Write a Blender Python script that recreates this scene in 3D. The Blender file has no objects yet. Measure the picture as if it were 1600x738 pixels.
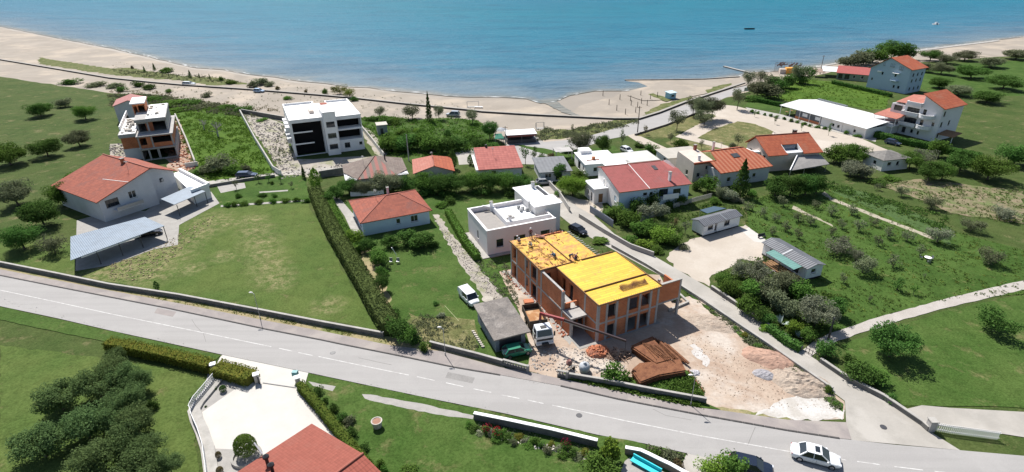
import bpy, math, random
from math import radians as R, sin, cos, pi
from mathutils import Vector, Matrix, noise
from mathutils.geometry import tessellate_polygon
random.seed(7)
S = bpy.context.scene
COL = S.collection
# ---------------- camera ----------------
F, PITCH, H, CX, CY = 880.0, R(26.5), 47.0, 828.0, 369.0
cam = bpy.data.objects.new('camera', bpy.data.cameras.new('camera')); COL.objects.link(cam)
cam.location = (0, 0, H); cam.rotation_euler = (R(90) - PITCH, 0, 0)
cam.data.sensor_width = 36; cam.data.lens = F / 1600 * 36; cam.data.shift_x = -28 / 1600
cam.data.clip_start = 0.5; cam.data.clip_end = 20000
S.camera = cam
# ---------------- light ----------------
SUN_EL, SUN_AZ = R(53), R(119)         # azimuth as a math angle, x right, y away
w = bpy.data.worlds.new('World'); S.world = w; w.use_nodes = True
nt = w.node_tree; bg = nt.nodes['Background']
sky = nt.nodes.new('ShaderNodeTexSky'); sky.sky_type = 'NISHITA'; sky.sun_disc = False
sky.sun_elevation = SUN_EL; sky.sun_rotation = R(90) - SUN_AZ; sky.air_density = 1.0; sky.dust_density = 1.0
nt.links.new(sky.outputs[0], bg.inputs[0]); bg.inputs[1].default_value = 0.08
sun = bpy.data.objects.new('sun', bpy.data.lights.new('sun', 'SUN')); COL.objects.link(sun)
sun.data.energy = 5.0; sun.data.angle = R(0.5); sun.data.color = (1.0, .965, .91)
d = -Vector((cos(SUN_EL) * cos(SUN_AZ), cos(SUN_EL) * sin(SUN_AZ), sin(SUN_EL)))
sun.rotation_euler = d.to_track_quat('-Z', 'Y').to_euler()
S.view_settings.view_transform = 'Standard'; S.view_settings.look = 'None'; S.view_settings.gamma = 1
S.view_settings.use_curve_mapping = False
S.view_settings.exposure = 0.6

# ---------------- helpers ----------------
def P(x, y, z=0.0):
    """photo pixel (1600 wide) -> world point at height z"""
    u = (x - CX) / F; v = (CY - y) / F
    dz = -sin(PITCH) + v * cos(PITCH); dy = cos(PITCH) + v * sin(PITCH)
    t = (z - H) / dz
    return Vector((u * t, dy * t, z))
def depth(p): return (p.y * cos(PITCH) + (H - p.z) * sin(PITCH))

class MB:
    def __init__(s): s.v = []; s.f = []; s.uv = []; s.mi = []; s.cur = 0
    def face(s, pts):
        pts = [Vector(p) for p in pts]
        n = (pts[1] - pts[0]).cross(pts[2] - pts[1])
        if n.length < 1e-9 and len(pts) > 3: n = (pts[2] - pts[1]).cross(pts[3] - pts[2])
        n = n.normalized() if n.length > 1e-9 else Vector((0, 0, 1))
        u = Vector((0, 0, 1)).cross(n)
        u = Vector((1, 0, 0)) if u.length < .02 else u.normalized()
        w_ = n.cross(u)
        b = len(s.v); s.v += [tuple(p) for p in pts]; s.f.append(list(range(b, b + len(pts))))
        s.uv += [(p.dot(u), p.dot(w_)) for p in pts]; s.mi.append(s.cur)
    def box(s, x0, x1, y0, y1, z0, z1):
        a = [(x0, y0, z0), (x1, y0, z0), (x1, y1, z0), (x0, y1, z0), (x0, y0, z1), (x1, y0, z1), (x1, y1, z1), (x0, y1, z1)]
        for f in ((3, 2, 1, 0), (4, 5, 6, 7), (0, 1, 5, 4), (1, 2, 6, 5), (2, 3, 7, 6), (3, 0, 4, 7)): s.face([a[i] for i in f])
        return s
    def hexa(s, a):
        for f in ((3, 2, 1, 0), (4, 5, 6, 7), (0, 1, 5, 4), (1, 2, 6, 5), (2, 3, 7, 6), (3, 0, 4, 7)): s.face([a[i] for i in f])
        return s
    def prism(s, poly, z0, z1):
        n = len(poly)
        ar = sum(poly[i][0] * poly[(i + 1) % n][1] - poly[(i + 1) % n][0] * poly[i][1] for i in range(n))
        if ar < 0: poly = poly[::-1]
        s.face([(p[0], p[1], z1) for p in poly]); s.face([(p[0], p[1], z0) for p in poly[::-1]])
        for i in range(n):
            p, q = poly[i], poly[(i + 1) % n]
            s.face([(p[0], p[1], z0), (q[0], q[1], z0), (q[0], q[1], z1), (p[0], p[1], z1)])
        return s
    def slab(s, pts, t=.15):
        """planar polygon seen from above (ccw), extruded down by t"""
        pts = [Vector(p) for p in pts]; lo = [p - Vector((0, 0, t)) for p in pts]
        s.face(pts); s.face(lo[::-1]); n = len(pts)
        for i in range(n): s.face([lo[i], lo[(i + 1) % n], pts[(i + 1) % n], pts[i]])
        return s
    def bar(s, p, q, w=.1, h=None):
        p = Vector(p); q = Vector(q); d = (q - p).normalized(); h = h or w
        u = Vector((0, 0, 1)).cross(d); u = Vector((1, 0, 0)) if u.length < .01 else u.normalized()
        v = d.cross(u) * (h / 2); u = u * (w / 2)
        return s.hexa([p - u - v, p + u - v, p + u + v, p - u + v, q - u - v, q + u - v, q + u + v, q - u + v]) if 0 else s._b(p, q, u, v)
    def _b(s, p, q, u, v):
        a = [p - u - v, p + u - v, p + u + v, p - u + v, q - u - v, q + u - v, q + u + v, q - u + v]
        for f in ((0, 1, 2, 3), (7, 6, 5, 4), (4, 5, 1, 0), (5, 6, 2, 1), (6, 7, 3, 2), (7, 4, 0, 3)): s.face([a[i] for i in f])
        return s
    def tube(s, p, q, r0, r1=None, n=8):
        r1 = r0 if r1 is None else r1
        p = Vector(p); q = Vector(q); d = (q - p).normalized()
        u = Vector((0, 0, 1)).cross(d); u = Vector((1, 0, 0)) if u.length < .01 else u.normalized()
        v = d.cross(u)
        A = [p + (u * cos(2 * pi * i / n) + v * sin(2 * pi * i / n)) * r0 for i in range(n)]
        B = [q + (u * cos(2 * pi * i / n) + v * sin(2 * pi * i / n)) * r1 for i in range(n)]
        for i in range(n): j = (i + 1) % n; s.face([A[i], A[j], B[j], B[i]])
        s.face(A[::-1]); s.face(B); return s
    def lathe(s, prof, n=16, c=(0, 0, 0)):
        c = Vector(c)
        for (r0, z0), (r1, z1) in zip(prof, prof[1:]):
            for i in range(n):
                a, b = 2 * pi * i / n, 2 * pi * (i + 1) / n
                q = [c + Vector((r0 * cos(a), r0 * sin(a), z0)), c + Vector((r0 * cos(b), r0 * sin(b), z0)), c + Vector((r1 * cos(b), r1 * sin(b), z1)), c + Vector((r1 * cos(a), r1 * sin(a), z1))]
                if r0 < 1e-4: q = [q[0], q[2], q[3]]
                elif r1 < 1e-4: q = q[:3]
                s.face(q)
        return s
    def mesh(s, name, mats, smooth=False):
        me = bpy.data.meshes.new(name); me.from_pydata(s.v, [], s.f)
        uvl = me.uv_layers.new(name='UVMap'); uvl.data.foreach_set('uv', [c for p in s.uv for c in p])
        for m in (mats if isinstance(mats, (list, tuple)) else [mats]): me.materials.append(m)
        if isinstance(mats, (list, tuple)) and len(mats) > 1: me.polygons.foreach_set('material_index', s.mi)
        if smooth:
            import bmesh
            bm = bmesh.new(); bm.from_mesh(me); bmesh.ops.remove_doubles(bm, verts=bm.verts, dist=1e-4)
            bm.to_mesh(me); bm.free(); me.polygons.foreach_set('use_smooth', [True] * len(me.polygons))
        me.update(); return me
    def build(s, name, mats, parent=None, smooth=False, **k):
        o = bpy.data.objects.new(name, s.mesh(name, mats, smooth)); COL.objects.link(o)
        if parent: o.parent = parent
        for a, b in k.items(): o[a] = b
        return o

def thing(name, label, cat, loc, ang=0, group=None):
    o = bpy.data.objects.new(name, None); COL.objects.link(o); o.empty_display_size = .3
    o.location = (loc[0], loc[1], loc[2] if len(loc) > 2 else 0); o.rotation_euler = (0, 0, R(ang))
    o['label'] = label; o['category'] = cat
    if group: o['group'] = group
    return o
def tag(o, label, cat, group=None, kind=None):
    o['label'] = label; o['category'] = cat
    if group: o['group'] = group
    if kind: o['kind'] = kind
    return o
def copy_tree(o, parent=None):
    c = o.copy(); COL.objects.link(c)
    if parent: c.parent = parent
    for ch in list(o.children):
        copy_tree(ch, c)
    return c

# ---------------- materials ----------------
def newmat(name):
    m = bpy.data.materials.new(name); m.use_nodes = True
    n = m.node_tree.nodes; return m, n, m.node_tree.links, n['Principled BSDF']
def rgb(c): return (c[0], c[1], c[2], 1)
def mix(n, l, a, b, fac, mode='MIX'):
    x = n.new('ShaderNodeMix'); x.data_type = 'RGBA'; x.blend_type = mode; x.clamp_factor = True
    for i, s_ in ((6, a), (7, b)):
        if isinstance(s_, tuple): x.inputs[i].default_value = rgb(s_)
        else: l.new(s_, x.inputs[i])
    if isinstance(fac, (int, float)): x.inputs[0].default_value = fac
    else: l.new(fac, x.inputs[0])
    return x.outputs[2]
def noisetex(n, l, scale, detail=4, rough=.6, coord='Object', dist=0, scl=None):
    tc = n.new('ShaderNodeTexCoord'); t = n.new('ShaderNodeTexNoise')
    t.inputs['Scale'].default_value = scale; t.inputs['Detail'].default_value = detail
    t.inputs['Roughness'].default_value = rough; t.inputs['Distortion'].default_value = dist
    if scl:
        mp = n.new('ShaderNodeMapping'); mp.inputs['Scale'].default_value = scl; l.new(tc.outputs[coord], mp.inputs[0]); l.new(mp.outputs[0], t.inputs[0])
    else: l.new(tc.outputs[coord], t.inputs[0])
    return t.outputs[0]
def ramp(n, l, src, a, b):
    r = n.new('ShaderNodeMapRange'); r.inputs[1].default_value = a; r.inputs[2].default_value = b; l.new(src, r.inputs[0]); return r.outputs[0]
def bump(n, l, bs, src, strength, dist=.1):
    b = n.new('ShaderNodeBump'); b.inputs[0].default_value = strength; b.inputs[1].default_value = dist
    l.new(src, b.inputs['Height']); l.new(b.outputs[0], bs.inputs['Normal'])
def M(name, c, rough=.85, c2=None, scale=1.0, lo=.35, hi=.65, fine=8.0, finev=.25, bmp=.3, c3=None, scale3=.15, metal=0, bd=.05, spec=.3, coord='Object'):
    """mottled surface: two or three tones mixed by noise plus fine grain"""
    m, n, l, bs = newmat(name); c2 = c2 or tuple(x * .8 for x in c)
    col = mix(n, l, c, c2, ramp(n, l, noisetex(n, l, scale, 5, coord=coord), lo, hi))
    if c3: col = mix(n, l, col, c3, ramp(n, l, noisetex(n, l, scale3, 6, .65, coord=coord, dist=.2), .5, .62))
    fn = noisetex(n, l, fine, 3, .7, coord=coord)
    g = ramp(n, l, fn, .3, .7)
    col = mix(n, l, col, (1 - finev,) * 3, g, 'MULTIPLY') if finev else col
    l.new(col, bs.inputs['Base Color']); bs.inputs['Roughness'].default_value = rough; bs.inputs['Metallic'].default_value = metal
    bs.inputs['Specular IOR Level'].default_value = spec
    if bmp: bump(n, l, bs, fn, bmp, bd)
    return m
def plain(name, c, rough=.5, metal=0, spec=.5, coat=0):
    m, n, l, bs = newmat(name)
    v = noisetex(n, l, 2.5, 3); col = mix(n, l, c, tuple(x * .88 for x in c), ramp(n, l, v, .35, .65))
    l.new(col, bs.inputs['Base Color']); bs.inputs['Roughness'].default_value = rough
    bs.inputs['Metallic'].default_value = metal; bs.inputs['Specular IOR Level'].default_value = spec; bs.inputs['Coat Weight'].default_value = coat
    return m
def tiles(name, c, c2, tw=.3, tl=.38, dark=.45, patch=None, bs_=1.0, rough=.8, stripes=None):
    """roof tiles: pans across (u) and courses up the slope (v), from the face's own UVs in metres"""
    m, n, l, bs = newmat(name)
    uv = n.new('ShaderNodeUVMap'); sp = n.new('ShaderNodeSeparateXYZ'); l.new(uv.outputs[0], sp.inputs[0])
    def saw(o, per):
        a = n.new('ShaderNodeMath'); a.operation = 'DIVIDE'; l.new(o, a.inputs[0]); a.inputs[1].default_value = per
        b = n.new('ShaderNodeMath'); b.operation = 'FRACT'; l.new(a.outputs[0], b.inputs[0])
        fl = n.new('ShaderNodeMath'); fl.operation = 'FLOOR'; l.new(a.outputs[0], fl.inputs[0]); return b.outputs[0], fl.outputs[0]
    u, uf = saw(sp.outputs[0], tw); v, vf = saw(sp.outputs[1], tl)
    cb = n.new('ShaderNodeCombineXYZ'); l.new(uf, cb.inputs[0]); l.new(vf, cb.inputs[1])
    wn = n.new('ShaderNodeTexWhiteNoise'); wn.noise_dimensions = '2D'; l.new(cb.outputs[0], wn.inputs[0])
    col = mix(n, l, c, c2, wn.outputs[0])
    big = noisetex(n, l, .35, 5, .65)
    if patch: col = mix(n, l, col, patch, ramp(n, l, big, .52, .66))
    if stripes:
        s1, _ = saw(sp.outputs[0], stripes[0]); cr = ramp(n, l, s1, .42, .5); cr2 = ramp(n, l, s1, .98, .9)
        mu = n.new('ShaderNodeMath'); mu.operation = 'MULTIPLY'; l.new(cr, mu.inputs[0]); l.new(cr2, mu.inputs[1])
        ad = n.new('ShaderNodeMath'); ad.operation = 'MULTIPLY'; l.new(mu.outputs[0], ad.inputs[0]); ad.inputs[1].default_value = .75
        col = mix(n, l, col, stripes[1], ad.outputs[0])
    dk = ramp(n, l, v, .18, 0.0)
    mu = n.new('ShaderNodeMath'); mu.operation = 'MULTIPLY'; l.new(dk, mu.inputs[0]); mu.inputs[1].default_value = dark
    col = mix(n, l, col, tuple(x * .45 for x in c), mu.outputs[0])
    wv = n.new('ShaderNodeMath'); wv.operation = 'PINGPONG'; l.new(sp.outputs[0], wv.inputs[0]); wv.inputs[1].default_value = tw / 2
    h1 = ramp(n, l, wv.outputs[0], 0, tw / 2)
    h = n.new('ShaderNodeMath'); h.operation = 'ADD'; l.new(h1, h.inputs[0]); l.new(ramp(n, l, v, 0, 1.4), h.inputs[1])
    l.new(col, bs.inputs['Base Color']); bs.inputs['Roughness'].default_value = rough; bs.inputs['Specular IOR Level'].default_value = .25
    bump(n, l, bs, h.outputs[0], .6 * bs_, .05)
    return m
def ribbed(name, c, c2, per=.25, rough=.5, strength=.8, metal=0, dist=.04):
    m, n, l, bs = newmat(name)
    uv = n.new('ShaderNodeUVMap'); sp = n.new('ShaderNodeSeparateXYZ'); l.new(uv.outputs[0], sp.inputs[0])
    wv = n.new('ShaderNodeMath'); wv.operation = 'PINGPONG'; l.new(sp.outputs[0], wv.inputs[0]); wv.inputs[1].default_value = per / 2
    h = ramp(n, l, wv.outputs[0], 0, per / 2)
    col = mix(n, l, c, c2, h); col = mix(n, l, col, (.75, .75, .75), ramp(n, l, noisetex(n, l, .8, 5), .4, .7), 'MULTIPLY')
    l.new(col, bs.inputs['Base Color']); bs.inputs['Roughness'].default_value = rough; bs.inputs['Metallic'].default_value = metal
    bump(n, l, bs, h, strength, dist); return m
def blockwork(name, c, c2, mortar, bw=.38, bh=.2):
    m, n, l, bs = newmat(name)
    uv = n.new('ShaderNodeUVMap'); br = n.new('ShaderNodeTexBrick'); l.new(uv.outputs[0], br.inputs[0])
    br.inputs['Scale'].default_value = 1; br.inputs['Brick Width'].default_value = bw; br.inputs['Row Height'].default_value = bh
    br.inputs['Mortar Size'].default_value = .014; br.inputs['Color1'].default_value = rgb(c); br.inputs['Color2'].default_value = rgb(c2)
    br.inputs['Mortar'].default_value = rgb(mortar)
    col = mix(n, l, br.outputs[0], (.8, .76, .74), ramp(n, l, noisetex(n, l, .7, 5), .4, .68), 'MULTIPLY')
    l.new(col, bs.inputs['Base Color']); bs.inputs['Roughness'].default_value = .9; bump(n, l, bs, br.outputs['Fac'], -.4, .03); return m
def leafmat(name, c, c2, var=.25, trans=.3):
    m, n, l, bs = newmat(name)
    oi = n.new('ShaderNodeObjectInfo')
    col = mix(n, l, c, c2, ramp(n, l, noisetex(n, l, 1.4, 4, .7), .35, .65))
    col = mix(n, l, col, tuple(x * .6 for x in c), ramp(n, l, noisetex(n, l, 9, 2, .7), .45, .75))
    hs = n.new('ShaderNodeHueSaturation'); l.new(col, hs.inputs['Color'])
    a = n.new('ShaderNodeMapRange'); l.new(oi.outputs['Random'], a.inputs[0]); a.inputs[3].default_value = 1 - var; a.inputs[4].default_value = 1 + var; l.new(a.outputs[0], hs.inputs['Value'])
    b = n.new('ShaderNodeMapRange'); l.new(oi.outputs['Random'], b.inputs[0]); b.inputs[3].default_value = .485; b.inputs[4].default_value = .515; l.new(b.outputs[0], hs.inputs['Hue'])
    tr = n.new('ShaderNodeBsdfTranslucent'); df = n.new('ShaderNodeBsdfDiffuse'); mx = n.new('ShaderNodeMixShader')
    l.new(hs.outputs[0], tr.inputs[0]); l.new(hs.outputs[0], df.inputs[0]); mx.inputs[0].default_value = trans
    l.new(df.outputs[0], mx.inputs[1]); l.new(tr.outputs[0], mx.inputs[2]); l.new(mx.outputs[0], n['Material Output'].inputs[0])
    return m
LAWNSPOTS = [tuple(P(x, y)[:2]) + (r,) for x, y, r in ((393, 345, 2.2), (400, 360, 2.4), (407, 378, 2.6), (413, 396, 2.4), (420, 415, 2.4), (428, 432, 2.4), (436, 442, 1.8), (512, 478, 1.8), (360, 350, 1.6), (330, 345, 3.0), (322, 360, 2.4), (300, 372, 2.2), (262, 400, 3.4), (250, 415, 3.2), (235, 430, 3), (205, 415, 4.5), (185, 428, 4), (215, 402, 3.5), (245, 392, 3), (160, 425, 4), (275, 388, 3), (350, 400, 1.6), (300, 420, 1.6))]
def grass(name, c, c2, dry, dryamt=.6, s=.12, fine=3.5, spots=()):
    """turf: broad tone patches, dry patches and blade-scale mottling"""
    m, n, l, bs = newmat(name)
    col = mix(n, l, c, c2, ramp(n, l, noisetex(n, l, s, 5, .6), .38, .62))
    col = mix(n, l, col, dry, ramp(n, l, noisetex(n, l, s * 2.3, 6, .72, dist=.2), dryamt, dryamt + .16))
    if spots:
        tc = n.new('ShaderNodeTexCoord'); acc = None
        for x, y, r in spots:
            vd = n.new('ShaderNodeVectorMath'); vd.operation = 'DISTANCE'; l.new(tc.outputs['Object'], vd.inputs[0]); vd.inputs[1].default_value = (x, y, 0)
            f = ramp(n, l, vd.outputs['Value'], r * 1.9, r * .1)
            if acc is None: acc = f
            else:
                mx = n.new('ShaderNodeMath'); mx.operation = 'MAXIMUM'; l.new(acc, mx.inputs[0]); l.new(f, mx.inputs[1]); acc = mx.outputs[0]
        mm = n.new('ShaderNodeMath'); mm.operation = 'MULTIPLY'; l.new(acc, mm.inputs[0]); l.new(ramp(n, l, noisetex(n, l, .8, 7, .82), .44, .62), mm.inputs[1])
        col = mix(n, l, col, (.33, .275, .155), mm.outputs[0])
    col = mix(n, l, col, (.55, .58, .5), ramp(n, l, noisetex(n, l, fine, 4, .75), .4, .68), 'MULTIPLY')
    col = mix(n, l, col, (.7, .72, .66), ramp(n, l, noisetex(n, l, .55, 5, .7), .45, .7), 'MULTIPLY')
    l.new(col, bs.inputs['Base Color']); bs.inputs['Roughness'].default_value = .95; bs.inputs['Specular IOR Level'].default_value = .1
    bump(n, l, bs, noisetex(n, l, fine * 1.3, 4, .75), .7, .12); return m

def asphalt(name, c, ang):
    m, n, l, bs = newmat(name); tc = n.new('ShaderNodeTexCoord'); mp = n.new('ShaderNodeMapping'); mp.inputs['Rotation'].default_value = (0, 0, -ang); mp.inputs['Scale'].default_value = (.03, .9, 1)
    l.new(tc.outputs['Object'], mp.inputs[0]); st = n.new('ShaderNodeTexNoise'); st.inputs['Scale'].default_value = 1; st.inputs['Detail'].default_value = 5; l.new(mp.outputs[0], st.inputs[0])
    col = mix(n, l, c, tuple(x * .92 for x in c), ramp(n, l, st.outputs[0], .4, .62))
    col = mix(n, l, col, tuple(x * 1.04 for x in c), ramp(n, l, noisetex(n, l, .12, 6, .7), .5, .66))
    col = mix(n, l, col, tuple(x * .92 for x in c), ramp(n, l, noisetex(n, l, .35, 6, .75), .58, .7))
    fn = noisetex(n, l, 12, 3, .7); col = mix(n, l, col, (.88, .88, .88), ramp(n, l, fn, .4, .7), 'MULTIPLY')
    l.new(col, bs.inputs['Base Color']); bs.inputs['Roughness'].default_value = .88; bs.inputs['Specular IOR Level'].default_value = .3; bump(n, l, bs, fn, .2, .03); return m
m_asph = asphalt('asphalt', (.315, .302, .29), math.atan2((P(1236, 707) - P(172, 491)).y, (P(1236, 707) - P(172, 491)).x))
m_side = M('old_asphalt', (.285, .25, .235), .9, (.24, .215, .205), .5, .35, .65, 10, .12, .2, c3=(.32, .285, .26), scale3=.2)
m_lane = M('lane_asphalt', (.36, .335, .30), .9, (.31, .29, .26), .4, .35, .65, 10, .1, .2, c3=(.39, .365, .33), scale3=.15)
m_conc = M('concrete', (.34, .325, .30), .85, (.28, .265, .245), .8, .35, .65, 9, .15, .2)
m_cwall = M('concrete_wall', (.20, .19, .175), .9, (.13, .125, .12), 1.0, .35, .65, 9, .2, .3)  # stained concrete, colour darkened further for the shade on near wall faces
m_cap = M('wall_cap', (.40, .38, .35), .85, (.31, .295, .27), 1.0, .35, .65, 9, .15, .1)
m_white_pave = M('white_paving', (.50, .475, .435), .8, (.46, .435, .40), .5, .35, .65, 8, .05, .05)
m_pave = M('grey_gravel', (.36, .34, .315), .9, (.30, .285, .265), 1.2, .35, .65, 12, .2, .3)
m_sand = M('sand', (.31, .27, .225), .95, (.26, .225, .185), .07, .35, .65, 1.6, .1, .3, c3=(.38, .32, .255), scale3=.05)
m_wet = M('wet_sand', (.21, .18, .145), .6, (.25, .215, .175), .05, .35, .65, 1.6, .08, .1)
m_dirt = M('construction_dirt', (.43, .34, .265), .95, (.36, .265, .20), .22, .4, .6, 2.2, .22, .5, c3=(.49, .43, .37), scale3=.1)
m_gravel = M('gravel', (.40, .36, .31), .95, (.31, .28, .24), .35, .35, .65, 3.0, .3, .6, c3=(.24, .24, .14), scale3=.3)
m_track = M('dirt_track', (.40, .35, .28), .95, (.30, .28, .19), .3, .35, .65, 3.0, .25, .5)
m_dry = M('dry_grass', (.36, .29, .165), .95, (.27, .235, .12), .35, .38, .62, 3.0, .35, .5, c3=(.17, .19, .06), scale3=.2)
m_soil = M('soil', (.23, .185, .115), .95, (.12, .13, .05), .5, .42, .6, 3.0, .3, .6, c3=(.14, .17, .06), scale3=.25)
m_park = M('sandy_lot', (.43, .375, .315), .95, (.38, .33, .275), .1, .35, .65, 3.0, .1, .25, c3=(.47, .42, .36), scale3=.05)
m_base = grass('rough_ground', (.055, .088, .022), (.08, .105, .032), (.21, .18, .095), .56)
m_lawn = grass('lawn_grass', (.08, .125, .03), (.105, .142, .038), (.22, .195, .095), .60, spots=LAWNSPOTS)
m_lawn2 = grass('lush_grass', (.052, .102, .020), (.078, .126, .030), (.19, .18, .08), .56)
m_field = grass('field_grass', (.06, .12, .013), (.09, .155, .022), (.15, .18, .05), .60, .09, 2.0)
m_orch = grass('orchard_grass', (.048, .095, .018), (.072, .125, .027), (.21, .19, .08), .59, .16, 3.0)
m_parkgrass = grass('park_grass', (.17, .16, .07), (.12, .135, .05), (.28, .24, .13), .5, .2, 2.5)
m_verge = grass('beach_grass', (.14, .15, .06), (.10, .125, .04), (.30, .25, .15), .52, .25, 2.5)
m_crop = M('crop_rows', (.05, .10, .022), .95, (.07, .125, .03), .8, .35, .65, 5, .45, .8)
m_white = M('white_render', (.82, .81, .80), .85, (.74, .73, .72), .6, .4, .65, 5, .05, .05)
m_offw = M('off_white_render', (.78, .755, .73), .85, (.72, .695, .67), .5, .35, .65, 6, .06, .1)
m_pink = M('pinkish_render', (.78, .72, .70), .85, (.74, .68, .66), .5, .35, .65, 6, .05, .05)
m_bluew = M('pale_blue_render', (.58, .69, .78), .85, (.54, .65, .74), .5, .35, .65, 6, .06, .1)
m_greyw = M('grey_render', (.60, .60, .61), .85, (.54, .54, .55), .5, .35, .65, 6, .1, .1)
m_beige = M('beige_render', (.62, .53, .46), .85, (.55, .47, .41), .5, .35, .65, 6, .12, .1)
m_beton = M('raw_concrete', (.44, .42, .40), .9, (.34, .325, .31), .7, .35, .65, 5, .2, .2)
m_brick = blockwork('clay_block', (.56, .175, .06), (.46, .13, .045), (.44, .28, .19))
m_yell = None
m_glass = plain('dark_glass', (.02, .025, .03), .08, 0, .7)
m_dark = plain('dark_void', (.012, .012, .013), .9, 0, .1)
m_frame_w = plain('white_frame', (.78, .78, .78), .5)
m_frame_d = plain('dark_frame', (.05, .05, .055), .5)
m_metal = plain('grey_steel', (.35, .36, .37), .45, .6)
m_black = plain('black_plastic', (.02, .02, .022), .5)
m_rubber = plain('tyre_rubber', (.025, .025, .026), .9, 0, .2)
m_wood = M('timber', (.30, .17, .08), .8, (.22, .12, .06), 2, .35, .65, 10, .25, .2)
m_trunk = M('bark', (.14, .11, .085), .95, (.09, .07, .055), 4, .35, .65, 12, .35, .6)
m_paint = M('road_paint', (.60, .59, .57), .8, (.42, .40, .385), 1.5, .42, .62, 9, .2, .1)
m_stone = M('pale_stone', (.55, .51, .45), .9, (.44, .40, .35), 2, .35, .65, 8, .2, .4)
# ---------------- ground ----------------
ZL = [0.0]
PATCHES = {}; BB = []
def jitter(pts, amp, step, seed):
    if not amp: return pts
    rn = random.Random(seed); out = []
    for i in range(len(pts)):
        a, b = pts[i], pts[(i + 1) % len(pts)]
        L = (b - a).length; n = min(60, max(1, int(L / step))); nrm = Vector((-(b - a).y, (b - a).x, 0)) / max(L, 1e-6)
        for k in range(n):
            t = k / n; q = a.lerp(b, t); out.append(q + nrm * (rn.uniform(-amp, amp) if k else 0) + (Vector((rn.uniform(-amp, amp), rn.uniform(-amp, amp), 0)) * .5))
    return out
def patch(name, px, mat, amp=0, step=2.0, world=False, z=None, kind='structure', key=None):
    pts = [Vector((p[0], p[1], 0)) for p in px] if world else [P(*p) for p in px]
    for p in pts: p.z = 0
    if key: PATCHES[key] = [tuple(p[:2]) for p in pts]
    pts = jitter(pts, amp, step, len(name) + len(px) + len(BB))
    bb = (min(p.x for p in pts) - 1, max(p.x for p in pts) + 1, min(p.y for p in pts) - 1, max(p.y for p in pts) + 1)
    auto = z is None
    if z is None:
        z = .004 + max([q[4] for q in BB if q[0] < bb[1] and bb[0] < q[1] and q[2] < bb[3] and bb[2] < q[3]] + [0])
    if auto: BB.append((*bb, z))
    pts = [Vector((p.x, p.y, z)) for p in pts]
    tr = tessellate_polygon([pts]); me = bpy.data.meshes.new(name)
    fs = []
    for t in tr:
        a, b, c = (pts[i] for i in t)
        fs.append(t if (b - a).cross(c - a).z > 0 else t[::-1])
    me.from_pydata([tuple(p) for p in pts], [], fs); me.materials.append(mat)
    o = bpy.data.objects.new(name, me); COL.objects.link(o); o['kind'] = kind
    return o
def inside(pt, poly):
    x, y = pt; c = False; n = len(poly)
    for i in range(n):
        (x0, y0), (x1, y1) = poly[i], poly[(i + 1) % n]
        if (y0 > y) != (y1 > y) and x < (x1 - x0) * (y - y0) / (y1 - y0) + x0: c = not c
    return c
def strip(name, px, width, mat, z=None, closed=False, world=False, side=0):
    pts = [Vector(p).to_3d() if world else P(*p) for p in px]
    L, Rr = offs(pts, width, side)
    return patch(name, [tuple(p[:2]) for p in L] + [tuple(p[:2]) for p in Rr[::-1]], mat, world=True, z=z)
def offs(pts, width, side=0):
    a, b = [], []
    for i, p in enumerate(pts):
        d = Vector((0, 0, 0))
        if i: d += (p - pts[i - 1]).normalized()
        if i < len(pts) - 1: d += (pts[i + 1] - p).normalized()
        d.z = 0; d.normalize(); n = Vector((-d.y, d.x, 0))
        a.append(p + n * (width * (.5 + side / 2))); b.append(p - n * (width * (.5 - side / 2)))
    return a, b
patch('ground', [(-1500, -60), (1500, -60), (1500, 1500), (-1500, 1500)], m_base, world=True, z=0)
shore = [(-300, -8), (-150, 18), (0, 42), (90, 60), (172, 76), (226, 88), (267, 98), (307, 107), (348, 110), (389, 117), (429, 121.5), (468, 128), (508, 131), (541, 137), (576, 138), (617, 144), (657, 147), (700, 151), (732, 153), (781, 152.5), (822, 155), (844, 162), (866, 160), (890, 150), (930, 143.5), (971, 143), (998, 141), (1020, 140), (1040, 134),
         (1101, 130), (1155, 123), (1166, 114), (1200, 113), (1240, 110), (1271, 105.5), (1314, 98), (1370, 89), (1428, 80), (1482, 73), (1600, 58), (1750, 42), (1950, 22)]
patch('beach', [(-300, -20), (1950, 10), (1950, 60), (1480, 95), (1400, 100), (1300, 112), (1240, 125), (1180, 140), (1100, 165), (1020, 185), (960, 202), (880, 222), (850, 228), (800, 232), (770, 214), (745, 196), (700, 190), (640, 196), (560, 200), (545, 193), (440, 190), (380, 178), (345, 168), (300, 160), (245, 148), (172, 146), (0, 120), (-200, 90)], m_sand, .6, 4, key='beach')
L_, R_ = offs([P(*p) for p in shore[:21]], 5)
patch('wet_sand', [tuple(p[:2]) for p in L_] + [tuple(p[:2]) for p in R_[::-1]], m_wet, .5, 4, world=True)
patch('wet_sand', [(866, 158), (880, 153), (900, 147), (940, 141), (975, 141), (960, 152), (930, 158), (905, 166), (893, 176), (880, 172)], m_wet, .5, 3)
patch('beach', [(976, 125), (1040, 124.5), (1101, 123.5), (1155, 119.5), (1172, 126), (1165, 134), (1060, 156), (1005, 158), (980, 150), (985, 142), (998, 139), (1012, 136), (998, 130), (978, 127.5)], m_sand, .25, 2, z=.2)
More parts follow.
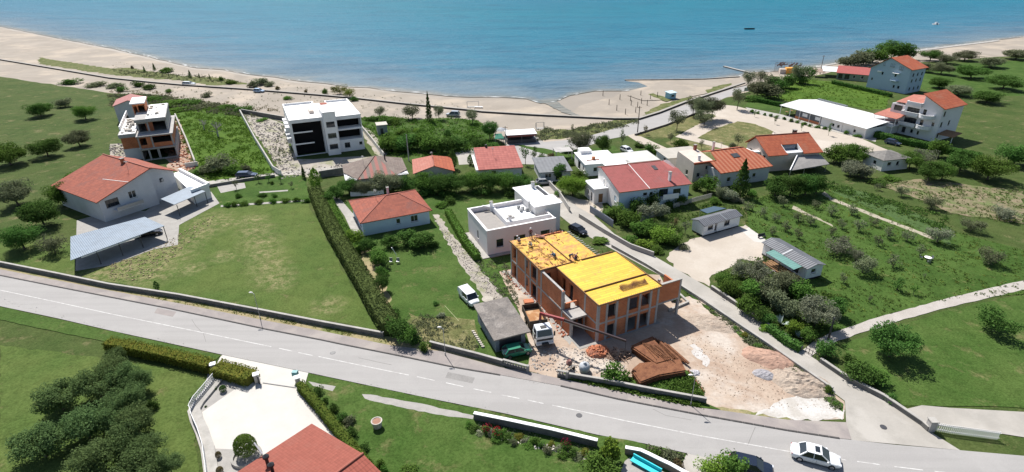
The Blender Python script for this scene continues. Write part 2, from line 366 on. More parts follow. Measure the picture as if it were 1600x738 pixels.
# verges on the beach side
patch('beach_grass', [(172, 107), (200, 106), (250, 114), (300, 120), (350, 122), (388, 132), (330, 134), (290, 127), (240, 123), (172, 117), (60, 100), (60, 90)], m_verge, .8, 2)
patch('beach_grass', [(830, 206), (852, 201), (890, 203.6), (936, 193), (970, 188), (996, 187.5), (998, 193), (960, 202), (944, 207), (890, 215), (841, 221)], m_verge, .8, 2)
patch('beach_grass', [(1003, 182), (1015, 172), (1030, 166), (1055, 158), (1080, 151), (1078, 156), (1050, 168), (1022, 179)], m_verge, .6, 2, z=0.205)
patch('beach_grass', [(1011, 148), (1022, 147), (1040, 153), (1050, 157), (1042, 160), (1028, 155)], m_verge, .6, 2, z=0.209)
patch('beach_grass', [(1102, 141), (1120, 136), (1142, 131), (1140, 135), (1120, 143), (1106, 147)], m_verge, .6, 2, z=0.213)
# green fields behind the beach
patch('rough_grass', [(172, 150), (215, 146), (250, 152), (300, 162), (345, 168), (380, 178), (400, 190), (390, 200), (300, 200), (172, 200), (0, 170), (0, 150)], m_base, .8, 3)
patch('field', [(226, 152), (265, 160), (300, 165), (340, 170), (375, 170), (400, 215), (434, 264), (430, 278), (330, 284), (302, 262), (290, 235), (272, 200), (255, 180)], m_field, .5, 2, key='field')
patch('field', [(556, 186), (600, 180), (640, 187), (700, 184), (745, 188), (768, 205), (772, 222), (742, 240), (640, 250), (600, 240), (580, 215)], m_orch, .5, 2, key='field2')
patch('gravel', [(374, 172), (392, 176), (445, 195), (455, 235), (470, 262), (440, 272), (425, 245), (395, 202)], m_gravel, .4, 2)
patch('gravel', [(455, 250), (560, 245), (600, 245), (590, 262), (530, 275), (470, 278), (430, 282), (424, 274)], m_gravel, .4, 2)
patch('gravel', [(255, 180), (276, 182), (300, 245), (310, 258), (285, 272), (262, 262)], M('rubble_ground', (.38, .30, .24), .95, (.38, .2, .12), .8, .45, .6, 3, .3, .6), .4, 2)
patch('gravel', [(560, 200), (575, 200), (608, 238), (600, 248), (585, 240)], m_gravel, .3, 2)
# cross lane behind the big lawn
patch('lane', [(322, 284), (380, 276), (430, 270), (500, 262), (540, 262), (560, 258), (560, 266), (500, 268), (430, 276), (385, 282), (330, 291)], m_lane)
patch('lane', [(712, 238), (745, 230), (775, 228), (775, 240), (745, 244), (742, 256), (716, 258)], m_lane, .3, 2)
# street along the sea
patch('street', [(790, 228), (815, 208), (826, 205), (850, 222), (900, 218), (944, 206), (998, 188.5), (1030, 179), (1068, 165), (1163, 132.5), (1172, 139), (1120, 158), (1085, 176), (1040, 194), (993, 210), (955, 217), (905, 232), (870, 243), (855, 258), (800, 256), (786, 244)], m_asph)
patch('sandy_lot', [(1100, 172), (1123, 163), (1150, 166), (1185, 174), (1230, 188), (1290, 203), (1345, 216), (1390, 236), (1390, 248), (1340, 246), (1290, 240), (1240, 222), (1165, 195), (1120, 203), (1085, 218), (1055, 214), (1085, 198), (1080, 192)], m_park, .3, 3)
patch('footpath', [(1055, 214), (1062, 210), (1160, 232), (1150, 238)], m_park)
patch('footpath', [(980, 212), (992, 209), (1060, 240), (1075, 262), (1060, 262)], m_park)
patch('park_grass', [(992, 212), (1010, 206), (1075, 183), (1090, 180), (1112, 178), (1120, 182), (1080, 200), (1060, 210), (1045, 216)], m_parkgrass, .4, 2)
patch('park_grass', [(1092, 214), (1120, 200), (1152, 189.5), (1180, 194), (1208, 206), (1200, 222), (1178, 234), (1140, 229)], m_parkgrass, .4, 2)
patch('park_grass', [(1040, 224), (1060, 217), (1110, 228), (1150, 240), (1120, 250), (1075, 250)], m_parkgrass, .4, 2)
patch('lawn', [(1160, 165), (1175, 158), (1225, 160), (1222, 172), (1190, 172)], m_orch, .3, 2)
patch('field', [(1180, 152), (1215, 133), (1260, 124), (1300, 128), (1360, 140), (1390, 150), (1385, 170), (1360, 172), (1300, 160), (1225, 158)], m_field, .4, 2, key='farfield')
patch('path', [(1165, 168), (1180, 171), (1260, 187), (1370, 215), (1368, 222), (1255, 194), (1172, 176)], m_cap)
patch('lawn', [(1425, 115), (1484, 100), (1700, 90), (1700, 150), (1470, 150), (1440, 140)], m_orch, .6, 3)
patch('lawn', [(800, 225), (850, 232), (880, 240), (925, 232), (960, 228), (970, 238), (930, 252), (890, 252), (868, 246)], m_orch, .3, 2)
# large lawn on the left and its neighbours
patch('lawn', [(325, 326), (400, 319), (480, 316), (505, 361), (540, 430), (600, 520), (502, 500), (400, 481), (280, 458), (172, 441), (0, 415), (0, 380), (172, 380), (260, 350)], m_lawn, .3, 2, key='biglawn')
0 and patch('dry_grass', [(172, 412), (200, 396), (250, 384), (300, 358), (330, 333), (345, 334), (335, 352), (300, 372), (262, 385), (245, 405), (235, 438), (205, 440), (172, 440), (0, 414), (0, 395)], m_dry, .5, 1.2)
0 and patch('dry_grass', [(390, 345), (404, 360), (412, 385), (430, 440), (418, 445), (400, 400), (392, 370)], m_dry, .9, 1.0)
patch('garden', [(330, 300), (345, 284), (430, 276), (478, 274), (484, 318), (400, 320), (335, 326)], m_orch, .3, 2)
patch('path', [(338, 289), (382, 286), (384, 294), (345, 302)], m_pave)
patch('path', [(405, 300), (450, 297), (450, 299), (406, 302)], m_pave)
patch('path', [(345, 321), (482, 312), (482, 314.5), (345, 324)], m_pave)
patch('yard', [(120, 345), (172, 330), (228, 330), (262, 305), (330, 300), (343, 318), (328, 326), (280, 352), (278, 383), (240, 390), (172, 415), (118, 424)], m_conc, key='yard')
patch('dirt_yard', [(172, 225), (205, 225), (215, 240), (190, 262), (172, 262)], m_gravel)
# central garden
patch('garden', [(500, 320), (560, 300), (680, 300), (740, 380), (790, 440), (820, 490), (828, 575), (700, 548), (612, 524), (545, 430)], m_lawn2, .2, 2, key='centre')
patch('lawn', [(690, 322), (700, 305), (820, 300), (850, 318), (860, 350), (740, 400), (720, 375)], m_lawn2, .2, 2)
patch('garden', [(560, 395), (580, 385), (600, 430), (612, 470), (600, 480), (578, 440)], m_dry, .4, 1)
patch('rough_grass', [(640, 490), (670, 500), (700, 495), (740, 500), (748, 540), (742, 556), (680, 540), (640, 524)], m_parkgrass, .5, 1)
patch('gravel_path', [(676, 336), (684, 335), (705, 365), (741, 408), (775, 445), (800, 475), (800, 500), (770, 485), (745, 448), (715, 405), (692, 367)], m_gravel, .25, .8)
patch('gravel_path', [(515, 304), (525, 303), (565, 350), (566, 362), (555, 362)], m_pave)
patch('rough_grass', [(741, 408), (800, 400), (812, 480), (800, 490), (775, 450)], m_orch, .3, 1)
# construction plot
patch('dirt_lot', [(780, 425), (805, 420), (1030, 430), (1052, 470), (1082, 462), (1092, 468), (1200, 545), (1278, 597), (1320, 628), (1319, 655), (1230, 656), (1125, 641), (1060, 628), (950, 596), (885, 580), (868, 592), (826, 580), (828, 540), (812, 490)], m_dirt, .12, 1.0, key='dirt')
patch('pavement_strip', [(783, 424), (800, 424), (900, 522), (890, 540), (850, 490)], m_conc, .1, .8)
patch('weedy_grass', [(985, 590), (1030, 585), (1062, 575), (1085, 590), (1104, 622), (1102, 632), (1040, 620), (950, 598)], m_orch, .3, .8)
patch('dry_verge', [(1100, 634), (1150, 640), (1240, 652), (1232, 657), (1125, 642)], m_dry, .15, .6)
patch('lime_patch', [(1180, 650), (1215, 628), (1262, 612), (1296, 628), (1318, 640), (1318, 656), (1240, 656)], M('lime', (.52, .50, .475), .95, (.42, .39, .35), .5, .4, .6, 4, .15, .4), .4, .7)
patch('lime_patch', [(1078, 540), (1086, 538), (1110, 562), (1104, 574), (1090, 560)], M('lime_b', (.56, .54, .52), .95, (.46, .42, .38), .8), .3, .6)
# lane to the right of the building plot
patch('lane', [(846, 292), (866, 290), (900, 320), (925, 335), (960, 366), (1021, 400), (1111, 452), (1230, 533), (1322, 593), (1395, 632), (1450, 673), (1500, 704), (1330, 688), (1322, 660), (1320, 627), (1279, 596), (1200, 541), (1090, 467), (1052, 442), (968, 396), (905, 362), (872, 335)], m_lane)
patch('courtyard', [(884, 305), (905, 312), (940, 316), (945, 340), (925, 337), (900, 322)], m_park, .2, 1)
patch('sandy_lot', [(1085, 372), (1060, 384), (1040, 404), (1066, 426), (1108, 448), (1112, 430), (1125, 425), (1160, 405), (1192, 410), (1200, 372), (1165, 352), (1120, 362)], m_park, .3, 1)
patch('slab', [(1158, 361), (1180, 352), (1212, 374), (1192, 380), (1178, 378)], m_white_pave)
patch('lane_verge', [(1060, 448), (1090, 468), (1200, 546), (1278, 600), (1318, 632), (1318, 645), (1290, 625), (1268, 600), (1188, 556), (1150, 520), (1100, 480)], m_orch, .3, .8)
# orchard and gardens at right
patch('orchard', [(1170, 310), (1290, 290), (1484, 360), (1700, 420), (1700, 455), (1484, 468), (1366, 497), (1276, 530), (1262, 520), (1230, 440), (1195, 375), (1165, 350)], m_orch, .3, 2, key='orchard')
patch('crops', [(1298, 300), (1320, 293), (1350, 300), (1484, 356), (1484, 384), (1450, 365), (1380, 335)], m_crop, .3, 1)
patch('dirt_path', [(1288, 300), (1300, 310), (1460, 371), (1458, 375), (1298, 314), (1284, 304)], m_track, .15, 1)
patch('dirt_path', [(1240, 322), (1300, 352), (1302, 355), (1238, 327)], m_track, .15, 1)
patch('soil_plot', [(1378, 292), (1402, 285), (1440, 280), (1600, 300), (1600, 350), (1484, 334), (1460, 322), (1420, 305)], m_soil, .4, 1.5)
patch('footpath', [(1250, 550), (1276, 531), (1300, 520), (1366, 498), (1482, 466), (1700, 415), (1700, 430), (1484, 480), (1404, 502), (1309, 533), (1285, 545), (1264, 560)], M('pale_path', (.44, .405, .37), .9, (.38, .345, .31), .4), .08, 1)
patch('lawn', [(1312, 540), (1404, 508), (1484, 485), (1700, 440), (1700, 640), (1484, 636), (1412, 634), (1370, 606), (1340, 572)], m_lawn2, .2, 2, key='rightlawn')
patch('yard', [(1415, 640), (1440, 634), (1484, 638), (1700, 650), (1700, 700), (1500, 668), (1450, 664)], m_lane)
# main road
kerbU = [(-100, 412), (0, 431), (90, 449), (172, 465), (260, 482), (340, 499), (417, 515.5), (502, 532), (530, 538), (620, 556), (709, 574.6), (782, 587), (876, 604), (966, 624.6), (1090, 648.5), (1160, 661), (1230, 673.5), (1312, 686), (1400, 696), (1484, 703), (1700, 722)]
edgeL = [(-100, 455), (0, 479), (90, 498), (172, 517), (260, 536), (348, 555), (420, 570), (482, 583), (590, 606), (690, 627), (790, 647), (933, 680), (1008, 694), (1073, 709), (1130, 722), (1200, 737), (1300, 757), (1500, 790), (1700, 800)]
ROAD = patch('road', kerbU + edgeL[::-1], m_asph)
patch('sidewalk', [(172, 455), (280, 475), (416, 502), (502, 518), (612, 541), (690, 550), (782, 575), (826, 582), (868, 591), (912, 600), (1000, 619), (1090, 638), (1125, 642), (1230, 657), (1322, 661), (1330, 688)] + kerbU[3:18][::-1] + [], m_side, z=.10)
patch('sidewalk', [(172, 455), (172, 465), (90, 449), (-100, 412), (-100, 402), (90, 439)], m_side, z=.10)
patch('dry_verge', [(-100, 394), (90, 430), (172, 447), (280, 463), (405, 488), (502, 507), (598, 525), (612, 541), (502, 518), (416, 502), (280, 475), (172, 455), (90, 439), (-100, 402)], m_dry, z=.06)
patch('dry_verge', [(598, 525), (674, 539), (760, 561), (790, 572), (782, 576), (690, 551), (612, 542)], m_dry, z=.06)
patch('weedy_grass', [(885, 586), (944, 598), (1040, 621), (1100, 630), (1126, 641), (1090, 638), (1000, 619), (912, 600), (884, 594)], m_orch, z=.104)
def kerb(pts, name='kerb'):
    q = [P(*p) for p in pts]; mb = MB(); a, b = offs(q, .2)
    for i in range(len(q) - 1):
        n = max(1, int((q[i + 1] - q[i]).length / 1.0))
        for k in range(n):
            t0, t1 = k / n, (k + .96) / n
            mb.prism([tuple(a[i].lerp(a[i + 1], t0)[:2]), tuple(a[i].lerp(a[i + 1], t1)[:2]), tuple(b[i].lerp(b[i + 1], t1)[:2]), tuple(b[i].lerp(b[i + 1], t0)[:2])], 0, .13)
    return mb.build(name, m_kerb, kind='structure')
m_kerb = M('kerb_stone', (.085, .08, .078), .9, (.055, .052, .05), 2, .35, .65, 8, .2, .3)  # kerb colour darkened to carry the shade line along its edge
kerb(kerbU[:11] + [(782, 587)]); kerb([(876, 604), (966, 624.6), (1090, 648.5), (1160, 661), (1230, 673.5), (1312, 686)])
# road markings
mk = MB(); ZR = ROAD.data.vertices[0].co.z + .006
def line(a, b, w=.11, n=1):
    p, q = P(*a), P(*b); d = (q - p).normalized(); s = Vector((-d.y, d.x, 0)) * w / 2
    mk.face([v + Vector((0, 0, ZR)) for v in (p - s, q - s, q + s, p + s)])
for seg in [((-100, 430), (0, 454)), ((0, 454), (90, 473)), ((90, 473), (172, 491)), ((172, 491), (290, 515)), ((290, 515), (424, 542.6)), ((436, 545), (457, 549.6)), ((466, 551.6), (489, 556.5)), ((498, 558), (570, 573)), ((570, 573), (639, 587)), ((652, 589.5), (679.5, 595.5)), ((697, 599), (724, 605)), ((740, 608.5), (767.6, 614)), ((784, 618), (811.5, 623.5)), ((824.5, 626), (849.5, 631.5)),
            ((863, 634), (980, 659)), ((980, 659), (1090, 681)), ((1090, 681), (1236, 707)), ((1314, 718.5), (1322, 720)), ((1339, 722), (1375, 727)), ((1397, 730), (1442, 735.5)), ((1460, 737.5), (1500, 742)), ((1520, 744), (1560, 748))]: line(*seg)
mk.build('road_marking', m_paint, kind='structure')
# garden side of the road, bottom left and bottom middle
patch('lawn', [(-50, 470), (0, 480), (172, 518), (345, 556), (330, 570), (172, 536), (-50, 490)], m_lawn2, .1, 1)
patch('lawn', [(0, 540), (172, 562), (260, 575), (325, 588), (306, 640), (305, 690), (312, 760), (300, 800), (0, 800)], m_lawn, .15, 1, key='bllawn')
patch('driveway', [(348, 555.5), (482, 583.5), (474, 610), (462, 612), (400, 606), (398, 590), (336, 574), (345, 558)], m_white_pave)
patch('gravel_bed', [(325, 585), (345, 590), (405, 600), (470, 604), (500, 650), (560, 720), (600, 800), (330, 800), (320, 700), (312, 640)], m_pave)
patch('driveway', [(404, 598), (462, 604), (478, 635), (500, 660), (530, 690), (560, 730), (600, 790), (430, 800), (410, 705), (330, 702), (316, 645), (372, 606)], m_white_pave)
patch('lawn', [(482, 584), (590, 607), (690, 628), (790, 648), (933, 681), (1008, 695), (1072, 710), (1060, 760), (1000, 900), (640, 900), (580, 738), (540, 690), (500, 640), (480, 606)], m_lawn2, .15, 1, key='bmlawn')
patch('footpath', [(566, 617), (580, 618), (660, 632), (741, 651), (739, 656), (700, 652), (620, 636), (570, 624)], m_pave, .08, .7)
patch('footpath', [(482, 597), (500, 601), (525, 605), (520, 612), (490, 604)], m_pave, .08, .7)
def cutline(px, w_, name='pavement_seam'):
    strip(name, px, w_, m_seam, z=ROAD.data.vertices[0].co.z + .004)
m_seam = M('tar_seam', (.17, .16, .15), .8, (.22, .21, .2), 2)
cutline([(560, 560), (575, 563), (590, 566.5), (612, 571)], .06)
cutline([(1180, 668), (1174, 682), (1168, 697)], .05); cutline([(1020, 640), (1040, 650), (1080, 657)], .05); cutline([(300, 500), (306, 510), (318, 522), (322, 535)], .05)
patch('road_repair', [(700, 582), (742, 591), (738, 600), (696, 591)], M('repair_asphalt', (.27, .258, .245), .9, (.24, .23, .22), 1), z=ROAD.data.vertices[0].co.z + .003)
patch('road_repair', [(246, 482), (276, 488), (270, 496), (241, 490)], m_side, z=ROAD.data.vertices[0].co.z + .003)
patch('driveway', [(1073, 709.5), (1130, 722), (1200, 738), (1220, 800), (1040, 800), (1060, 738)], m_lane)

# ---------------- sea ----------------
SH = [P(*p) for p in shore]
def sdist(x, y):
    best = 1e9
    for a, b in zip(SH, SH[1:]):
        dx, dy = b.x - a.x, b.y - a.y; t = max(0, min(1, ((x - a.x) * dx + (y - a.y) * dy) / (dx * dx + dy * dy)))
        best = min(best, (x - a.x - t * dx) ** 2 + (y - a.y - t * dy) ** 2)
    return best ** .5
cols = []
for a, b in zip(SH, SH[1:]):
    n = max(1, int((b - a).length / 6)); cols += [a.lerp(b, k / n) for k in range(n)]
cols.append(SH[-1])
sv, sf, sd = [], [], []
ts = [0, .004, .01, .02, .035, .06, .1, .17, .3, .6, 1]
for c in cols:
    far = Vector((c.x * 9, 5200, 0))
    wob = random.uniform(-.5, .5)
    for t in ts:
        q = c.lerp(far, t); 
        if t == 0: q.y += wob
        sv.append((q.x, q.y, .17)); sd.append(0 if t == 0 else sdist(q.x, q.y))
nT = len(ts)
for i in range(len(cols) - 1):
    for j in range(nT - 1): sf.append((i * nT + j, (i + 1) * nT + j, (i + 1) * nT + j + 1, i * nT + j + 1))
me = bpy.data.meshes.new('sea'); me.from_pydata(sv, [], sf)
at = me.attributes.new('offshore', 'FLOAT', 'POINT'); at.data.foreach_set('value', sd)
m_sea, n, l, bs = newmat('sea_water')
a = n.new('ShaderNodeAttribute'); a.attribute_name = 'offshore'
nz = noisetex(n, l, .03, 5, .65, scl=(1, 2.5, 1)); ad = n.new('ShaderNodeMath'); ad.operation = 'MULTIPLY_ADD'
s2 = n.new('ShaderNodeMath'); s2.operation = 'SUBTRACT'; l.new(nz, s2.inputs[0]); s2.inputs[1].default_value = .5
s3 = n.new('ShaderNodeMath'); s3.operation = 'MULTIPLY'; l.new(s2.outputs[0], s3.inputs[0]); l.new(ramp(n, l, a.outputs['Fac'], 0, 60), s3.inputs[1])
l.new(s3.outputs[0], ad.inputs[0]); ad.inputs[1].default_value = 170; l.new(a.outputs['Fac'], ad.inputs[2])
cr = n.new('ShaderNodeValToRGB'); l.new(ramp(n, l, ad.outputs[0], 0, 600), cr.inputs[0])
e = cr.color_ramp.elements; e[0].position = 0; e[0].color = (.22, .205, .18, 1); e[1].position = 1; e[1].color = (.006, .115, .19, 1)
for ps, c in ((.012, (.125, .175, .21, 1)), (.04, (.08, .15, .205, 1)), (.10, (.038, .142, .21, 1)), (.25, (.012, .132, .20, 1)), (.5, (.002, .132, .19, 1))):
    x = e.new(ps); x.color = c
pt = mix(n, l, cr.outputs[0], (.55, .70, .78), ramp(n, l, noisetex(n, l, .012, 6, .7, dist=1.2, scl=(1, 3, 1)), .45, .7), 'MULTIPLY')
sb = ramp(n, l, noisetex(n, l, .035, 6, .75, scl=(.6, 2.2, 1)), .56, .66); nsh = ramp(n, l, a.outputs['Fac'], 160, 10)
sm = n.new('ShaderNodeMath'); sm.operation = 'MULTIPLY'; l.new(sb, sm.inputs[0]); l.new(nsh, sm.inputs[1]); pt = mix(n, l, pt, (.74, .72, .74), sm.outputs[0], 'MULTIPLY')
rp = ramp(n, l, noisetex(n, l, .5, 3, .7, scl=(.35, 1.8, 1)), .5, .75); pt = mix(n, l, pt, (.80, .86, .90), rp, 'MULTIPLY')
l.new(pt, bs.inputs['Base Color']); bs.inputs['Roughness'].default_value = .35; bs.inputs['IOR'].default_value = 1.33; bs.inputs['Specular IOR Level'].default_value = .06
wv = noisetex(n, l, .55, 4, .65, scl=(.5, 1.4, 1)); wv2 = noisetex(n, l, .12, 3, .6, scl=(.5, 1.6, 1))
hh = n.new('ShaderNodeMath'); hh.operation = 'MULTIPLY_ADD'; l.new(wv2, hh.inputs[0]); hh.inputs[1].default_value = 2.0; l.new(wv, hh.inputs[2])
bump(n, l, bs, hh.outputs[0], .9, .8)
me.materials.append(m_sea); o = bpy.data.objects.new('sea', me); COL.objects.link(o); o['kind'] = 'structure'
patch('stream', [(840, 157), (868, 157.5), (880, 167), (900, 179), (914, 184), (900, 183.5), (880, 177), (862, 168)], m_sea, .3, 1, z=.172)
# foam at the water's edge
fo = MB(); rn = random.Random(3)
for a, b in list(zip(SH, SH[1:]))[3:42]:
    n_ = int((b - a).length / 2.2)
    for k in range(n_):
        if rn.random() < .55:
            q = a.lerp(b, rn.random()); L = rn.uniform(.8, 3.0); d_ = (b - a).normalized(); nn = Vector((-d_.y, d_.x, 0)); q += nn * rn.uniform(-.3, 2.2)
            w_ = rn.uniform(.1, .3); fo.face([(*(q - d_ * L - nn * w_ * .2)[:2], .19), (*(q + d_ * L * .2 - nn * w_)[:2], .19), (*(q + d_ * L)[:2], .19), (*(q + nn * w_)[:2], .19)])
fo.build('foam', plain('foam_white', (.6, .62, .62), .8), kind='stuff')
# small surf line on the far shore at right
L1, R1 = offs([P(*p) for p in [(1272, 106), (1314, 98.5)]], 2.0)
patch('pebble_shore', [tuple(p[:2]) for p in L1] + [tuple(p[:2]) for p in R1[::-1]], m_cap, .3, 1, world=True, z=.2)
L1, R1 = offs([P(*p) for p in [(1428, 80.5), (1482, 73.5), (1560, 64)]], 3)
patch('pebble_shore', [tuple(p[:2]) for p in L1] + [tuple(p[:2]) for p in R1[::-1]], m_cap, .3, 1, world=True, z=.2)
# ---------------- building kit (local metres, x along the front, y into depth) ----------------
def panel(mb, p0, U, N, L, z0, z1, holes=(), t=.25, trim=0, top=True):
    p0 = Vector(p0); U = Vector(U); N = Vector(N); Z = Vector((0, 0, 1))
    us = sorted({0.0, L} | {h[0] for h in holes} | {h[1] for h in holes}); zs = sorted({z0, z1} | {h[2] for h in holes} | {h[3] for h in holes})
    us = [u for u in us if 0 <= u <= L]; zs = [z for z in zs if z0 <= z <= z1]
    def solid(i, j):
        if i < 0 or j < 0 or i >= len(us) - 1 or j >= len(zs) - 1: return None
        cu, cz = (us[i] + us[i + 1]) / 2, (zs[j] + zs[j + 1]) / 2
        return not any(h[0] < cu < h[1] and h[2] < cz < h[3] for h in holes)
    def pt(u, z, k): return p0 + U * u + Z * (z - p0.z) - N * (t * k)
    flip = U.cross(Z).dot(N) < 0
    def q(a):
        mb.face(a[::-1] if flip else a)
    for i in range(len(us) - 1):
        for j in range(len(zs) - 1):
            if not solid(i, j): continue
            a, b, c, d = us[i], us[i + 1], zs[j], zs[j + 1]
            q([pt(a, c, 0), pt(b, c, 0), pt(b, d, 0), pt(a, d, 0)]); q([pt(b, c, 1), pt(a, c, 1), pt(a, d, 1), pt(b, d, 1)])
            if solid(i - 1, j) is False: q([pt(a, c, 1), pt(a, c, 0), pt(a, d, 0), pt(a, d, 1)])
            if solid(i + 1, j) is False: q([pt(b, c, 0), pt(b, c, 1), pt(b, d, 1), pt(b, d, 0)])
            if solid(i, j - 1) is False: q([pt(a, c, 1), pt(b, c, 1), pt(b, c, 0), pt(a, c, 0)])
            if solid(i, j + 1) is False or (top and j == len(zs) - 2):
                a_, b_ = (max(a, trim), min(b, L - trim)) if j == len(zs) - 2 else (a, b)
                q([pt(a_, d, 0), pt(b_, d, 0), pt(b_, d, 1), pt(a_, d, 1)])
def window(root, p0, U, N, h, mat=None, glass=None):
    p0 = Vector(p0); U = Vector(U); N = Vector(N)
    u0, u1, za, zb = h[:4]; kind = h[4] if len(h) > 4 else 'w'
    if kind == 'o': return
    b = p0 + U * u0 - N * .12; b.z = za; W = u1 - u0; Hh = zb - za; Z = Vector((0, 0, 1))
    fm = {'w': m_frame_w, 'k': m_frame_d, 'd': m_wood, 'D': m_frame_d}[kind]
    f = MB(); w_ = .07
    def bb(ua, ub, za_, zb_, d0=0, d1=.06):
        c = [b + U * uu + Z * zz - N * dd for zz in (za_, zb_) for uu, dd in ((ua, d0), (ub, d0), (ub, d1), (ua, d1))]
        f.hexa([c[0], c[1], c[2], c[3], c[4], c[5], c[6], c[7]])
    bb(0, W, 0, w_); bb(0, W, Hh - w_, Hh); bb(0, w_, w_, Hh - w_); bb(W - w_, W, w_, Hh - w_)
    if W > 1.0:
        for k in range(1, int(round(W / .9))): x = W * k / round(W / .9); bb(x - .03, x + .03, w_, Hh - w_)
    o = f.build('door' if kind in 'dD' else 'window', fm, root)
    g = MB(); c = [b + U * uu + Z * zz - N * .04 for uu, zz in ((w_, w_), (W - w_, w_), (W - w_, Hh - w_), (w_, Hh - w_))]
    g.face(c); g.face([v - N * .02 for v in c][::-1]); g.build('panel' if kind in 'dD' else 'pane', m_frame_d if kind == 'D' else (m_wood if kind == 'd' else m_glass), o)
    if kind in 'wk' and W > .5 and Hh < 2:
        s_ = MB(); c0 = b + N * .12; cc = [c0 + U * uu + Z * zz + N * dd for zz in (-.07, -.01) for uu, dd in ((-.06, .08), (W + .06, .08), (W + .06, -.1), (-.06, -.1))]
        s_.hexa(cc); s_.build('sill', m_cap, o)
def walls(root, x0, x1, y0, y1, z0, z1, mat, holes={}, t=.25, name='wall', gable=None, top=True, inner=True):
    mb = MB()
    S4 = {'F': ((x0, y0, z0), (1, 0, 0), (0, -1, 0), x1 - x0), 'B': ((x0, y1, z0), (1, 0, 0), (0, 1, 0), x1 - x0),
          'L': ((x0, y0, z0), (0, 1, 0), (-1, 0, 0), y1 - y0), 'R': ((x1, y0, z0), (0, 1, 0), (1, 0, 0), y1 - y0)}
    for k, (p, U, N, L) in S4.items():
        panel(mb, p, U, N, L, z0, z1, holes.get(k, ()), t, trim=0 if k in 'FB' else t, top=top)
        for h in holes.get(k, ()): window(root, p, U, N, h)
    if gable:
        ax, zr, pos = gable[0], gable[1], gable[2] if len(gable) > 2 else .5
        if ax == 'x':
            for xx, dx in ((x0, t), (x1 - t, t)):
                ym = y0 + (y1 - y0) * pos
                A = [(xx, y0, z1), (xx, y1, z1), (xx, ym, zr)]; B = [(xx + dx, *a[1:]) for a in A]
                mb.face(A[::-1]); mb.face(B)
        else:
            for yy in (y0, y1 - t):
                xm = x0 + (x1 - x0) * pos
                A = [(x0, yy, z1), (x1, yy, z1), (xm, yy, zr)]; B = [(a[0], yy + t, a[2]) for a in A]
                mb.face(A); mb.face(B[::-1])
    return mb.build(name, mat, root)
def gable_roof(root, x0, x1, y0, y1, ze, zr, ax, mat, oh=.35, t=.14, ridge=None, pos=.5, name='roof'):
    """ze is the height of the wall top; the eaves continue down past it"""
    mb = MB()
    if ax == 'x':
        ym = y0 + (y1 - y0) * pos; s0 = (zr - ze) / (ym - y0); s1 = (zr - ze) / (y1 - ym); a, b = x0 - oh, x1 + oh
        mb.slab([(a, y0 - oh, ze - oh * s0 + t), (b, y0 - oh, ze - oh * s0 + t), (b, ym, zr + t), (a, ym, zr + t)], t)
        mb.slab([(a, ym, zr + t), (b, ym, zr + t), (b, y1 + oh, ze - oh * s1 + t), (a, y1 + oh, ze - oh * s1 + t)], t)
        rp, rq = (a, ym, zr + t), (b, ym, zr + t)
    else:
        xm = x0 + (x1 - x0) * pos; s0 = (zr - ze) / (xm - x0); s1 = (zr - ze) / (x1 - xm); a, b = y0 - oh, y1 + oh
        mb.slab([(x0 - oh, a, ze - oh * s0 + t), (xm, a, zr + t), (xm, b, zr + t), (x0 - oh, b, ze - oh * s0 + t)], t)
        mb.slab([(xm, a, zr + t), (x1 + oh, a, ze - oh * s1 + t), (x1 + oh, b, ze - oh * s1 + t), (xm, b, zr + t)], t)
        rp, rq = (xm, a, zr + t), (xm, b, zr + t)
    r = mb.build(name, mat, root)
    if ridge: MB().tube(rp, rq, .12, n=6).build('ridge_tiles', ridge, r)
    return r
def hip_roof(root, x0, x1, y0, y1, ze, zr, r0, r1, mat, oh=.4, t=.14, ridge=None, name='roof'):
    """r0,r1: ridge end points (x,y)"""
    X0, X1, Y0, Y1 = x0 - oh, x1 + oh, y0 - oh, y1 + oh; z = ze - .05
    A, B, C, D = (X0, Y0, z), (X1, Y0, z), (X1, Y1, z), (X0, Y1, z); E_, G = (*r0, zr), (*r1, zr)
    mb = MB(); horiz = abs(r1[0] - r0[0]) >= abs(r1[1] - r0[1])
    fs = [[A, B, G, E_], [B, C, G], [C, D, E_, G], [D, A, E_]] if horiz else [[A, B, E_], [B, C, G, E_], [C, D, G], [D, A, E_, G]]
    if r0 == r1: fs = [[A, B, E_], [B, C, E_], [C, D, E_], [D, A, E_]]
    for f in fs: mb.face(f)
    mb.face([D, C, B, A])
    T = [(p[0], p[1], p[2] - t) for p in (A, B, C, D)]; Q = (A, B, C, D)
    for i in range(4): mb.face([T[i], T[(i + 1) % 4], Q[(i + 1) % 4], Q[i]])
    r = mb.build(name, mat, root)
    if ridge:
        k = MB()
        if r0 != r1: k.tube(E_, G, .12, n=6)
        for a, b in ((A, E_), (B, G if horiz else E_), (C, G), (D, E_ if horiz else G)): k.tube(a, b, .1, n=6)
        k.build('ridge_tiles', ridge, r)
    return r
def chimney(root, x, y, z0, z1, w=.5, mat=None, cap=None, d=None):
    d = d or w; mb = MB().box(x - w / 2, x + w / 2, y - d / 2, y + d / 2, z0, z1)
    o = mb.build('chimney', mat or m_greyw, root); MB().box(x - w / 2 - .08, x + w / 2 + .08, y - d / 2 - .08, y + d / 2 + .08, z1 + .002, z1 + .1).build('chimney_cap', cap or m_conc, o); return o
def gutter(root, p, q, mat=None): return MB().tube(p, q, .07, n=6).build('gutter', mat or m_greyw, root)

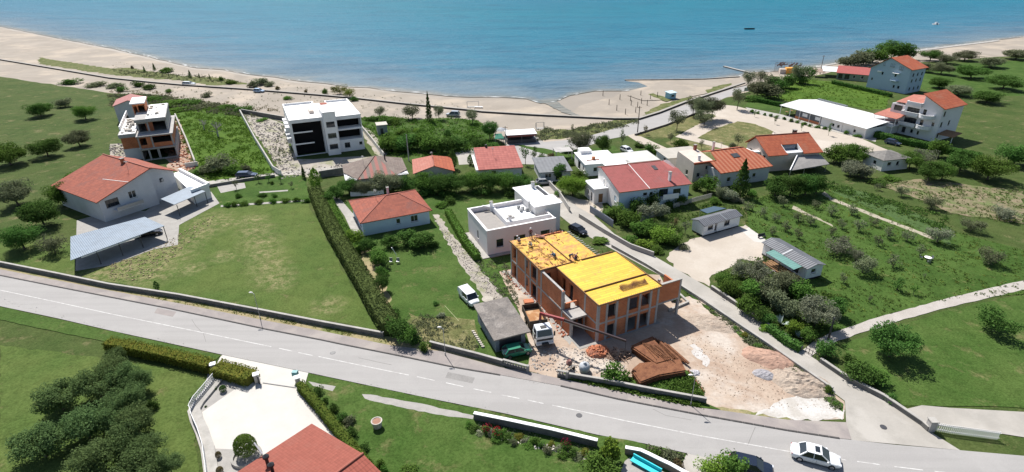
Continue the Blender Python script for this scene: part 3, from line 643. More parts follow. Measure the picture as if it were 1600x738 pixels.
t_red = tiles('red_tiles', (0.304, 0.087, 0.053), (0.228, 0.065, 0.042), patch=(0.213, 0.076, 0.057), tw=.5, tl=.6, dark=.6)
t_pink = tiles('pink_red_tiles', (0.304, 0.087, 0.080), (0.258, 0.076, 0.068), patch=(0.251, 0.091, 0.084), tw=.5, tl=.5, dark=.25, bs_=.5)
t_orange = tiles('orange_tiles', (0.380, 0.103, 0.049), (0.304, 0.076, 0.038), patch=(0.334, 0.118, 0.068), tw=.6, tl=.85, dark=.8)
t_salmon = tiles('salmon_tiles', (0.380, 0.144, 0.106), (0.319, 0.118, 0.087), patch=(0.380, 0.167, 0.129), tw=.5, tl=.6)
t_bold = tiles('bold_red_tiles', (0.380, 0.122, 0.099), (0.304, 0.091, 0.076), tw=.8, tl=1.05, dark=1.1, bs_=1.3)
t_stripe = tiles('striped_orange_tiles', (0.357, 0.091, 0.042), (0.304, 0.076, 0.038), stripes=(1.1, (0.441, 0.182, 0.106)), patch=(0.365, 0.114, 0.061), tl=.7, dark=.6, bs_=1.2)
t_brown = tiles('brown_tiles', (.19, .15, .125), (.15, .115, .10), patch=(.23, .19, .16))
t_brownstripe = tiles('patched_tiles', (.20, .16, .13), (.17, .13, .11), stripes=(1.5, (.36, .12, .10)))
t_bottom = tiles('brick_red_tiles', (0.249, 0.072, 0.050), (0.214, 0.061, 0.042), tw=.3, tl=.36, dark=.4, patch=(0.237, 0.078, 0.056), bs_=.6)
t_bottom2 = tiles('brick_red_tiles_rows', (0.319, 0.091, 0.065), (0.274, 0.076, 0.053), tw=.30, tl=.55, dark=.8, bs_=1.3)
m_tube = plain('ridge_red', (.30, .09, .06), .8)

# ---- brick house under construction ----
b = thing('brick_building_under_construction', 'two storey red clay block building under construction with yellow formwork decks on top', 'building', P(936, 540), 27)
m_form = None
def formwork(name, bright):
    m, n, l, bs = newmat(name)
    uv = n.new('ShaderNodeUVMap'); br = n.new('ShaderNodeTexBrick'); l.new(uv.outputs[0], br.inputs[0])
    br.inputs['Scale'].default_value = 1; br.inputs['Brick Width'].default_value = 2.5; br.inputs['Row Height'].default_value = .5; br.inputs['Mortar Size'].default_value = .025
    br.inputs['Color1'].default_value = (.66, .42, .02, 1); br.inputs['Color2'].default_value = (.56, .32, .014, 1); br.inputs['Mortar'].default_value = (.30, .16, .02, 1)
    c = mix(n, l, br.outputs[0], (.46, .19, .04), ramp(n, l, noisetex(n, l, .9, 6, .8), .60 - bright, .72 - bright * .9))
    c = mix(n, l, c, (.22, .11, .05), ramp(n, l, noisetex(n, l, 2.4, 6, .85), .62 - bright * .5, .72 - bright * .5))
    c = mix(n, l, c, (.62, .46, .14), ramp(n, l, noisetex(n, l, .9, 5, .7, scl=(1, 3, 1)), .60, .75))
    l.new(c, bs.inputs['Base Color']); bs.inputs['Roughness'].default_value = .6; bump(n, l, bs, br.outputs['Fac'], -.3, .03); return m
m_fw1 = formwork('worn_formwork', .16); m_fw2 = formwork('fresh_formwork', .04)
ZF = 2.95; ZT = 6.15
W1 = lambda a, b_: (a, b_, .25, 2.35, 'o')
W2 = lambda a, b_: (a, b_, 3.75, 5.45, 'o')
# left wing walls: x -2.5..6.8, y 5.7..22.3  (ground floor reaches y 3.3)
mb = MB()
Lh = []
for y in (18.6, 15.6, 13.2): pass
# openings on the long left face, measured along y from 3.3
Lg = [(16.6, 18.1, .3, 2.5), (13.0, 13.7, 1.0, 2.4), (10.2, 11.8, .2, 2.5)]
Lu = [(16.6, 18.1, 3.8, 5.6), (13.0, 14.0, 4.2, 5.6), (10.2, 11.8, 3.5, 5.6)]
panel(mb, (-2.5, 3.3, 0), (0, 1, 0), (-1, 0, 0), 19, 0, ZF, Lg)
panel(mb, (-2.5, 5.7, ZF), (0, 1, 0), (-1, 0, 0), 16.6, ZF, ZT - .1, [(a - 2.4, b_ - 2.4, c, d_) for a, b_, c, d_ in Lu])
panel(mb, (-2.5, 22.3, 0), (1, 0, 0), (0, 1, 0), 9.3, 0, ZT - .1, [(1, 2.5, .9, 2.4), (5, 6.5, .9, 2.4), (1, 2.5, 4, 5.4), (5, 6.5, 4, 5.4)])
panel(mb, (6.8, 11.6, 0), (0, 1, 0), (1, 0, 0), 10.7, 0, ZT - .1, [(2, 3.5, .9, 2.4), (6, 8, 0.1, 2.4), (2, 3.5, 4, 5.4), (6, 7.5, 4, 5.4)])
# stair/terrace bay walls on the upper floor, seen between wing and block
panel(mb, (-2.5, 11.8, ZF), (1, 0, 0), (0, -1, 0), 2.6, ZF, ZT - .12, [(.5, 1.5, ZF + .05, 5.5)])
panel(mb, (-2.2, 5.7, ZF), (1, 0, 0), (0, -1, 0), 2.3, ZF, 3.9, [(1.0, 1.9, ZF + .02, 3.85)])
panel(mb, (0, 3.9, ZF), (0, 1, 0), (-1, 0, 0), 7.7, ZF, ZT - .12, [(3.2, 4.3, ZF + .05, 5.4), (5.3, 6.3, ZF + .05, 5.4)])
panel(mb, (0, 3.3, 0), (0, 1, 0), (-1, 0, 0), 8, 0, ZF, [(1.2, 2.6, .02, 2.3)])
# right block walls: x 0..10, y .7..11.4
Fg = [(1.55, 2.85, .1, 2.35), (5.0, 6.5, .1, 2.4), (7.1, 8.5, .1, 2.4)]
Fu = [(1.55, 2.85, 3.55, 5.55), (5.0, 6.5, 3.65, 5.55), (7.1, 8.5, 3.65, 5.55)]
panel(mb, (0, .7, 0), (1, 0, 0), (0, -1, 0), 10, 0, ZF, Fg)
panel(mb, (0, .7, ZF), (1, 0, 0), (0, -1, 0), 10, ZF, ZT - .12, Fu)
panel(mb, (0, .7, 0), (0, 1, 0), (-1, 0, 0), 3.2, 0, ZT - .12, [])
panel(mb, (10, .7, 0), (0, 1, 0), (1, 0, 0), 10.7, 0, ZT - .12, [(2.5, 5, .1, 2.4), (7, 9, .9, 2.4), (2.5, 5, 3.2, 5.5), (7, 9, 4, 5.5)])
panel(mb, (0, 11.4, 0), (1, 0, 0), (0, 1, 0), 10, 0, ZT - .12, [(7.2, 9, .9, 2.4), (7.2, 9, 4, 5.4)])
panel(mb, (6.95, 5, ZF), (0, 1, 0), (1, 0, 0), 6, ZF, ZT - .14, [(2, 3, ZF + .05, 5.3)], t=.2)
mb.build('block_wall', m_brick, b)
e = MB(); panel(e, (10.3, 1.0, ZF + .1), (1, 0, 0), (0, -1, 0), 3.9, ZF + .1, 5.95, [])
panel(e, (14.2, 1.25, ZF + .1), (0, 1, 0), (1, 0, 0), 3.2, ZF + .1, 5.0, []); e.build('parapet_wall', m_brick, b)
MB().box(10.3, 14.28, .93, 1.32, 5.96, 6.08).build('wall_coping', m_cap, b)
# concrete frame: columns and ring beams 3 cm proud of the blocks
def col_(x, y, z0=0, z1=ZT - .12, w=.3): return (x - w / 2, x + w / 2, y - w / 2, y + w / 2, z0, z1)
for x, y, z0, z1 in [(-2.38, 22.18, 0, 6.0), (-2.38, 18.05 + 3.9, 0, .01), (-2.38, 20.1, 0, 6.0), (-2.38, 17.1, 0, 6.0), (-2.38, 15.4, 0, 6.0), (-2.38, 13.2, 0, 6.0), (-2.38, 11.9, 0, 6.15), (-2.38, 5.8, 0, 6.0), (-2.38, 3.42, 0, 2.9),
                     (.12, .82, 0, 6.02), (1.4, .82, 0, 6.0), (3.0, .82, 0, 6.0), (4.85, .82, 0, 6.0), (6.8, .82, 0, 6.0), (8.65, .82, 0, 6.0), (9.9, .82, 0, 6.02), (.12, 3.9, 0, 6.02), (14.1, 1.15, 0, 6.0), (6.8, 22.2, 0, 6), (9.9, 11.3, 0, 6), (6.9, 11.7, 0, 6.2)]:
    if z1 > .1: MB().box(x - .17, x + .17, y - .17, y + .17, z0, z1).build('column', m_beton, b)
r = MB()
r.box(-2.55, -2.2, 3.3, 22.33, ZF - .12, ZF + .14); r.box(-.03, 10.05, .66, 1.0, ZF - .12, ZF + .14); r.box(-.04, .24, 1.002, 3.9, ZF - .12, ZF + .14)
r.box(-2.19, 6.8, 22.1, 22.34, ZF - .12, ZF + .14); r.box(9.8, 10.04, 1.002, 11.42, ZF - .12, ZF + .14)
r.box(10.3, 14.3, .95, 1.28, ZF - .16, ZF + .098)
r.box(-2.54, -2.22, 5.95, 11.7, 5.95, 6.06)
r.build('ring_beam', m_beton, b)
s_ = MB().box(-2.18, 6.7, 5.5, 22.05, ZF - .15, ZF + .05); s_.box(.26, 9.78, 1.02, 5.48, ZF - .15, ZF + .05); s_.box(10.06, 14.2, 1.3, 11.3, ZF - .15, ZF + .04); s_.box(6.72, 9.78, 5.5, 11.3, ZF - .15, ZF + .05)
s_.build('floor_slab', m_beton, b)
bal = MB().box(-2.6, .0, 3.15, 5.5, ZF - .1, ZF + .16); bal.box(-.6, 0.0, 5.5, 5.69, ZF, ZF + .15).build('balcony_slab', m_beton, b)
g = MB().box(-2.8, 10.6, 0.4, 22.6, -.05, .06); g.build('base_slab', m_conc, b)
def deck(x0, x1, y0, y1, z, mat, edge=.08):
    o = MB().box(x0, x1, y0, y1, z, z + .05).build('formwork_deck', mat, b)
    k = MB(); yy = y0 + .3
    while yy < y1: k.box(x0 - .02, x1 + .15, yy, yy + .08, z - .2, z - .002); yy += .62
    k.build('joist', m_wood2, o); return o
m_wood2 = M('yellow_timber', (.52, .33, .07), .8, (.40, .24, .05), 2, .35, .65, 8, .2, .1)
deck(-2.62, 2.45, 11.9, 22.35, ZT, m_fw1); deck(2.6, 7.0, 12.0, 21.2, ZT + .09, m_fw1)
deck(-.1, 10.25, 4.15, 11.6, ZT + .06, m_fw2); deck(-.1, 10.2, .55, 4.05, ZT - .02, m_fw2)
deck(.6, 4.2, 11.62, 12.4, ZT + .02, m_fw1)
# shuttering beam round the deck edges
sh = MB()
for p, q in (((-2.66, 11.9, ZT + .02), (-2.66, 22.4, ZT + .02)), ((-.15, .5, ZT - .02), (-.15, 11.6, ZT - .02)), ((-.15, .5, ZT - .06), (10.25, .5, ZT - .06)), ((-.1, 4.1, ZT + .13), (10.25, 4.1, ZT + .13)), ((2.52, 12, ZT + .16), (2.52, 21.4, ZT + .16)), ((-2.6, 11.84, ZT + .1), (2.5, 11.84, ZT + .1)), ((4.2, 11.75, ZT + .2), (9.8, 11.75, ZT + .2)), ((10.32, .6, ZT + .1), (10.32, 11.6, ZT + .1))):
    sh.bar(p, q, .1, .22)
sh.build('edge_board', m_wood, b)
st = MB(); rn = random.Random(5)
for i in range(15): yy = 12.3 + i * .62; st.box(6.95, 7.75 + rn.uniform(-.1, .15), yy, yy + .14, ZT - .02, ZT + .06)
st.build('cantilever_plank', m_conc, b)
kk = MB()
for x in [i * .11 for i in range(40)]:
    zz = ZT + .15 + .12 * sin(x * 9); kk.bar((4.6 + x, 2.1 + .15 * sin(x * 3), ZT + .06), (4.75 + x, 2.9 + .15 * sin(x * 3), ZT + .35), .03)
    kk.bar((4.75 + x, 2.9 + .15 * sin(x * 3), ZT + .35), (4.6 + x, 1.7, ZT + .06), .03)
kk.bar((4.4, 2.5, ZT + .2), (9.1, 2.6, ZT + .2), .05)
kk.build('rebar_cage', M('rusty_rebar', (.20, .09, .045), .9, (.14, .06, .03), 3), b)
rb = MB()
for i in range(60):
    x = rn.uniform(.3, 6.6); y = rn.uniform(21.3, 22.3)
    rb.bar((x, y, ZT - .1), (x + rn.uniform(-.2, .5), y + rn.uniform(-.3, .3), ZT + rn.uniform(.05, .5)), .03)
for i in range(45):
    y = rn.uniform(12.2, 12.9); x = rn.uniform(3.5, 9.8)
    rb.bar((x, y, ZT - .4), (x + rn.uniform(-.3, .3), y + rn.uniform(-.2, .2), ZT + rn.uniform(.05, .45)), .03)
for i in range(36):
    y = 12.3 + i * .28; rb.bar((-2.5, y, ZT), (-2.5, y + rn.uniform(-.04, .04), ZT + rn.uniform(.1, .32)), .025)
for i in range(30):
    x = -.1 + i * .35; rb.bar((x, .6, ZT - .1), (x, .6, ZT + rn.uniform(.1, .22)), .025)
rb.build('rebar', M('rusty_rebar_b', (.16, .075, .04), .9), b)
tr = MB(); panel(tr, (4.3, 21.25, ZF + .2), (1, 0, 0), (0, -1, 0), 2.5, ZF + .2, ZT - .2, [], t=.2); tr.build('stair_wall', m_brick, b); MB().box(1.9, 2.1, 21.2, 22.6, ZT + .08, ZT + .2).build('plank', m_stone, b)
for x in (.8, 2.2, 3.8, 5.6, 7.6, 9.2):
    for y in (2, 4.2, 6.5, 9): MB().tube((x, y, ZF + .05), (x, y, ZT - .2), .04, n=6).build('steel_prop', m_metal, b)
for x, y in ((11.2, 4.3), (12.4, 3.6)): MB().box(x - .15, x + .15, y - .15, y + .15, ZF + .04, ZF + 2.1).build('column_stub', m_beton, b)
cl = MB(); rn = random.Random(77)
for i in range(80):
    x, y = (rn.uniform(-2.4, 2.2), rn.uniform(12.2, 22)) if i < 70 else (rn.uniform(2.8, 6.8), rn.uniform(12.3, 21)) if i < 105 else (rn.uniform(-2, 9), rn.uniform(11.7, 12.4))
    a = rn.choice((0, 1.57)) + rn.uniform(-.4, .4); L = rn.uniform(.15, 1.1); zz = ZT + .13 + rn.uniform(.0, .1); d_ = Vector((cos(a), sin(a), 0)) * L / 2
    cl.bar(Vector((x, y, zz)) - d_, Vector((x, y, zz)) + d_, rn.uniform(.05, .16), .05)
cl.build('loose_boards', M('loose_timber', (.40, .22, .06), .85, (.20, .10, .04), 1.2), b, kind='stuff')
MB().box(-2.3, -2.0, 6.0, 11.6, ZF + .05, ZF + .07).build('terrace_strip', m_conc, b)
wl = MB(); wl.face([(-2.2, 5.95, 6.04), (-2.2, 11.6, 6.04), (-1.4, 11.6, 4.4), (-1.9, 5.95, 4.0)]); wl.face([(-1.9, 5.95, 3.98), (-1.4, 11.6, 4.38), (-2.2, 11.6, 6.0), (-2.2, 5.95, 6.0)]); wl.build('leaning_board', m_wood2, b)

# ---- white flat roofed house ----
b = thing('flat_roofed_house', 'white single storey house with flat roofs and a raised roof block, beside the gravel path', 'house', P(762, 400), 24)
walls(b, 0, 13.2, 0, 10.4, 0, 4.75, m_pink, {'F': [(1.7, 3.0, 1.3, 2.8, 'k'), (5.0, 7.2, 1.1, 2.8, 'k'), (10.2, 12.0, 1.1, 2.8, 'k')], 'L': [(4.6, 5.3, 1.2, 2.8, 'k')]}, t=.28)
MB().box(.3, 4.4, .3, 10.1, 3.9, 4.0).build('terrace_floor', M('screed', (.34, .315, .29), .9, (.30, .28, .26), 1), b)
MB().box(4.4, 12.9, 5.6, 10.1, 3.9, 4.1).box(4.6, 10.8, 1.9, 5.6, 3.9, 4.15).build('roof_sheet', m_white, b)
c = MB()
for a in ((-.08, .33, -.08, 10.48), (.332, 13.2, -.08, .3), (.332, 13.2, 10.1, 10.48)): c.box(*a, 4.752, 4.87)
c.build('parapet_cap', m_white, b)
MB().box(4.4, 4.7, 1.6, 10.08, 3.95, 5.0).box(4.702, 12.9, 1.6, 1.85, 3.95, 4.95).build('upstand', m_white, b)
walls(b, 11.0, 16.2, 4.2, 14.0, 0, 5.6, m_offw, {'R': [(1.0, 2.2, 1.2, 2.6, 'k')]}, name='raised_wall')
MB().prism([(10.75, 3.95), (16.5, 3.95), (16.5, 8.2), (14.9, 8.2), (14.9, 14.6), (10.75, 14.6)], 5.602, 5.78).build('roof_slab', m_white, b)
chimney(b, 14.4, 12.8, 5.7, 7.0, .55, m_greyw); chimney(b, 4.3, 9.3, 4.0, 5.9, .45, m_white); chimney(b, 5.2, 2.2, 4.0, 5.8, .45, m_white)
MB().bar((2.8, 9.9, 5.1), (4.2, 9.6, 4.8), .35, .15).build('chimney_flue', m_white, b)
ac = MB(); 
for i, (x, y) in enumerate(((9.2, 6.6), (9.8, 7.2), (9.3, 8.0), (10.3, 6.3))): ac.box(x - .3, x + .3, y - .15, y + .15, 4.15, 4.75)
ac.build('roof_unit', m_metal, b)
MB().tube((10.6, 6.0, 4.1), (10.6, 6.0, 6.2), .16).build('flue', m_metal, b)
ss = MB()
for i in range(9): ss.box(5.4 + i * .18, 5.5 + i * .18, 4.2, 4.6, 4.16, 4.45)
ss.build('spare_tiles', m_beton, b)
MB().box(-1.2, 14, -.9, 0 - .02, 0, .14).box(-1.2, -.02, -.02, 10, 0, .14).build('plinth_path', m_cap, b)

# ---- pale blue house, red hip roof ----
b = thing('hip_roofed_house', 'pale blue single storey house with red hip roof in the garden beside the long hedge', 'house', P(567, 368), 26)
walls(b, .2, 12.9, -.4, 10.6, 0, 2.95, m_bluew, {'F': [(6.2, 7.0, 1.2, 2.2), (9.0, 10.4, 1.0, 2.3)], 'L': [(2, 3.2, 1.0, 2.2), (6, 7, .1, 2.2, 'd')], 'R': [(3, 4.4, 1, 2.2)]})
hip_roof(b, .2, 12.9, -.4, 10.6, 2.95, 4.9, (6.2, 5.6), (8.6, 5.6), t_red, ridge=m_tube, oh=.5)
chimney(b, 7.2, 8.6, 3.6, 5.3, .4)
MB().box(-1.6, .18, -.4, 11, 0, .12).build('side_path', m_cap, b)

# ---- brown patched roof house ----
b = thing('brown_roofed_house', 'low house with greyish brown roof and red striped hip end behind the olive tree', 'house', P(545, 300), 20)
walls(b, 0, 13, 0, 9, 0, 2.8, m_greyw, {'F': [(2, 3.2, 1, 2.1), (6, 7.2, 1, 2.1)]})
mb = MB(); ze = 2.75; A, B, C, D = (-.4, -.4, ze), (13.4, -.4, ze), (13.4, 9.4, ze), (-.4, 9.4, ze); E_ = (7.2, 8.6, 4.9); G = (7.2, 9.0, 4.9)
o1 = MB(); o1.slab([(-.4, 4.5, 3.0), (2.2, -.4, 2.8), (7.2, 8.6, 4.9), (-.4, 9.4, 3.2)], .12); o1.slab([(10.6, -.4, 2.8), (13.4, 2.0, 3.0), (13.4, 9.4, 3.4), (7.2, 8.6, 4.9)], .12); o1.build('roof', t_brown, b)
o2 = MB().slab([(2.2, -.5, 2.8), (10.6, -.5, 2.8), (7.2, 8.6, 4.9)], .13).build('hip_end', t_brownstripe, b)
MB().slab([(-.4, -.4, 2.7), (13.4, -.4, 2.7), (13.4, 9.4, 2.7), (-.4, 9.4, 2.7)], .1).build('eaves', m_greyw, b)
MB().tube((2.2, -.5, 2.85), (7.2, 8.6, 4.95), .1, n=6).build('ridge_tiles', plain('brown_ridge', (.13, .08, .06), .8), b)
MB().tube((9.2, 7.0, 4.0), (9.2, 7.0, 5.6), .16).build('chimney_pipe', m_black, b)

# ---- small salmon hip roof ----
b = thing('salmon_roofed_house', 'small house with two toned salmon hip roof behind the tall green hedge', 'house', P(650, 290), 12)
walls(b, 0, 8.6, 0, 9.5, 0, 3.0, m_beige, {'F': [(1.5, 2.7, 1, 2.1), (5.5, 6.7, 1, 2.1)], 'R': [(2, 3.2, 1, 2.1), (6, 7, 1, 2.1)]})
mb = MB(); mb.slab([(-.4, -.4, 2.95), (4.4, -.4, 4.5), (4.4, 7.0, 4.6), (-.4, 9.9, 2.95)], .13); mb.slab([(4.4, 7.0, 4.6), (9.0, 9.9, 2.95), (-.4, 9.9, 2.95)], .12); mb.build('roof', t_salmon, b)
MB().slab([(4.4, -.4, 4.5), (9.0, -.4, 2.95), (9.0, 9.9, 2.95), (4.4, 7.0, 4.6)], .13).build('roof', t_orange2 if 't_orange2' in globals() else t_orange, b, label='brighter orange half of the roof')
g = MB(); g.face([(0, 0, 3.0), (8.6, 0, 3.0), (4.4, 0, 4.42)]); g.build('gable_wall', m_beige, b)
MB().tube((4.4, -.4, 4.55), (4.4, 7.0, 4.65), .11, n=6).build('ridge_tiles', m_tube, b)

# ---- bold tile shed roof house ----
b = thing('red_tiled_house', 'small white walled house under one steep pink red slope of large roof tiles', 'house', P(748, 282), 11)
walls(b, 0, 10.2, 0, 10.2, 0, 2.6, m_offw, {'L': [(2, 3.2, 1, 2.1), (6, 7, 1, 2.1)], 'F': [(3, 4.2, 1, 2.1)]})
mb = MB(); mb.slab([(.0, -.5, 2.7), (10.5, -.5, 2.7), (10.3, 10.6, 4.6), (.1, 10.6, 4.6)], .16); mb.build('roof', t_bold, b)
walls(b, .05, 10.15, 10.0, 10.2, 2.6, 4.4, m_offw, name='back_wall', t=.1)
for xx in (.01, 10.05):
    s_ = MB(); s_.face([(xx, 0, 2.6), (xx, 10.2, 2.6), (xx, 10.2, 4.4), (xx, 0, 2.62)][::-1]); s_.face([(xx + .15, 0, 2.6), (xx + .15, 10.2, 2.6), (xx + .15, 10.2, 4.4), (xx + .15, 0, 2.62)]); s_.build('side_wall', m_offw, b)
MB().box(-.55, -.02, -.4, 10.5, 2.55, 2.7).build('eave_band', m_offw, b); MB().box(2.9, 3.4, 10.3, 10.7, 4.5, 5.2).build('chimney', m_black, b)

# ---- grey flat shed ----
b = thing('grey_roofed_shed', 'low building with a plain dark grey sheet roof beside the narrow concrete path', 'shed', P(845, 285), 10)
walls(b, 0, 7.0, 0, 8.5, 0, 2.4, m_greyw, {'F': [(1, 2.5, .9, 2.0), (3.5, 5, .3, 2.1, 'k')]})
MB().slab([(-.5, -.4, 2.5), (7.4, -.4, 2.5), (7.4, 9.0, 3.0), (-.5, 9.0, 3.0)], .12).build('roof', ribbed('slate_sheet', (.15, .155, .165), (.12, .125, .135), .9, .7, .2), b)
b = thing('grey_canopy', 'small pale flat canopy at the corner behind the dark grey roofed building', 'canopy', P(868, 252), 10)
MB().box(0, 4.5, 0, 4, 2.3, 2.42).build('roof', m_beton, b)
for x, y in ((.2, .2), (4.3, .2), (.2, 3.8), (4.3, 3.8)): MB().box(x - .08, x + .08, y - .08, y + .08, 0, 2.3).build('post', m_metal, b)

# ---- white flat terraces behind the long red roof ----
b = thing('white_flat_annex', 'white flat roofed building with stepped roof terrace and small brick chimney', 'building', P(914, 276), 12)
walls(b, 0, 8.4, 0, 9, 0, 2.9, m_offw, {'L': [(1, 2, 1, 2.1), (4, 6, .1, 2.2, 'k')], 'F': [(2, 3, 1, 2.1)]})
MB().box(-.2, 8.6, -.2, 9.2, 2.902, 3.05).build('roof_slab', m_white, b); MB().box(1.0, 3.8, 7.2, 10, 2.5, 3.9).build('stair_head', m_white, b)
MB().box(4.0, 9.6, -2.2, 1.2, 3.06, 3.2).build('terrace_step', m_white, b)
k = MB(); k.box(2.5, 3.2, 2.5, 3.1, 3.05, 3.8); k.box(1, 4.2, 2.4, 2.5, 3.05, 3.25); k.build('chimney', m_brick, b)
b = thing('pale_roofed_outbuilding', 'outbuilding under a plain pale flat roof next to the parked white hatchback', 'building', P(972, 270), 17)
walls(b, 0, 9.3, 0, 6.0, 0, 2.4, m_offw, {'L': [(1, 2.2, .9, 2.0)]})
MB().slab([(-.3, -.5, 2.5), (9.7, -.5, 2.5), (9.7, 6.4, 2.75), (-.3, 6.4, 2.75)], .12).build('roof', M('pale_sheet', (.50, .49, .46), .8, (.46, .45, .42), .4, fine=4, finev=.05), b)
b = thing('cream_roofed_outbuilding', 'outbuilding under a cream flat roof behind the right end of the long red roof', 'building', P(1042, 262), 15)
walls(b, 0, 9.6, 0, 6.0, 0, 2.4, m_offw, {'L': [(1, 2.2, .9, 2.0)]})
MB().slab([(-.3, -.5, 2.5), (10.0, -.5, 2.5), (10.0, 6.6, 2.7), (-.3, 6.6, 2.7)], .12).build('roof', M('cream_sheet', (.42, .39, .34), .8, (.36, .335, .29), .4, fine=4, finev=.05), b)
# ---- long red roofed house ----
b = thing('long_red_roofed_house', 'long two level house with one wide pinkish red roof slope and skylight, beside the lane', 'house', P(965, 325), 17)
walls(b, -.9, 15.0, -2.2, 8.5, 0, 4.6, m_bluew, {'F': [(5.3, 6.3, 2.9, 3.7), (6.8, 7.6, 2.9, 3.7), (9.0, 11.0, 2.3, 4.0, 'k'), (12.2, 14.0, 2.5, 3.7, 'k'), (3, 4.2, .9, 2.0)], 'R': [(3, 4.2, 2.8, 3.8)]}, name='front_wall', top=True)
mb = MB(); panel(mb, (-.95, -2.2, 0), (0, 1, 0), (-1, 0, 0), 10.7, 0, 4.6, [(1.2, 2.2, 1.8, 3.0), (7.0, 8.2, 1.5, 3.2)], t=.05); mb.build('gable_wall', m_offw, b)
window(b, (-.95, -2.2, 0), (0, 1, 0), (-1, 0, 0), (1.2, 2.2, 1.8, 3.0)); window(b, (-.95, -2.2, 0), (0, 1, 0), (-1, 0, 0), (7.0, 8.2, 1.5, 3.2))
g = MB(); ta = [(-.95, -2.2, 4.6), (-.95, 6.8, 6.6), (-.95, 8.5, 6.2), (-.95, 8.5, 4.6)]; g.face(ta[::-1]); g.face([(p[0] + .3, p[1], p[2]) for p in ta]); g.build('gable_wall', m_offw, b)
g = MB(); ta = [(15.0, -2.2, 4.6), (15.0, 6.8, 6.6), (15.0, 8.5, 6.2), (15.0, 8.5, 4.6)]; g.face(ta); g.face([(p[0] - .3, p[1], p[2]) for p in ta][::-1]); g.build('gable_wall', m_offw, b)
mb = MB(); mb.slab([(-1.2, -2.6, 4.62), (15.3, -2.6, 4.62), (15.3, 3.4, 5.98), (12.9, 3.4, 5.98), (12.9, 6.9, 6.75), (-1.2, 6.9, 6.75)], .15)
mb.slab([(-1.2, 6.9, 6.75), (12.9, 6.9, 6.75), (15.3, 6.9, 6.5), (15.3, 8.9, 6.1), (-1.2, 8.9, 6.1)][0:2] + [(12.9, 8.9, 6.1), (-1.2, 8.9, 6.1)], .15); mb.slab([(12.95, 3.42, 5.9), (15.3, 3.42, 5.9), (15.3, 8.9, 5.9), (12.95, 8.9, 5.9)], .12)
rf = mb.build('roof', t_pink, b)
MB().bar((5.6, -2.6, 4.64), (5.2, 6.9, 6.78), .14, .06).build('roof_seam', m_offw, rf); MB().bar((-1.25, 6.9, 6.78), (12.95, 6.9, 6.78), .22, .1).build('ridge_tiles', m_tube, rf); MB().bar((-1.2, -2.62, 4.56), (15.3, -2.62, 4.56), .16, .16).build('gutter', m_tube, rf)
MB().slab([(9.8, 3.6, 6.12), (10.7, 3.6, 6.12), (10.7, 5.2, 6.48), (9.8, 5.2, 6.48)], .08).build('skylight', m_frame_d, rf)
chimney(b, 11.1, -.6, 4.6, 6.9, .45, m_white, d=.6)
MB().box(8.4, 12.0, -3.4, -2.25, 2.1, 2.25).box(8.4, 12.0, -3.4, -3.3, 2.252, 3.2).build('balcony', m_offw, b)
MB().tube((-1.3, 4.6, .0), (-1.3, 4.6, 4.9), .16).build('flue', m_white, b)
walls(b, -4.0, -1.0, 3.2, 8.4, 0, 3.3, m_offw, {'L': [(1, 1.8, .2, 2.2, 'k'), (3, 4, 1, 2.2)], 'F': [(1, 2, .2, 2.2, 'd')]}, name='porch_wall')
MB().box(-4.15, -1.0, 3.05, 8.55, 3.302, 3.45).build('porch_roof', m_white, b)
MB().slab([(15.3, 3.2, 2.7), (18.2, 3.2, 2.7), (18.2, 8, 3.4), (15.3, 8, 3.4)], .12).build('side_roof', t_orange, b); walls(b, 15.32, 18.0, 3.4, 7.8, 0, 2.55, m_offw, name='side_wall')

# ---- orange striped roof house ----
b = thing('orange_striped_house', 'beige house with bold striped orange roof and open roof hatch, dark conifer in front', 'house', P(1120, 285), 20)
walls(b, -1.6, 12.0, -2.8, 4.5, 0, 3.6, m_greyw, {'F': [(2, 3, 1, 2.1), (9, 10, 1.2, 2.2)], 'R': [(3, 4.2, 1, 2.2)], 'L': [(1, 2, .2, 2.1, 'd'), (4.5, 5.6, 1.2, 2.3)]})
walls(b, -5.4, -.2, 2.0, 9.0, 0, 4.6, m_beige, {'L': [(2, 3, 1, 2.2)], 'F': [(1, 2, 1, 2.1), (3.2, 3.9, 2.6, 3.6)]}, name='wing_wall')
g = MB(); A = [(-5.4, 2, 4.6), (-5.4, 9, 4.6), (-5.4, 8.8, 5.4)]; g.face(A[::-1]); g.face([(-.2, 2, 4.6), (-.2, 8.8, 5.4), (-5.4, 8.8, 5.4), (-5.4, 2.0, 4.62)][::-1]); g.build('wing_terrace', m_beige, b)
mb = MB(); mb.slab([(-2.0, -3.3, 3.55), (12.4, -3.3, 3.55), (12.4, .5, 4.8), (9.9, 4.6, 6.0), (.6, 4.6, 6.0), (-.2, .9, 4.9), (-2.0, .9, 4.9)], .16); mb.slab([(.6, 4.6, 6.0), (9.9, 4.6, 6.0), (12.4, .5, 4.8), (12.4, 8.9, 4.6), (.6, 8.9, 4.6)][0:2] + [(9.9, 8.9, 4.6), (.6, 8.9, 4.6)], .16)
rf = mb.build('roof', t_stripe, b); MB().slab([(9.92, 4.6, 5.98), (12.4, .5, 4.8), (12.4, 8.9, 4.6), (9.92, 8.9, 4.6)], .14).build('hip_end', t_orange, b)
MB().slab([(4.7, 1.2, 5.12), (6.6, 1.2, 5.12), (6.6, 2.6, 5.55), (4.7, 2.6, 5.55)], .1).build('roof_hatch', m_frame_d, rf)
MB().tube((.6, 4.6, 6.05), (9.9, 4.6, 6.05), .12, n=6).build('ridge_tiles', m_tube, rf)
MB().box(-5.6, .0, 1.6, 1.98, 4.3, 4.75).build('terrace_edge', t_orange, b)
chimney(b, -1.0, 8.4, 4.6, 6.6, .6, m_tube); chimney(b, 3.6, 7.6, 4.8, 7.0, .45, m_offw); 
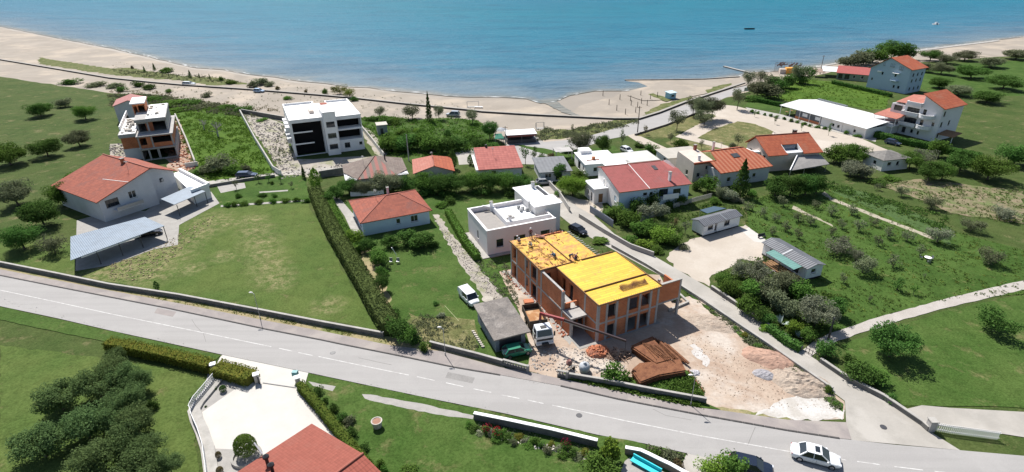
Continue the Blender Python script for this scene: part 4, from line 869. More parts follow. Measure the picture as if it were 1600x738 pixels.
pl = MB(); pl.box(-3.6, -3.2, 1.2, 1.6, 0, 1.4); pl.tube((-3.4, 3.2, 4.6), (-3.4, 3.2, 5.9), .35); pl.build('water_tank', m_white, b)

# ---- orange house with dormer ----
b = thing('orange_dormer_house', 'beige house with orange roof cut by a glazed dormer and a grey lean-to in front', 'house', P(1198, 265), 12)
walls(b, -1.2, 12.6, -1.4, 8.0, 0, 4.3, m_beige, {'L': [(1.2, 2.2, 2.0, 3.6), (4.5, 5.3, 2.0, 3.6), (7, 8, 2.0, 3.6)], 'F': [(9.4, 10.2, 1.5, 2.6)]}, gable=('x', 7.0, .62))
mb = MB(); YM = 4.6; sl = (7.05 - 4.3) / (YM + 1.4); zz = lambda y: 4.45 + (y + 1.4) * sl
mb.slab([(-1.7, -2.0, zz(-2)), (3.6, -2.0, zz(-2)), (3.6, YM, zz(YM)), (-1.7, YM, zz(YM))], .15); mb.slab([(7.9, -2.0, zz(-2)), (13.2, -2.0, zz(-2)), (13.2, YM, zz(YM)), (7.9, YM, zz(YM))], .15)
mb.slab([(3.602, 1.2, zz(1.2)), (7.898, 1.2, zz(1.2)), (7.898, YM, zz(YM)), (3.602, YM, zz(YM))], .15)
mb.slab([(-1.7, YM, zz(YM)), (13.2, YM, zz(YM)), (13.2, 8.5, 4.5), (-1.7, 8.5, 4.5)], .15)
rf = mb.build('roof', t_orange, b); MB().tube((-1.7, YM, zz(YM) + .03), (13.2, YM, zz(YM) + .03), .13, n=6).build('ridge_tiles', m_tube, rf)
MB().box(4.0, 7.5, 1.0, 1.1, 4.35, 5.5).build('dormer_glass', plain('blue_grey_glass', (.12, .15, .2), .15), b); MB().box(3.62, 7.88, -1.4, 1.0, 4.3, 4.36).build('dormer_floor', m_greyw, b)
for xx in (3.45, 7.85): MB().slab([(xx, -1.4, 4.5), (xx + .12, -1.4, 4.5), (xx + .12, 1.2, 5.7), (xx, 1.2, 5.7)], .9).build('dormer_cheek', m_offw, b)
chimney(b, 11.2, 7.3, 5.0, 7.2, .8, m_black)
MB().slab([(1.5, -6.6, 1.9), (13.4, -4.6, 2.0), (13.0, -1.42, 3.4), (6.5, -1.42, 3.6)], .12).build('lean_to_roof', M('lean_sheet', (.34, .32, .30), .85, (.28, .265, .25), .8), b)
for xx, yy in ((1.9, -6.2), (6, -5.6), (12.8, -4.4)): MB().tube((xx, yy, 0), (xx, yy, 1.95), .08).build('post', m_metal, b)
MB().bar((6.4, -1.6, 3.8), (1.4, -6.6, 2.05), .22, .2).build('flashing', m_white, b)
MB().box(-2.6, -1.25, 3.5, 7.4, 0, 3.2).box(-2.7, -1.25, 2.0, 3.4, 0, 4.0).build('white_annex', m_white, b)

# ---- old hut ----
b = thing('old_stone_hut', 'small weathered hut with sagging grey roof among shrubs below the balconied hotel', 'hut', P(1376, 268), 14)
walls(b, 0, 7.6, 0, 6, 0, 2.9, m_offw, {'F': [(1.4, 2.6, 1.2, 2.2), (4.0, 4.8, 1.2, 2.2, 'k')], 'L': [(2, 3, 1, 2)]})
hip_roof(b, 0, 7.6, 0, 6, 2.9, 4.1, (3.2, 3), (3.6, 3), M('old_roof', (.25, .235, .215), .9, (.17, .16, .15), 1.2, finev=.4), oh=.35)

# ---- caravans ----
def mobile(name, label, loc, ang, W, D, roofm, doorside):
    b = thing(name, label, 'mobile home', loc, ang)
    MB().box(.1, W - .1, .1, D - .1, 0, .35).build('chassis', m_black, b)
    walls(b, 0, W, 0, D, .35, 2.45, m_cwhite, {'F': [(1.0, 2.3, 1.2, 2.0, 'k'), (2.8, 3.4, .5, 2.15, 'w'), (5.2, 6.6, 1.1, 2.1, 'k')] if doorside == 'F' else [(.8, 1.8, 1.1, 2.0)], 'L': [(1.2, 2.2, 1.2, 2.0), (W * .5, W * .5 + .7, .5, 2.2, 'd')] if doorside == 'L' else [], 'R': [(1.2, 2.0, 1.2, 2)]}, t=.1, gable=('x', 2.9) if W > D else ('y', 2.9))
    return b
m_cwhite = plain('caravan_white', (.72, .73, .74), .5)
r_dark = ribbed('ribbed_dark_sheet', (.20, .205, .22), (.035, .037, .045), .45, .5, 1.0)
m_teal = ribbed('green_sheet', (.10, .235, .205), (.085, .20, .175), .5, .6, .4)
m_navy = plain('blue_tarp', (.02, .055, .09), .6)
b = mobile('mobile_home', 'white mobile home with dark ribbed roof and blue awning behind, on the bare lot', P(1098, 371), 29, 9.3, 3.0, r_dark, 'F')
gable_roof(b, 0, 9.3, 0, 3.0, 2.45, 2.95, 'x', r_dark, .3, .08)
MB().bar((5.35, -.35, 2.5), (5.2, 3.35, 2.6), .3, .5).build('roof_seam', m_metal, b) if 0 else MB().slab([(5.1, -.36, 2.6), (5.4, -.36, 2.6), (5.4, 1.5, 3.09), (5.1, 1.5, 3.09)], .1).build('roof_seam', m_metal, b)
MB().slab([(4.0, 3.35, 2.7), (9.0, 3.35, 2.7), (8.4, 5.9, 2.3), (4.6, 5.9, 2.3)], .08).build('awning', m_navy, b)
for x in (4.6, 8.3): MB().tube((x, 5.8, 0), (x, 5.8, 2.25), .05).build('awning_pole', m_metal, b)
b = thing('mobile_home', 'white mobile home with green veranda roof on one side, beside the orchard shrubs', 'mobile home', P(1258, 437), 22)
MB().box(-.6, 2.8, -.4, 9.2, 0, .4).build('chassis', m_black, b)
walls(b, -.6, 2.8, -.4, 9.2, .4, 2.45, m_cwhite, {'L': [(1.5, 2.6, .6, 2.2, 'D'), (3.8, 5, 1.2, 2.0, 'k'), (6.8, 8.0, 1.2, 2.0, 'k')], 'F': [(1, 2, 1.2, 2)]}, t=.1, gable=('y', 2.9))
rf = gable_roof(b, -.6, 2.8, -.4, 9.2, 2.45, 2.9, 'y', r_dark, .3, .08)
MB().slab([(-.95, 4.5, 2.5), (1.1, 4.5, 3.04), (1.1, 4.75, 3.04), (-.95, 4.75, 2.5)], .1).build('roof_seam', m_metal, rf)
MB().slab([(-2.6, .4, 2.2), (-.92, .4, 2.42), (-.92, 6.6, 2.42), (-2.6, 6.6, 2.2)], .06).build('veranda_roof', m_teal, b)
for y in (.6, 3.4, 6.4): MB().tube((-2.5, y, 0), (-2.5, y, 2.15), .05).build('post', m_frame_d, b)
v = MB(); 
for z in (.5, .85, 1.2): v.bar((-2.5, .6, z), (-2.5, 6.4, z), .05)
v.build('railing', m_wood, b); MB().box(-2.7, -.62, .3, 6.8, .05, .3).build('deck', m_wood, b)

# ---- restaurant tent ----
TO = P(1236, 200); TO = Vector((95.5, 156.5, 0))
b = thing('restaurant_marquee', 'long restaurant with white membrane roof and glazed sides beside the car park path', 'restaurant', TO, 115)
m_memb = M('white_membrane', (.62, .62, .61), .7, (.52, .53, .53), .12, .4, .6, 3, .04, .05)
mb = MB()
for i in range(4):
    x0, x1 = i * 7.9, i * 7.9 + 7.8
    mb.slab([(x0, 0, 2.9), (x1, 0, 2.9), (x1, -8.5, 3.9), (x0, -8.5, 3.9)][::-1], .1) ; mb.slab([(x0, -8.5, 3.9), (x1, -8.5, 3.9), (x1, -17, 3.1), (x0, -17, 3.1)][::-1], .1)
mb.build('roof', m_memb, b)
e = MB()
for i in range(20): e.box(20 + i * .55, 20.3 + i * .55, -17.6, -16.4, 3.1, 3.5)
e.build('vent', m_metal, b)
for i in range(9):
    MB().tube((.3 + i * 3.85, -.4, 0), (.3 + i * 3.85, -.4, 2.85), .1).build('post', m_white, b)
walls(b, 0.2, 15.4, -16.6, -.5, 0, 2.75, m_offw, {'B': [(3.2, 4.0, .9, 1.7, 'k'), (8.6, 9.4, .9, 1.7, 'k'), (10.4, 11.2, .9, 1.7, 'k')]})
gl = MB().box(15.5, 25, -.55, -.5, .8, 2.7); gl.build('glazing', plain('pale_glazing', (.12, .13, .15), .15), b); MB().box(15.5, 25, -.5, -.38, 0, .8).build('plinth', m_brick, b)
for i in range(4): 
    MB().box(15.7 + i * 2.4, 17.6 + i * 2.4, -.48, -.44, 1.3, 2.3).build('window', m_white, b) if i % 2 == 0 else None
MB().box(25, 31.3, -16.6, -16.4, 0, 2.8).build('rear_wall', m_greyw, b)
for i, (x, y) in enumerate([(26.3, -2.5), (28.3, -2.6), (30.2, -2.4), (27.0, -5), (29.2, -5.4), (30.8, -5.2)]):
    t = thing('dining_table', 'dark dining table under the open end of the white restaurant roof', 'table', b.matrix_basis @ Vector((x, y, 0)) if 0 else (TO.x + x * cos(R(115)) - y * sin(R(115)), TO.y + x * sin(R(115)) + y * cos(R(115)), 0), 115, 'dining tables under the marquee')
    MB().box(-.5, .5, -.4, .4, .7, .75).build('tabletop', m_wood, t); MB().tube((0, 0, 0), (0, 0, .7), .05).build('leg', m_black, t)

# ---- hotel at the right edge ----
HO = P(1380, 203)
b = thing('balconied_hotel', 'white three storey hotel with rounded balconies and orange roof at the right', 'hotel', HO, -60)
m_hw = M('hotel_render', (.70, .69, .70), .85, (.65, .64, .65), .3, fine=5, finev=.05)
walls(b, 0, 4.0, .8, 12, 0, 8.0, m_hw, {'F': [(.3, 1.5, .2, 2.3, 'k'), (2.0, 2.4, .8, 2.2, 'k'), (2.6, 3.0, .8, 2.2, 'k'), (3.2, 3.6, .8, 2.2, 'k'), (.8, 3.2, 6.2, 7.7, 'k')], 'L': [(3, 4.2, 1, 2.4), (3, 4.2, 4, 5.4)]})
walls(b, 4.0, 8.8, .2, 12, 0, 8.8, m_hw, {'F': [(1.0, 2.0, .6, 2.2, 'k'), (3.4, 4.1, 1, 2.0, 'k'), (.8, 4.2, 3.3, 5.2, 'k'), (.8, 4.2, 6.3, 8.0, 'k')]}, name='wall')
walls(b, 8.8, 14.2, 0, 11, 0, 9.4, m_hw, {'F': [(.5, 1.1, 1.0, 2.0, 'k'), (.5, 1.4, 3.5, 5.2, 'k'), (.5, 1.4, 6.5, 8.2, 'k'), (3.6, 4.3, 4.2, 5.2, 'k')], 'R': [(1, 2, 1, 2.4, 'k'), (1, 2, 4, 5.4, 'k'), (1, 2, 7, 8.4, 'k'), (5, 6, 4, 5.4, 'k')]}, name='wall')
g = MB()
for yy in (0, 10.75):
    g = MB(); A = [(8.8, yy, 9.4), (14.2, yy, 9.4), (8.8, yy, 11.9)]; B_ = [(p[0], yy + .25, p[2]) for p in A]; g.face(A); g.face(B_[::-1]); g.build('gable_wall', m_hw, b)
MB().box(8.8, 9.0, .26, 10.74, 9.4, 11.85).build('gable_wall', m_hw, b)
MB().slab([(8.2, -.5, 12.4), (14.8, -.5, 9.35), (14.8, 11.5, 9.35), (8.2, 11.5, 12.4)], .16).build('roof', t_orange, b)
MB().slab([(3.6, 1.5, 8.9), (8.75, 1.0, 9.3), (8.75, 12, 10.6), (3.6, 12, 10.2)], .15).build('roof', t_salmon, b)
MB().slab([(-.3, 3.2, 8.1), (3.55, 2.8, 8.3), (3.55, 12, 9.6), (-.3, 12, 9.2)], .12).build('awning_roof', t_salmon, b)
def balcony(x0, x1, y, z, d=1.6, rd=False):
    poly = [(x0, y), (x1, y), (x1, y - d), (x0, y - d)]
    if rd: poly = [(x0, y)] + [(x1, y)] + [((x0 + x1) / 2 + (x1 - x0) / 2 * cos(a), y - d * .35 - d * sin(a) * .9) for a in [i * pi / 8 for i in range(9)]]
    m_ = MB().prism(poly, z - .15, z); o = m_.build('balcony', m_hw, b)
    k = MB(); e = poly[1:] + [poly[0]]
    for p, q in zip(e, e[1:]):
        k.bar((p[0], p[1], z + .45), (q[0], q[1], z + .45), .12, .9)
    k.build('parapet', m_hw, o); k = MB()
    for p, q in zip(e, e[1:]): k.bar((p[0], p[1], z + .93), (q[0], q[1], z + .93), .22, .08)
    k.build('coping', m_white, o)
for z in (3.0, 6.0): balcony(4.2, 8.7, .2, z, 1.5); balcony(8.9, 12.6, 0, z + .1, 1.6, True)
balcony(4.8, 8.7, .2, 8.8, 1.0)
MB().slab([(14.4, .5, 2.3), (18.5, .5, 2.3), (18.5, 5.0, 2.9), (14.4, 5.0, 2.9)], .12).build('porch_roof', m_wood, b)
for x in (14.8, 18.2): MB().tube((x, .8, 0), (x, .8, 2.3), .08).build('post', m_white, b)
b = thing('terrace_bar', 'two level white terrace with dark openings and pinkish awning between marquee and hotel', 'terrace', P(1356, 205), -60)
MB().box(0, 6.2, 0, 9, 2.6, 2.8).build('terrace_floor', m_white, b); MB().box(0.2, 6.3, 6, 9, 0, 2.6).build('rear_wall', m_brick, b); MB().slab([(-.3, 1, 5.0), (6.5, 1, 5.0), (6.5, 9, 5.8), (-.3, 9, 5.8)], .1).build('awning', t_salmon, b)
MB().box(0, 6.5, 0, .15, 2.802, 3.7).build('parapet', m_hw, b); MB().box(.3, 6.2, 7, 9, 2.81, 4.9).build('upper_wall', m_greyw, b)
for x in (.15, 3.2, 6.3): MB().tube((x, .3, 0), (x, .3, 2.6), .1).build('post', m_white, b); MB().tube((x, 1.2, 2.8), (x, 1.2, 5.0), .08).build('awning_post', m_white, b)
MB().slab([(2, 12.5, 6.0), (9, 12.5, 6.0), (9, 17, 6.0), (2, 17, 6.0)], .15).build('rear_canopy', m_white, b)
for x, y in ((2.3, 12.8), (8.7, 12.8), (2.3, 16.7), (8.7, 16.7)): MB().tube((x, y, 0), (x, y, 5.85), .1).build('canopy_post', m_white, b)

# ---- blue gable house far right ----
b = thing('blue_gable_house', 'tall pale blue guest house with broad gable and orange red roof near the sea', 'house', P(1353, 136), -59)
m_bg = M('blue_grey_render', (.40, .50, .60), .85, (.37, .47, .56), .3, fine=5, finev=.04)
wins = [(4.5, 5.1, 9.0, 10.0, 'k'), (7.2, 7.8, 8.9, 10.1, 'k'), (8.1, 8.7, 8.9, 10.1, 'k'), (10.6, 11.2, 8.3, 9.5, 'k'), (11.4, 12.0, 8.3, 9.5, 'k'), (4.6, 5.3, 5.6, 6.6, 'k'), (10.0, 10.7, 1.5, 2.5, 'k'), (11.7, 12.5, 1.5, 2.5, 'k'), (1.2, 1.8, 3.0, 3.9, 'k'), (9.6, 10.3, 5.6, 6.6, 'k')]
walls(b, 0, 15, 0, 10.5, 0, 7.6, m_bg, {'F': [w_ for w_ in wins if w_[3] < 7.6], 'R': [(2 + 3 * i, 3 + 3 * i, z, z + 1.2, 'k') for i in range(3) for z in (1, 4, 6.2)]})
g = MB()
for yy in (0, 10.25):
    g = MB(); A = [(0, yy, 7.6), (15, yy, 7.6), (15, yy, 8.9), (6.8, yy, 12.0)]; g.face(A); g.face([(p[0], yy + .25, p[2]) for p in A][::-1]); g.build('gable_wall', m_bg, b)
for w_ in wins:
    if w_[3] > 7.6: window(b, (0, -.14, 0), (1, 0, 0), (0, -1, 0), w_)
MB().box(14.76, 14.99, .26, 10.24, 7.6, 8.85).build('wall', m_bg, b)
g = MB(); g.slab([(-.6, -.5, 7.4), (6.8, -.5, 12.25), (6.8, 11, 12.25), (-.6, 11, 7.4)], .16); g.slab([(6.8, -.5, 12.25), (15.6, -.5, 8.9), (15.6, 11, 8.9), (6.8, 11, 12.25)], .16); g.build('roof', t_orange, b)
MB().box(8.8, 11.6, -1.1, -.02, 4.1, 4.25).build('balcony', m_bg, b); MB().box(9.0, 11.4, -1.2, -.05, 6.9, 7.0).build('window_hood', m_white, b)
MB().box(3.0, 4.6, -.4, -.02, 6.4, 6.9).build('ac_unit', m_white, b)
# ---- low red roof by the sea ----
b = thing('low_red_roofed_house', 'low beach restaurant with dull red roof beside the tall pale blue house', 'building', P(1306, 124), -30)
walls(b, 0, 12.5, 0, 9, 0, 2.8, M('green_render', (.26, .30, .22), .9), {'F': [(.6, 2.2, .4, 2.3, 'k'), (3, 4.8, .4, 2.3, 'k'), (6, 7, 1, 2.2), (9, 10, 1, 2.2)]})
gable_roof(b, 0, 12.5, 0, 9, 2.8, 4.8, 'x', tiles('dull_red_tiles', (.38, .10, .09), (.33, .09, .08)), .4, .12, pos=.6)
def canopy(name, label, px, py, w_, d_, z, ang, mat, grp=None):
    b = thing(name, label, 'canopy', P(px, py), ang, grp); MB().slab([(0, 0, z - .4), (w_, 0, z - .4), (w_, d_, z + .3), (0, d_, z + .3)], .08).build('canvas', mat, b)
    for x, y in ((.2, .2), (w_ - .2, .2), (.2, d_ - .2), (w_ - .2, d_ - .2)): MB().tube((x, y, 0), (x, y, z - .4), .06).build('pole', m_metal, b)
canopy('beach_canopy', 'large white sloping canopy between the low red roof and the surf', 1284, 121, 11, 9, 3, -20, m_memb)
canopy('beach_canopy', 'small brown canopy left of the large white canopy by the surf', 1268, 121, 5, 5, 2.6, -20, M('tan_canvas', (.33, .24, .19), .9))
# ---- orange kiosk with thatched shades ----
b = thing('beach_kiosk', 'beach bar kiosk with orange panels and fence of thin poles in front of the sea', 'kiosk', P(1217, 116), -5)
MB().box(3, 7.5, 0, 3, 0, 2.6).build('orange_panel', plain('orange_panel', (.75, .33, .05), .6), b); MB().box(0.5, 3, .5, 3, 0, 2.0).build('counter', m_beige, b)
MB().slab([(-.5, -.5, 2.7), (9, -.5, 2.7), (9, 4, 3.2), (-.5, 4, 3.2)], .15).build('roof', M('reed_roof', (.30, .22, .16), .95, (.2, .15, .11), 2), b) if 0 else None
st = MB(); rn = random.Random(9)
for i in range(26):
    x = -1 + i * .45; st.tube((x, 4 + rn.uniform(-.3, .3), 0), (x + rn.uniform(-.2, .2), 4, rn.uniform(3.8, 5.0)), .05, n=4)
for z in (2.4, 3.4, 4.3): st.bar((-1, 4, z), (10.3, 4, z), .08)
for i in range(18): x = rn.uniform(-1, 9); st.bar((x, 4, rn.uniform(2.5, 3.4)), (x + 1.6, 4.1, rn.uniform(3.3, 4.6)), .12, .4)
st.build('pole_screen', M('driftwood', (.27, .21, .19), .9, (.18, .13, .13), 1), b)
b = thing('striped_beach_cabin', 'striped cabin roof between kiosk trees and the white canopy', 'cabin', P(1180, 0 + 112), -5) if 0 else None

# ---- white apartment block ----
AO = P(510, 245)
b = thing('white_apartment_block', 'new white three storey apartment block with black loggias and a central stair tower', 'apartment building', AO, 26)
walls(b, -7.2, .8, 3.2, 23, 0, 9.6, m_white, {'F': [(.5, 7.7, .15, 8.7, 'o')], 'L': [(2 + 4 * i, 3.4 + 4 * i, z + 1, z + 2.3, 'k') for i in range(5) for z in (0, 3.1, 6.2)]}, t=.35)
walls(b, 3.9, 10.4, 2.2, 22, 0, 9.6, m_white, {'F': [(.3, 6.2, 3.2, 5.75, 'o'), (.3, 6.3, 6.15, 8.6, 'o'), (1.4, 2.8, 1.0, 2.4, 'k'), (5.2, 6.0, 1.4, 2.2, 'k')], 'R': [(4 + 4 * i, 5.4 + 4 * i, z + 1, z + 2.3, 'k') for i in range(4) for z in (0, 3.1, 6.2)]}, t=.35)
walls(b, .8, 3.9, .6, 9, 0, 11.2, m_white, {'F': [(.5, 2.6, 1.6, 2.9, 'k'), (.5, 2.6, 4.5, 5.8, 'k'), (.5, 2.6, 7.4, 8.8, 'k')]}, t=.3, name='tower_wall')
MB().box(.7, 4.0, .5, 9.1, 11.202, 11.35).build('tower_roof', m_white, b)
MB().box(1.5, 3.2, 9.3, 11.5, 9.5, 11.3).build('stair_head', m_greyw, b); MB().box(1.6, 3.3, 9.2, 11.6, 11.31, 11.4).build('stair_head_roof', t_red, b)
MB().box(-6.9, .5, 3.5, 22.7, 9.0, 9.1).box(4.2, 10.1, 2.5, 21.7, 9.0, 9.1).box(.5, 4.2, 9.0, 21.7, 9.0, 9.12).build('flat_roof', m_white, b)
for z in (.12, 3.1, 6.1): MB().box(-6.8, .7, 5.9, 22.6, z - .1, z + .1).build('floor_slab', m_white, b); MB().box(4.2, 10.1, 2.4, 21.6, z - .1, z + .1).build('floor_slab', m_white, b)
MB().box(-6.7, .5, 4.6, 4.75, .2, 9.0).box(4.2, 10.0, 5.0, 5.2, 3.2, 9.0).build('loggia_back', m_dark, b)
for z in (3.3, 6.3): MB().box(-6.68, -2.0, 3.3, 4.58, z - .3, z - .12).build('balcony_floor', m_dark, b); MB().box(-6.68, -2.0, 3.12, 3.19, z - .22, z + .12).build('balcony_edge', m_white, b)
for i in range(3):
    for y in (5.5, 9.5, 13.5): MB().box(-8.2, -7.25, y, y + 2.6, 3.1 * i + .2 + (2.9 if i == 0 else 0), 3.1 * i + 1.1 + (2.9 if i == 0 else 0)).build('balcony', m_white, b) if i < 3 else None
MB().box(-1.5, -.3, 10, 13, 9.1, 9.9).build('roof_light', m_beige, b)
# ---- unfinished brick block on the left ----
UO = P(248, 253)
b = thing('unfinished_brick_block', 'unfinished grey and brick block with stepped terraces and rubble round it, at the left', 'building', UO, 28)
def frame(x0, x1, y0, y1, z0, z1, F_=(), L=(), mat=m_beton, R_=()): return walls(b, x0, x1, y0, y1, z0, z1, mat, {'F': list(F_), 'L': list(L), 'R': list(R_)}, t=.3)
frame(-3.4, 4.4, 2.2, 22, 0, 3.0, [(.3, 1.6, .3, 2.7, 'o'), (2.0, 3.6, .3, 2.7, 'o'), (4.1, 7.5, .3, 2.7, 'o')])
frame(-3.3, 4.2, 2.4, 22, 3.05, 6.1, [(.4, 1.8, 4.0, 5.8, 'o'), (3.2, 7.2, 4.3, 5.9, 'o')], mat=m_brick)
for x in (-3.15, -.3, 4.1): MB().box(x - .17, x + .17, 2.3, 2.6, 3.2, 6.1).build('column', m_beton, b)
MB().box(-3.5, 4.6, 2.0, 22.2, 6.12, 6.4).build('floor_slab', m_beton, b); MB().box(-3.5, 4.5, 1.9, 22.1, 2.95, 3.2).build('floor_slab', m_beton, b)
frame(-3.0, 3.6, 5.6, 22, 6.4, 9.2, [(.3, 2.2, 6.6, 8.7, 'o'), (2.6, 6.3, 6.5, 8.9, 'o')])
MB().box(-1.2, .4, 6.6, 6.8, 6.4, 8.9).build('inner_wall', m_brick, b); MB().box(-3.2, 3.8, 4.9, 22.3, 9.22, 9.9).build('roof_slab', m_beton, b)
frame(-7.1, -3.42, 4.4, 22, 0, 3.0, [], mat=m_greyw)
frame(-7.0, -3.52, 4.5, 22, 3.0, 5.9, [], mat=m_brick)
MB().box(-7.3, -3.52, 4.2, 22.2, 5.92, 6.8).build('floor_slab', m_beton, b)
MB().box(-7.0, -3.6, 4.4, 22, 6.81, 6.86).build('terrace', m_white, b); MB().box(-7.3, -7.05, 9, 28, 6.82, 7.8).build('parapet', m_white, b)
MB().box(-.6, 3.6, 5.0, 22, 9.92, 9.98).build('terrace', m_white, b)
frame(-3.7, -.9, 14, 20, 6.85, 12.2, [(.2, .9, 9.4, 11.5, 'o'), (1.2, 2.6, 9.9, 11.6, 'o')], mat=m_brick); MB().box(-4.0, -.7, 12.8, 21, 12.22, 12.5).build('roof_slab', m_white, b)
rn = random.Random(2)
mb = MB()
for i in range(34): x, y = rn.uniform(-6.8, -4.4), rn.uniform(5, 20); mb.box(x, x + rn.uniform(.3, 1), y, y + rn.uniform(.2, .7), 6.87, 6.87 + rn.uniform(.1, .6))
for i in range(14): x, y = rn.uniform(-.5, 2.6), rn.uniform(8, 20); mb.box(x, x + rn.uniform(.3, 1), y, y + rn.uniform(.2, .7), 9.99, 9.99 + rn.uniform(.1, .5))
mb.build('building_material', m_stone, b, kind='stuff')
b = thing('pink_roofed_house', 'small grey house with a faded pink roof behind the unfinished block', 'house', P(186, 192), 28)
walls(b, 0, 8, 0, 10, 0, 5.2, m_greyw, {'F': [(2, 3, 1, 2), (5, 6, 3.4, 4.4)]}, gable=('y', 6.4)); gable_roof(b, 0, 8, 0, 10, 5.2, 6.5, 'y', tiles('pale_pink_tiles', (.36, .16, .15), (.32, .14, .13)), .3, .12)

# ---- big house at the left edge ----
LO = P(232, 263, 8); LO.z = 0
b = thing('large_red_roofed_house', 'large pale two storey house with broad red tiled roof at the left edge', 'house', LO, 60)
WL = 10.5
mb = MB(); panel(mb, (-WL, 0, 0), (1, 0, 0), (0, -1, 0), WL, 0, 4.6, [(5.4, 6.8, 3.0, 4.5), (1.0, 3.4, 2.6, 4.2)]); panel(mb, (0, 1.4, 0), (1, 0, 0), (0, -1, 0), 5.2, 0, 5.5, [(2.0, 2.7, 4.0, 4.8)])
panel(mb, (5.2, 1.4, 0), (0, 1, 0), (1, 0, 0), 16, 0, 5.5, [(3, 4, 3.4, 4.4), (8, 9, 3.4, 4.4)]); panel(mb, (-WL, 0, 0), (0, 1, 0), (-1, 0, 0), 17, 0, 4.6, []); panel(mb, (0, 0, 0), (0, 1, 0), (1, 0, 0), 1.4, 0, 7.8, [])
mb.build('wall', m_greyw, b)
for tri in ([(-WL, 0, 4.6), (0, 0, 4.6), (0, 0, 7.9)], [(0, 1.4, 5.5), (5.2, 1.4, 5.5), (0, 1.4, 7.9)], [(-WL, 17, 4.6), (0, 17, 7.9), (5.2, 17, 5.5)]): g = MB(); g.face(tri); g.build('gable_wall', m_greyw, b)
window(b, (-WL, 0, 0), (1, 0, 0), (0, -1, 0), (5.4, 6.8, 3.0, 4.5)); window(b, (-WL, 0, 0), (1, 0, 0), (0, -1, 0), (1.0, 3.4, 2.6, 4.2, 'k')); window(b, (0, 1.4, 0), (1, 0, 0), (0, -1, 0), (2.0, 2.7, 4.0, 4.8, 'k'))
MB().box(-8.5, -3.5, -1.6, -.02, 1.9, 2.0).build('balcony', m_greyw, b); k = MB().box(-8.5, -3.5, -1.6, -1.5, 2.002, 2.7); k.build('railing', m_metal, b)
mb = MB(); mb.slab([(0, -.5, 8.05), (.3, -.5, 7.95), (.3, .9, 7.95), (5.9, .9, 5.4), (5.9, 17.6, 5.4), (0, 17.6, 8.05)], .16)
mb.slab([(-WL - .6, -.5, 4.5), (0, -.5, 8.05), (0, 17.6, 8.05), (-WL - .6, 17.6, 4.5)], .16)
rf = mb.build('roof', t_red, b); MB().tube((0, -.5, 8.1), (0, 17.6, 8.1), .13, n=6).build('ridge_tiles', m_tube, rf); MB().bar((-4.6, -.5, 6.6), (-5.8, 7, 6.2), .12, .06).build('roof_flashing', m_offw, rf)
chimney(b, -.6, 8.5, 6.5, 8.8, .6, m_brick); MB().tube((2.4, .95, 4.4), (2.4, 1.3, 4.4), .3).build('satellite_dish', m_metal, b)
def WP(root, *pts): return [P(*p) - Vector(root.location) for p in pts]
b = thing('walled_terrace', 'raised terrace block with bright floor and thick parapet joined to the large house', 'terrace', P(299, 300))
q = WP(b, (268, 270, 3.0), (281, 266, 3.0), (326, 289, 3.0), (299, 299, 3.0)); MB().prism([(p.x, p.y) for p in q], 0, 2.7).build('base_wall', m_offw, b)
MB().prism([(p.x, p.y) for p in q], 2.702, 2.76).build('terrace_floor', m_white, b)
k = MB(); k.bar(q[1] + Vector((0, 0, .1)), q[2] + Vector((0, 0, .1)), .5, .7); k.bar(q[2] + Vector((-.1, 0, .05)), q[3] + Vector((0, 0, .05)), .4, .6); k.build('parapet', m_white, b)
b = thing('blue_roofed_carport', 'carport with pale blue sheet roof leaning on the large house, next to the white terrace', 'carport', P(272, 332))
m_bsheet = ribbed('pale_blue_sheet', (.14, .195, .26), (.10, .145, .20), .3, .5, .6)
MB().slab(WP(b, (251, 311, 2.9), (272, 320, 2.6), (321, 299, 2.6), (297, 291, 2.9)), .08).build('roof', m_bsheet, b)
for p in ((276, 320), (303, 306), (320, 300)):
    q = P(*p, 2.55) - Vector(b.location); MB().tube((q.x, q.y, 0), (q.x, q.y, 2.55), .07).build('post', m_frame_d, b)
b = thing('blue_roofed_carport', 'freestanding carport with pale blue sheet roof on thin dark posts beside the lawn', 'carport', P(220, 392))
q = WP(b, (226, 339, 3.0), (110, 370, 3.0), (110, 407, 2.6), (257, 353, 2.6)); MB().slab(q, .08).build('roof', m_bsheet, b)
f = q[2].lerp(q[3], .0); MB().bar(q[2].lerp(q[3], .1) - Vector((0, 0, .2)), q[2].lerp(q[3], .72) - Vector((0, 0, .2)), .08, .22).build('white_fascia', m_white, b)
for t_ in (.25, .48, .705, .985):
    v = q[2].lerp(q[3], t_); MB().tube((v.x, v.y, 0), (v.x, v.y, 2.5), .07).build('post', m_frame_d, b)
for t_ in (.02, .6): v = q[0].lerp(q[1], t_); MB().tube((v.x, v.y, 0), (v.x, v.y, 2.9), .07).build('post', m_frame_d, b)

# ---- grey garage shed by the road ----
b = thing('grey_garage', 'small blue grey garage with rough grey flat roof between white van and tipper truck', 'garage', P(775, 551), 23)
m_gw = M('blue_grey_shed', (.24, .27, .30), .85, (.20, .22, .25), .8)
walls(b, 0, 4.2, 0, 7.6, 0, 2.45, m_gw, {'F': [(.5, 3.6, .1, 2.1, 'D')], 'L': [(1.0, 1.9, 1.3, 2.1, 'k'), (3.2, 4.1, 1.3, 2.1, 'k'), (5.4, 6.3, 1.3, 2.1, 'k')], 'R': [(2, 3, 1, 2)]})
MB().slab([(-.45, -.7, 2.55), (4.7, -.7, 2.55), (4.7, 8.0, 2.8), (-.45, 8.0, 2.8)], .18).build('roof', M('rough_felt', (.23, .205, .185), .95, (.165, .15, .14), .6, .4, .6, 5, .4, .6, c3=(.30, .27, .245), scale3=.5), b)

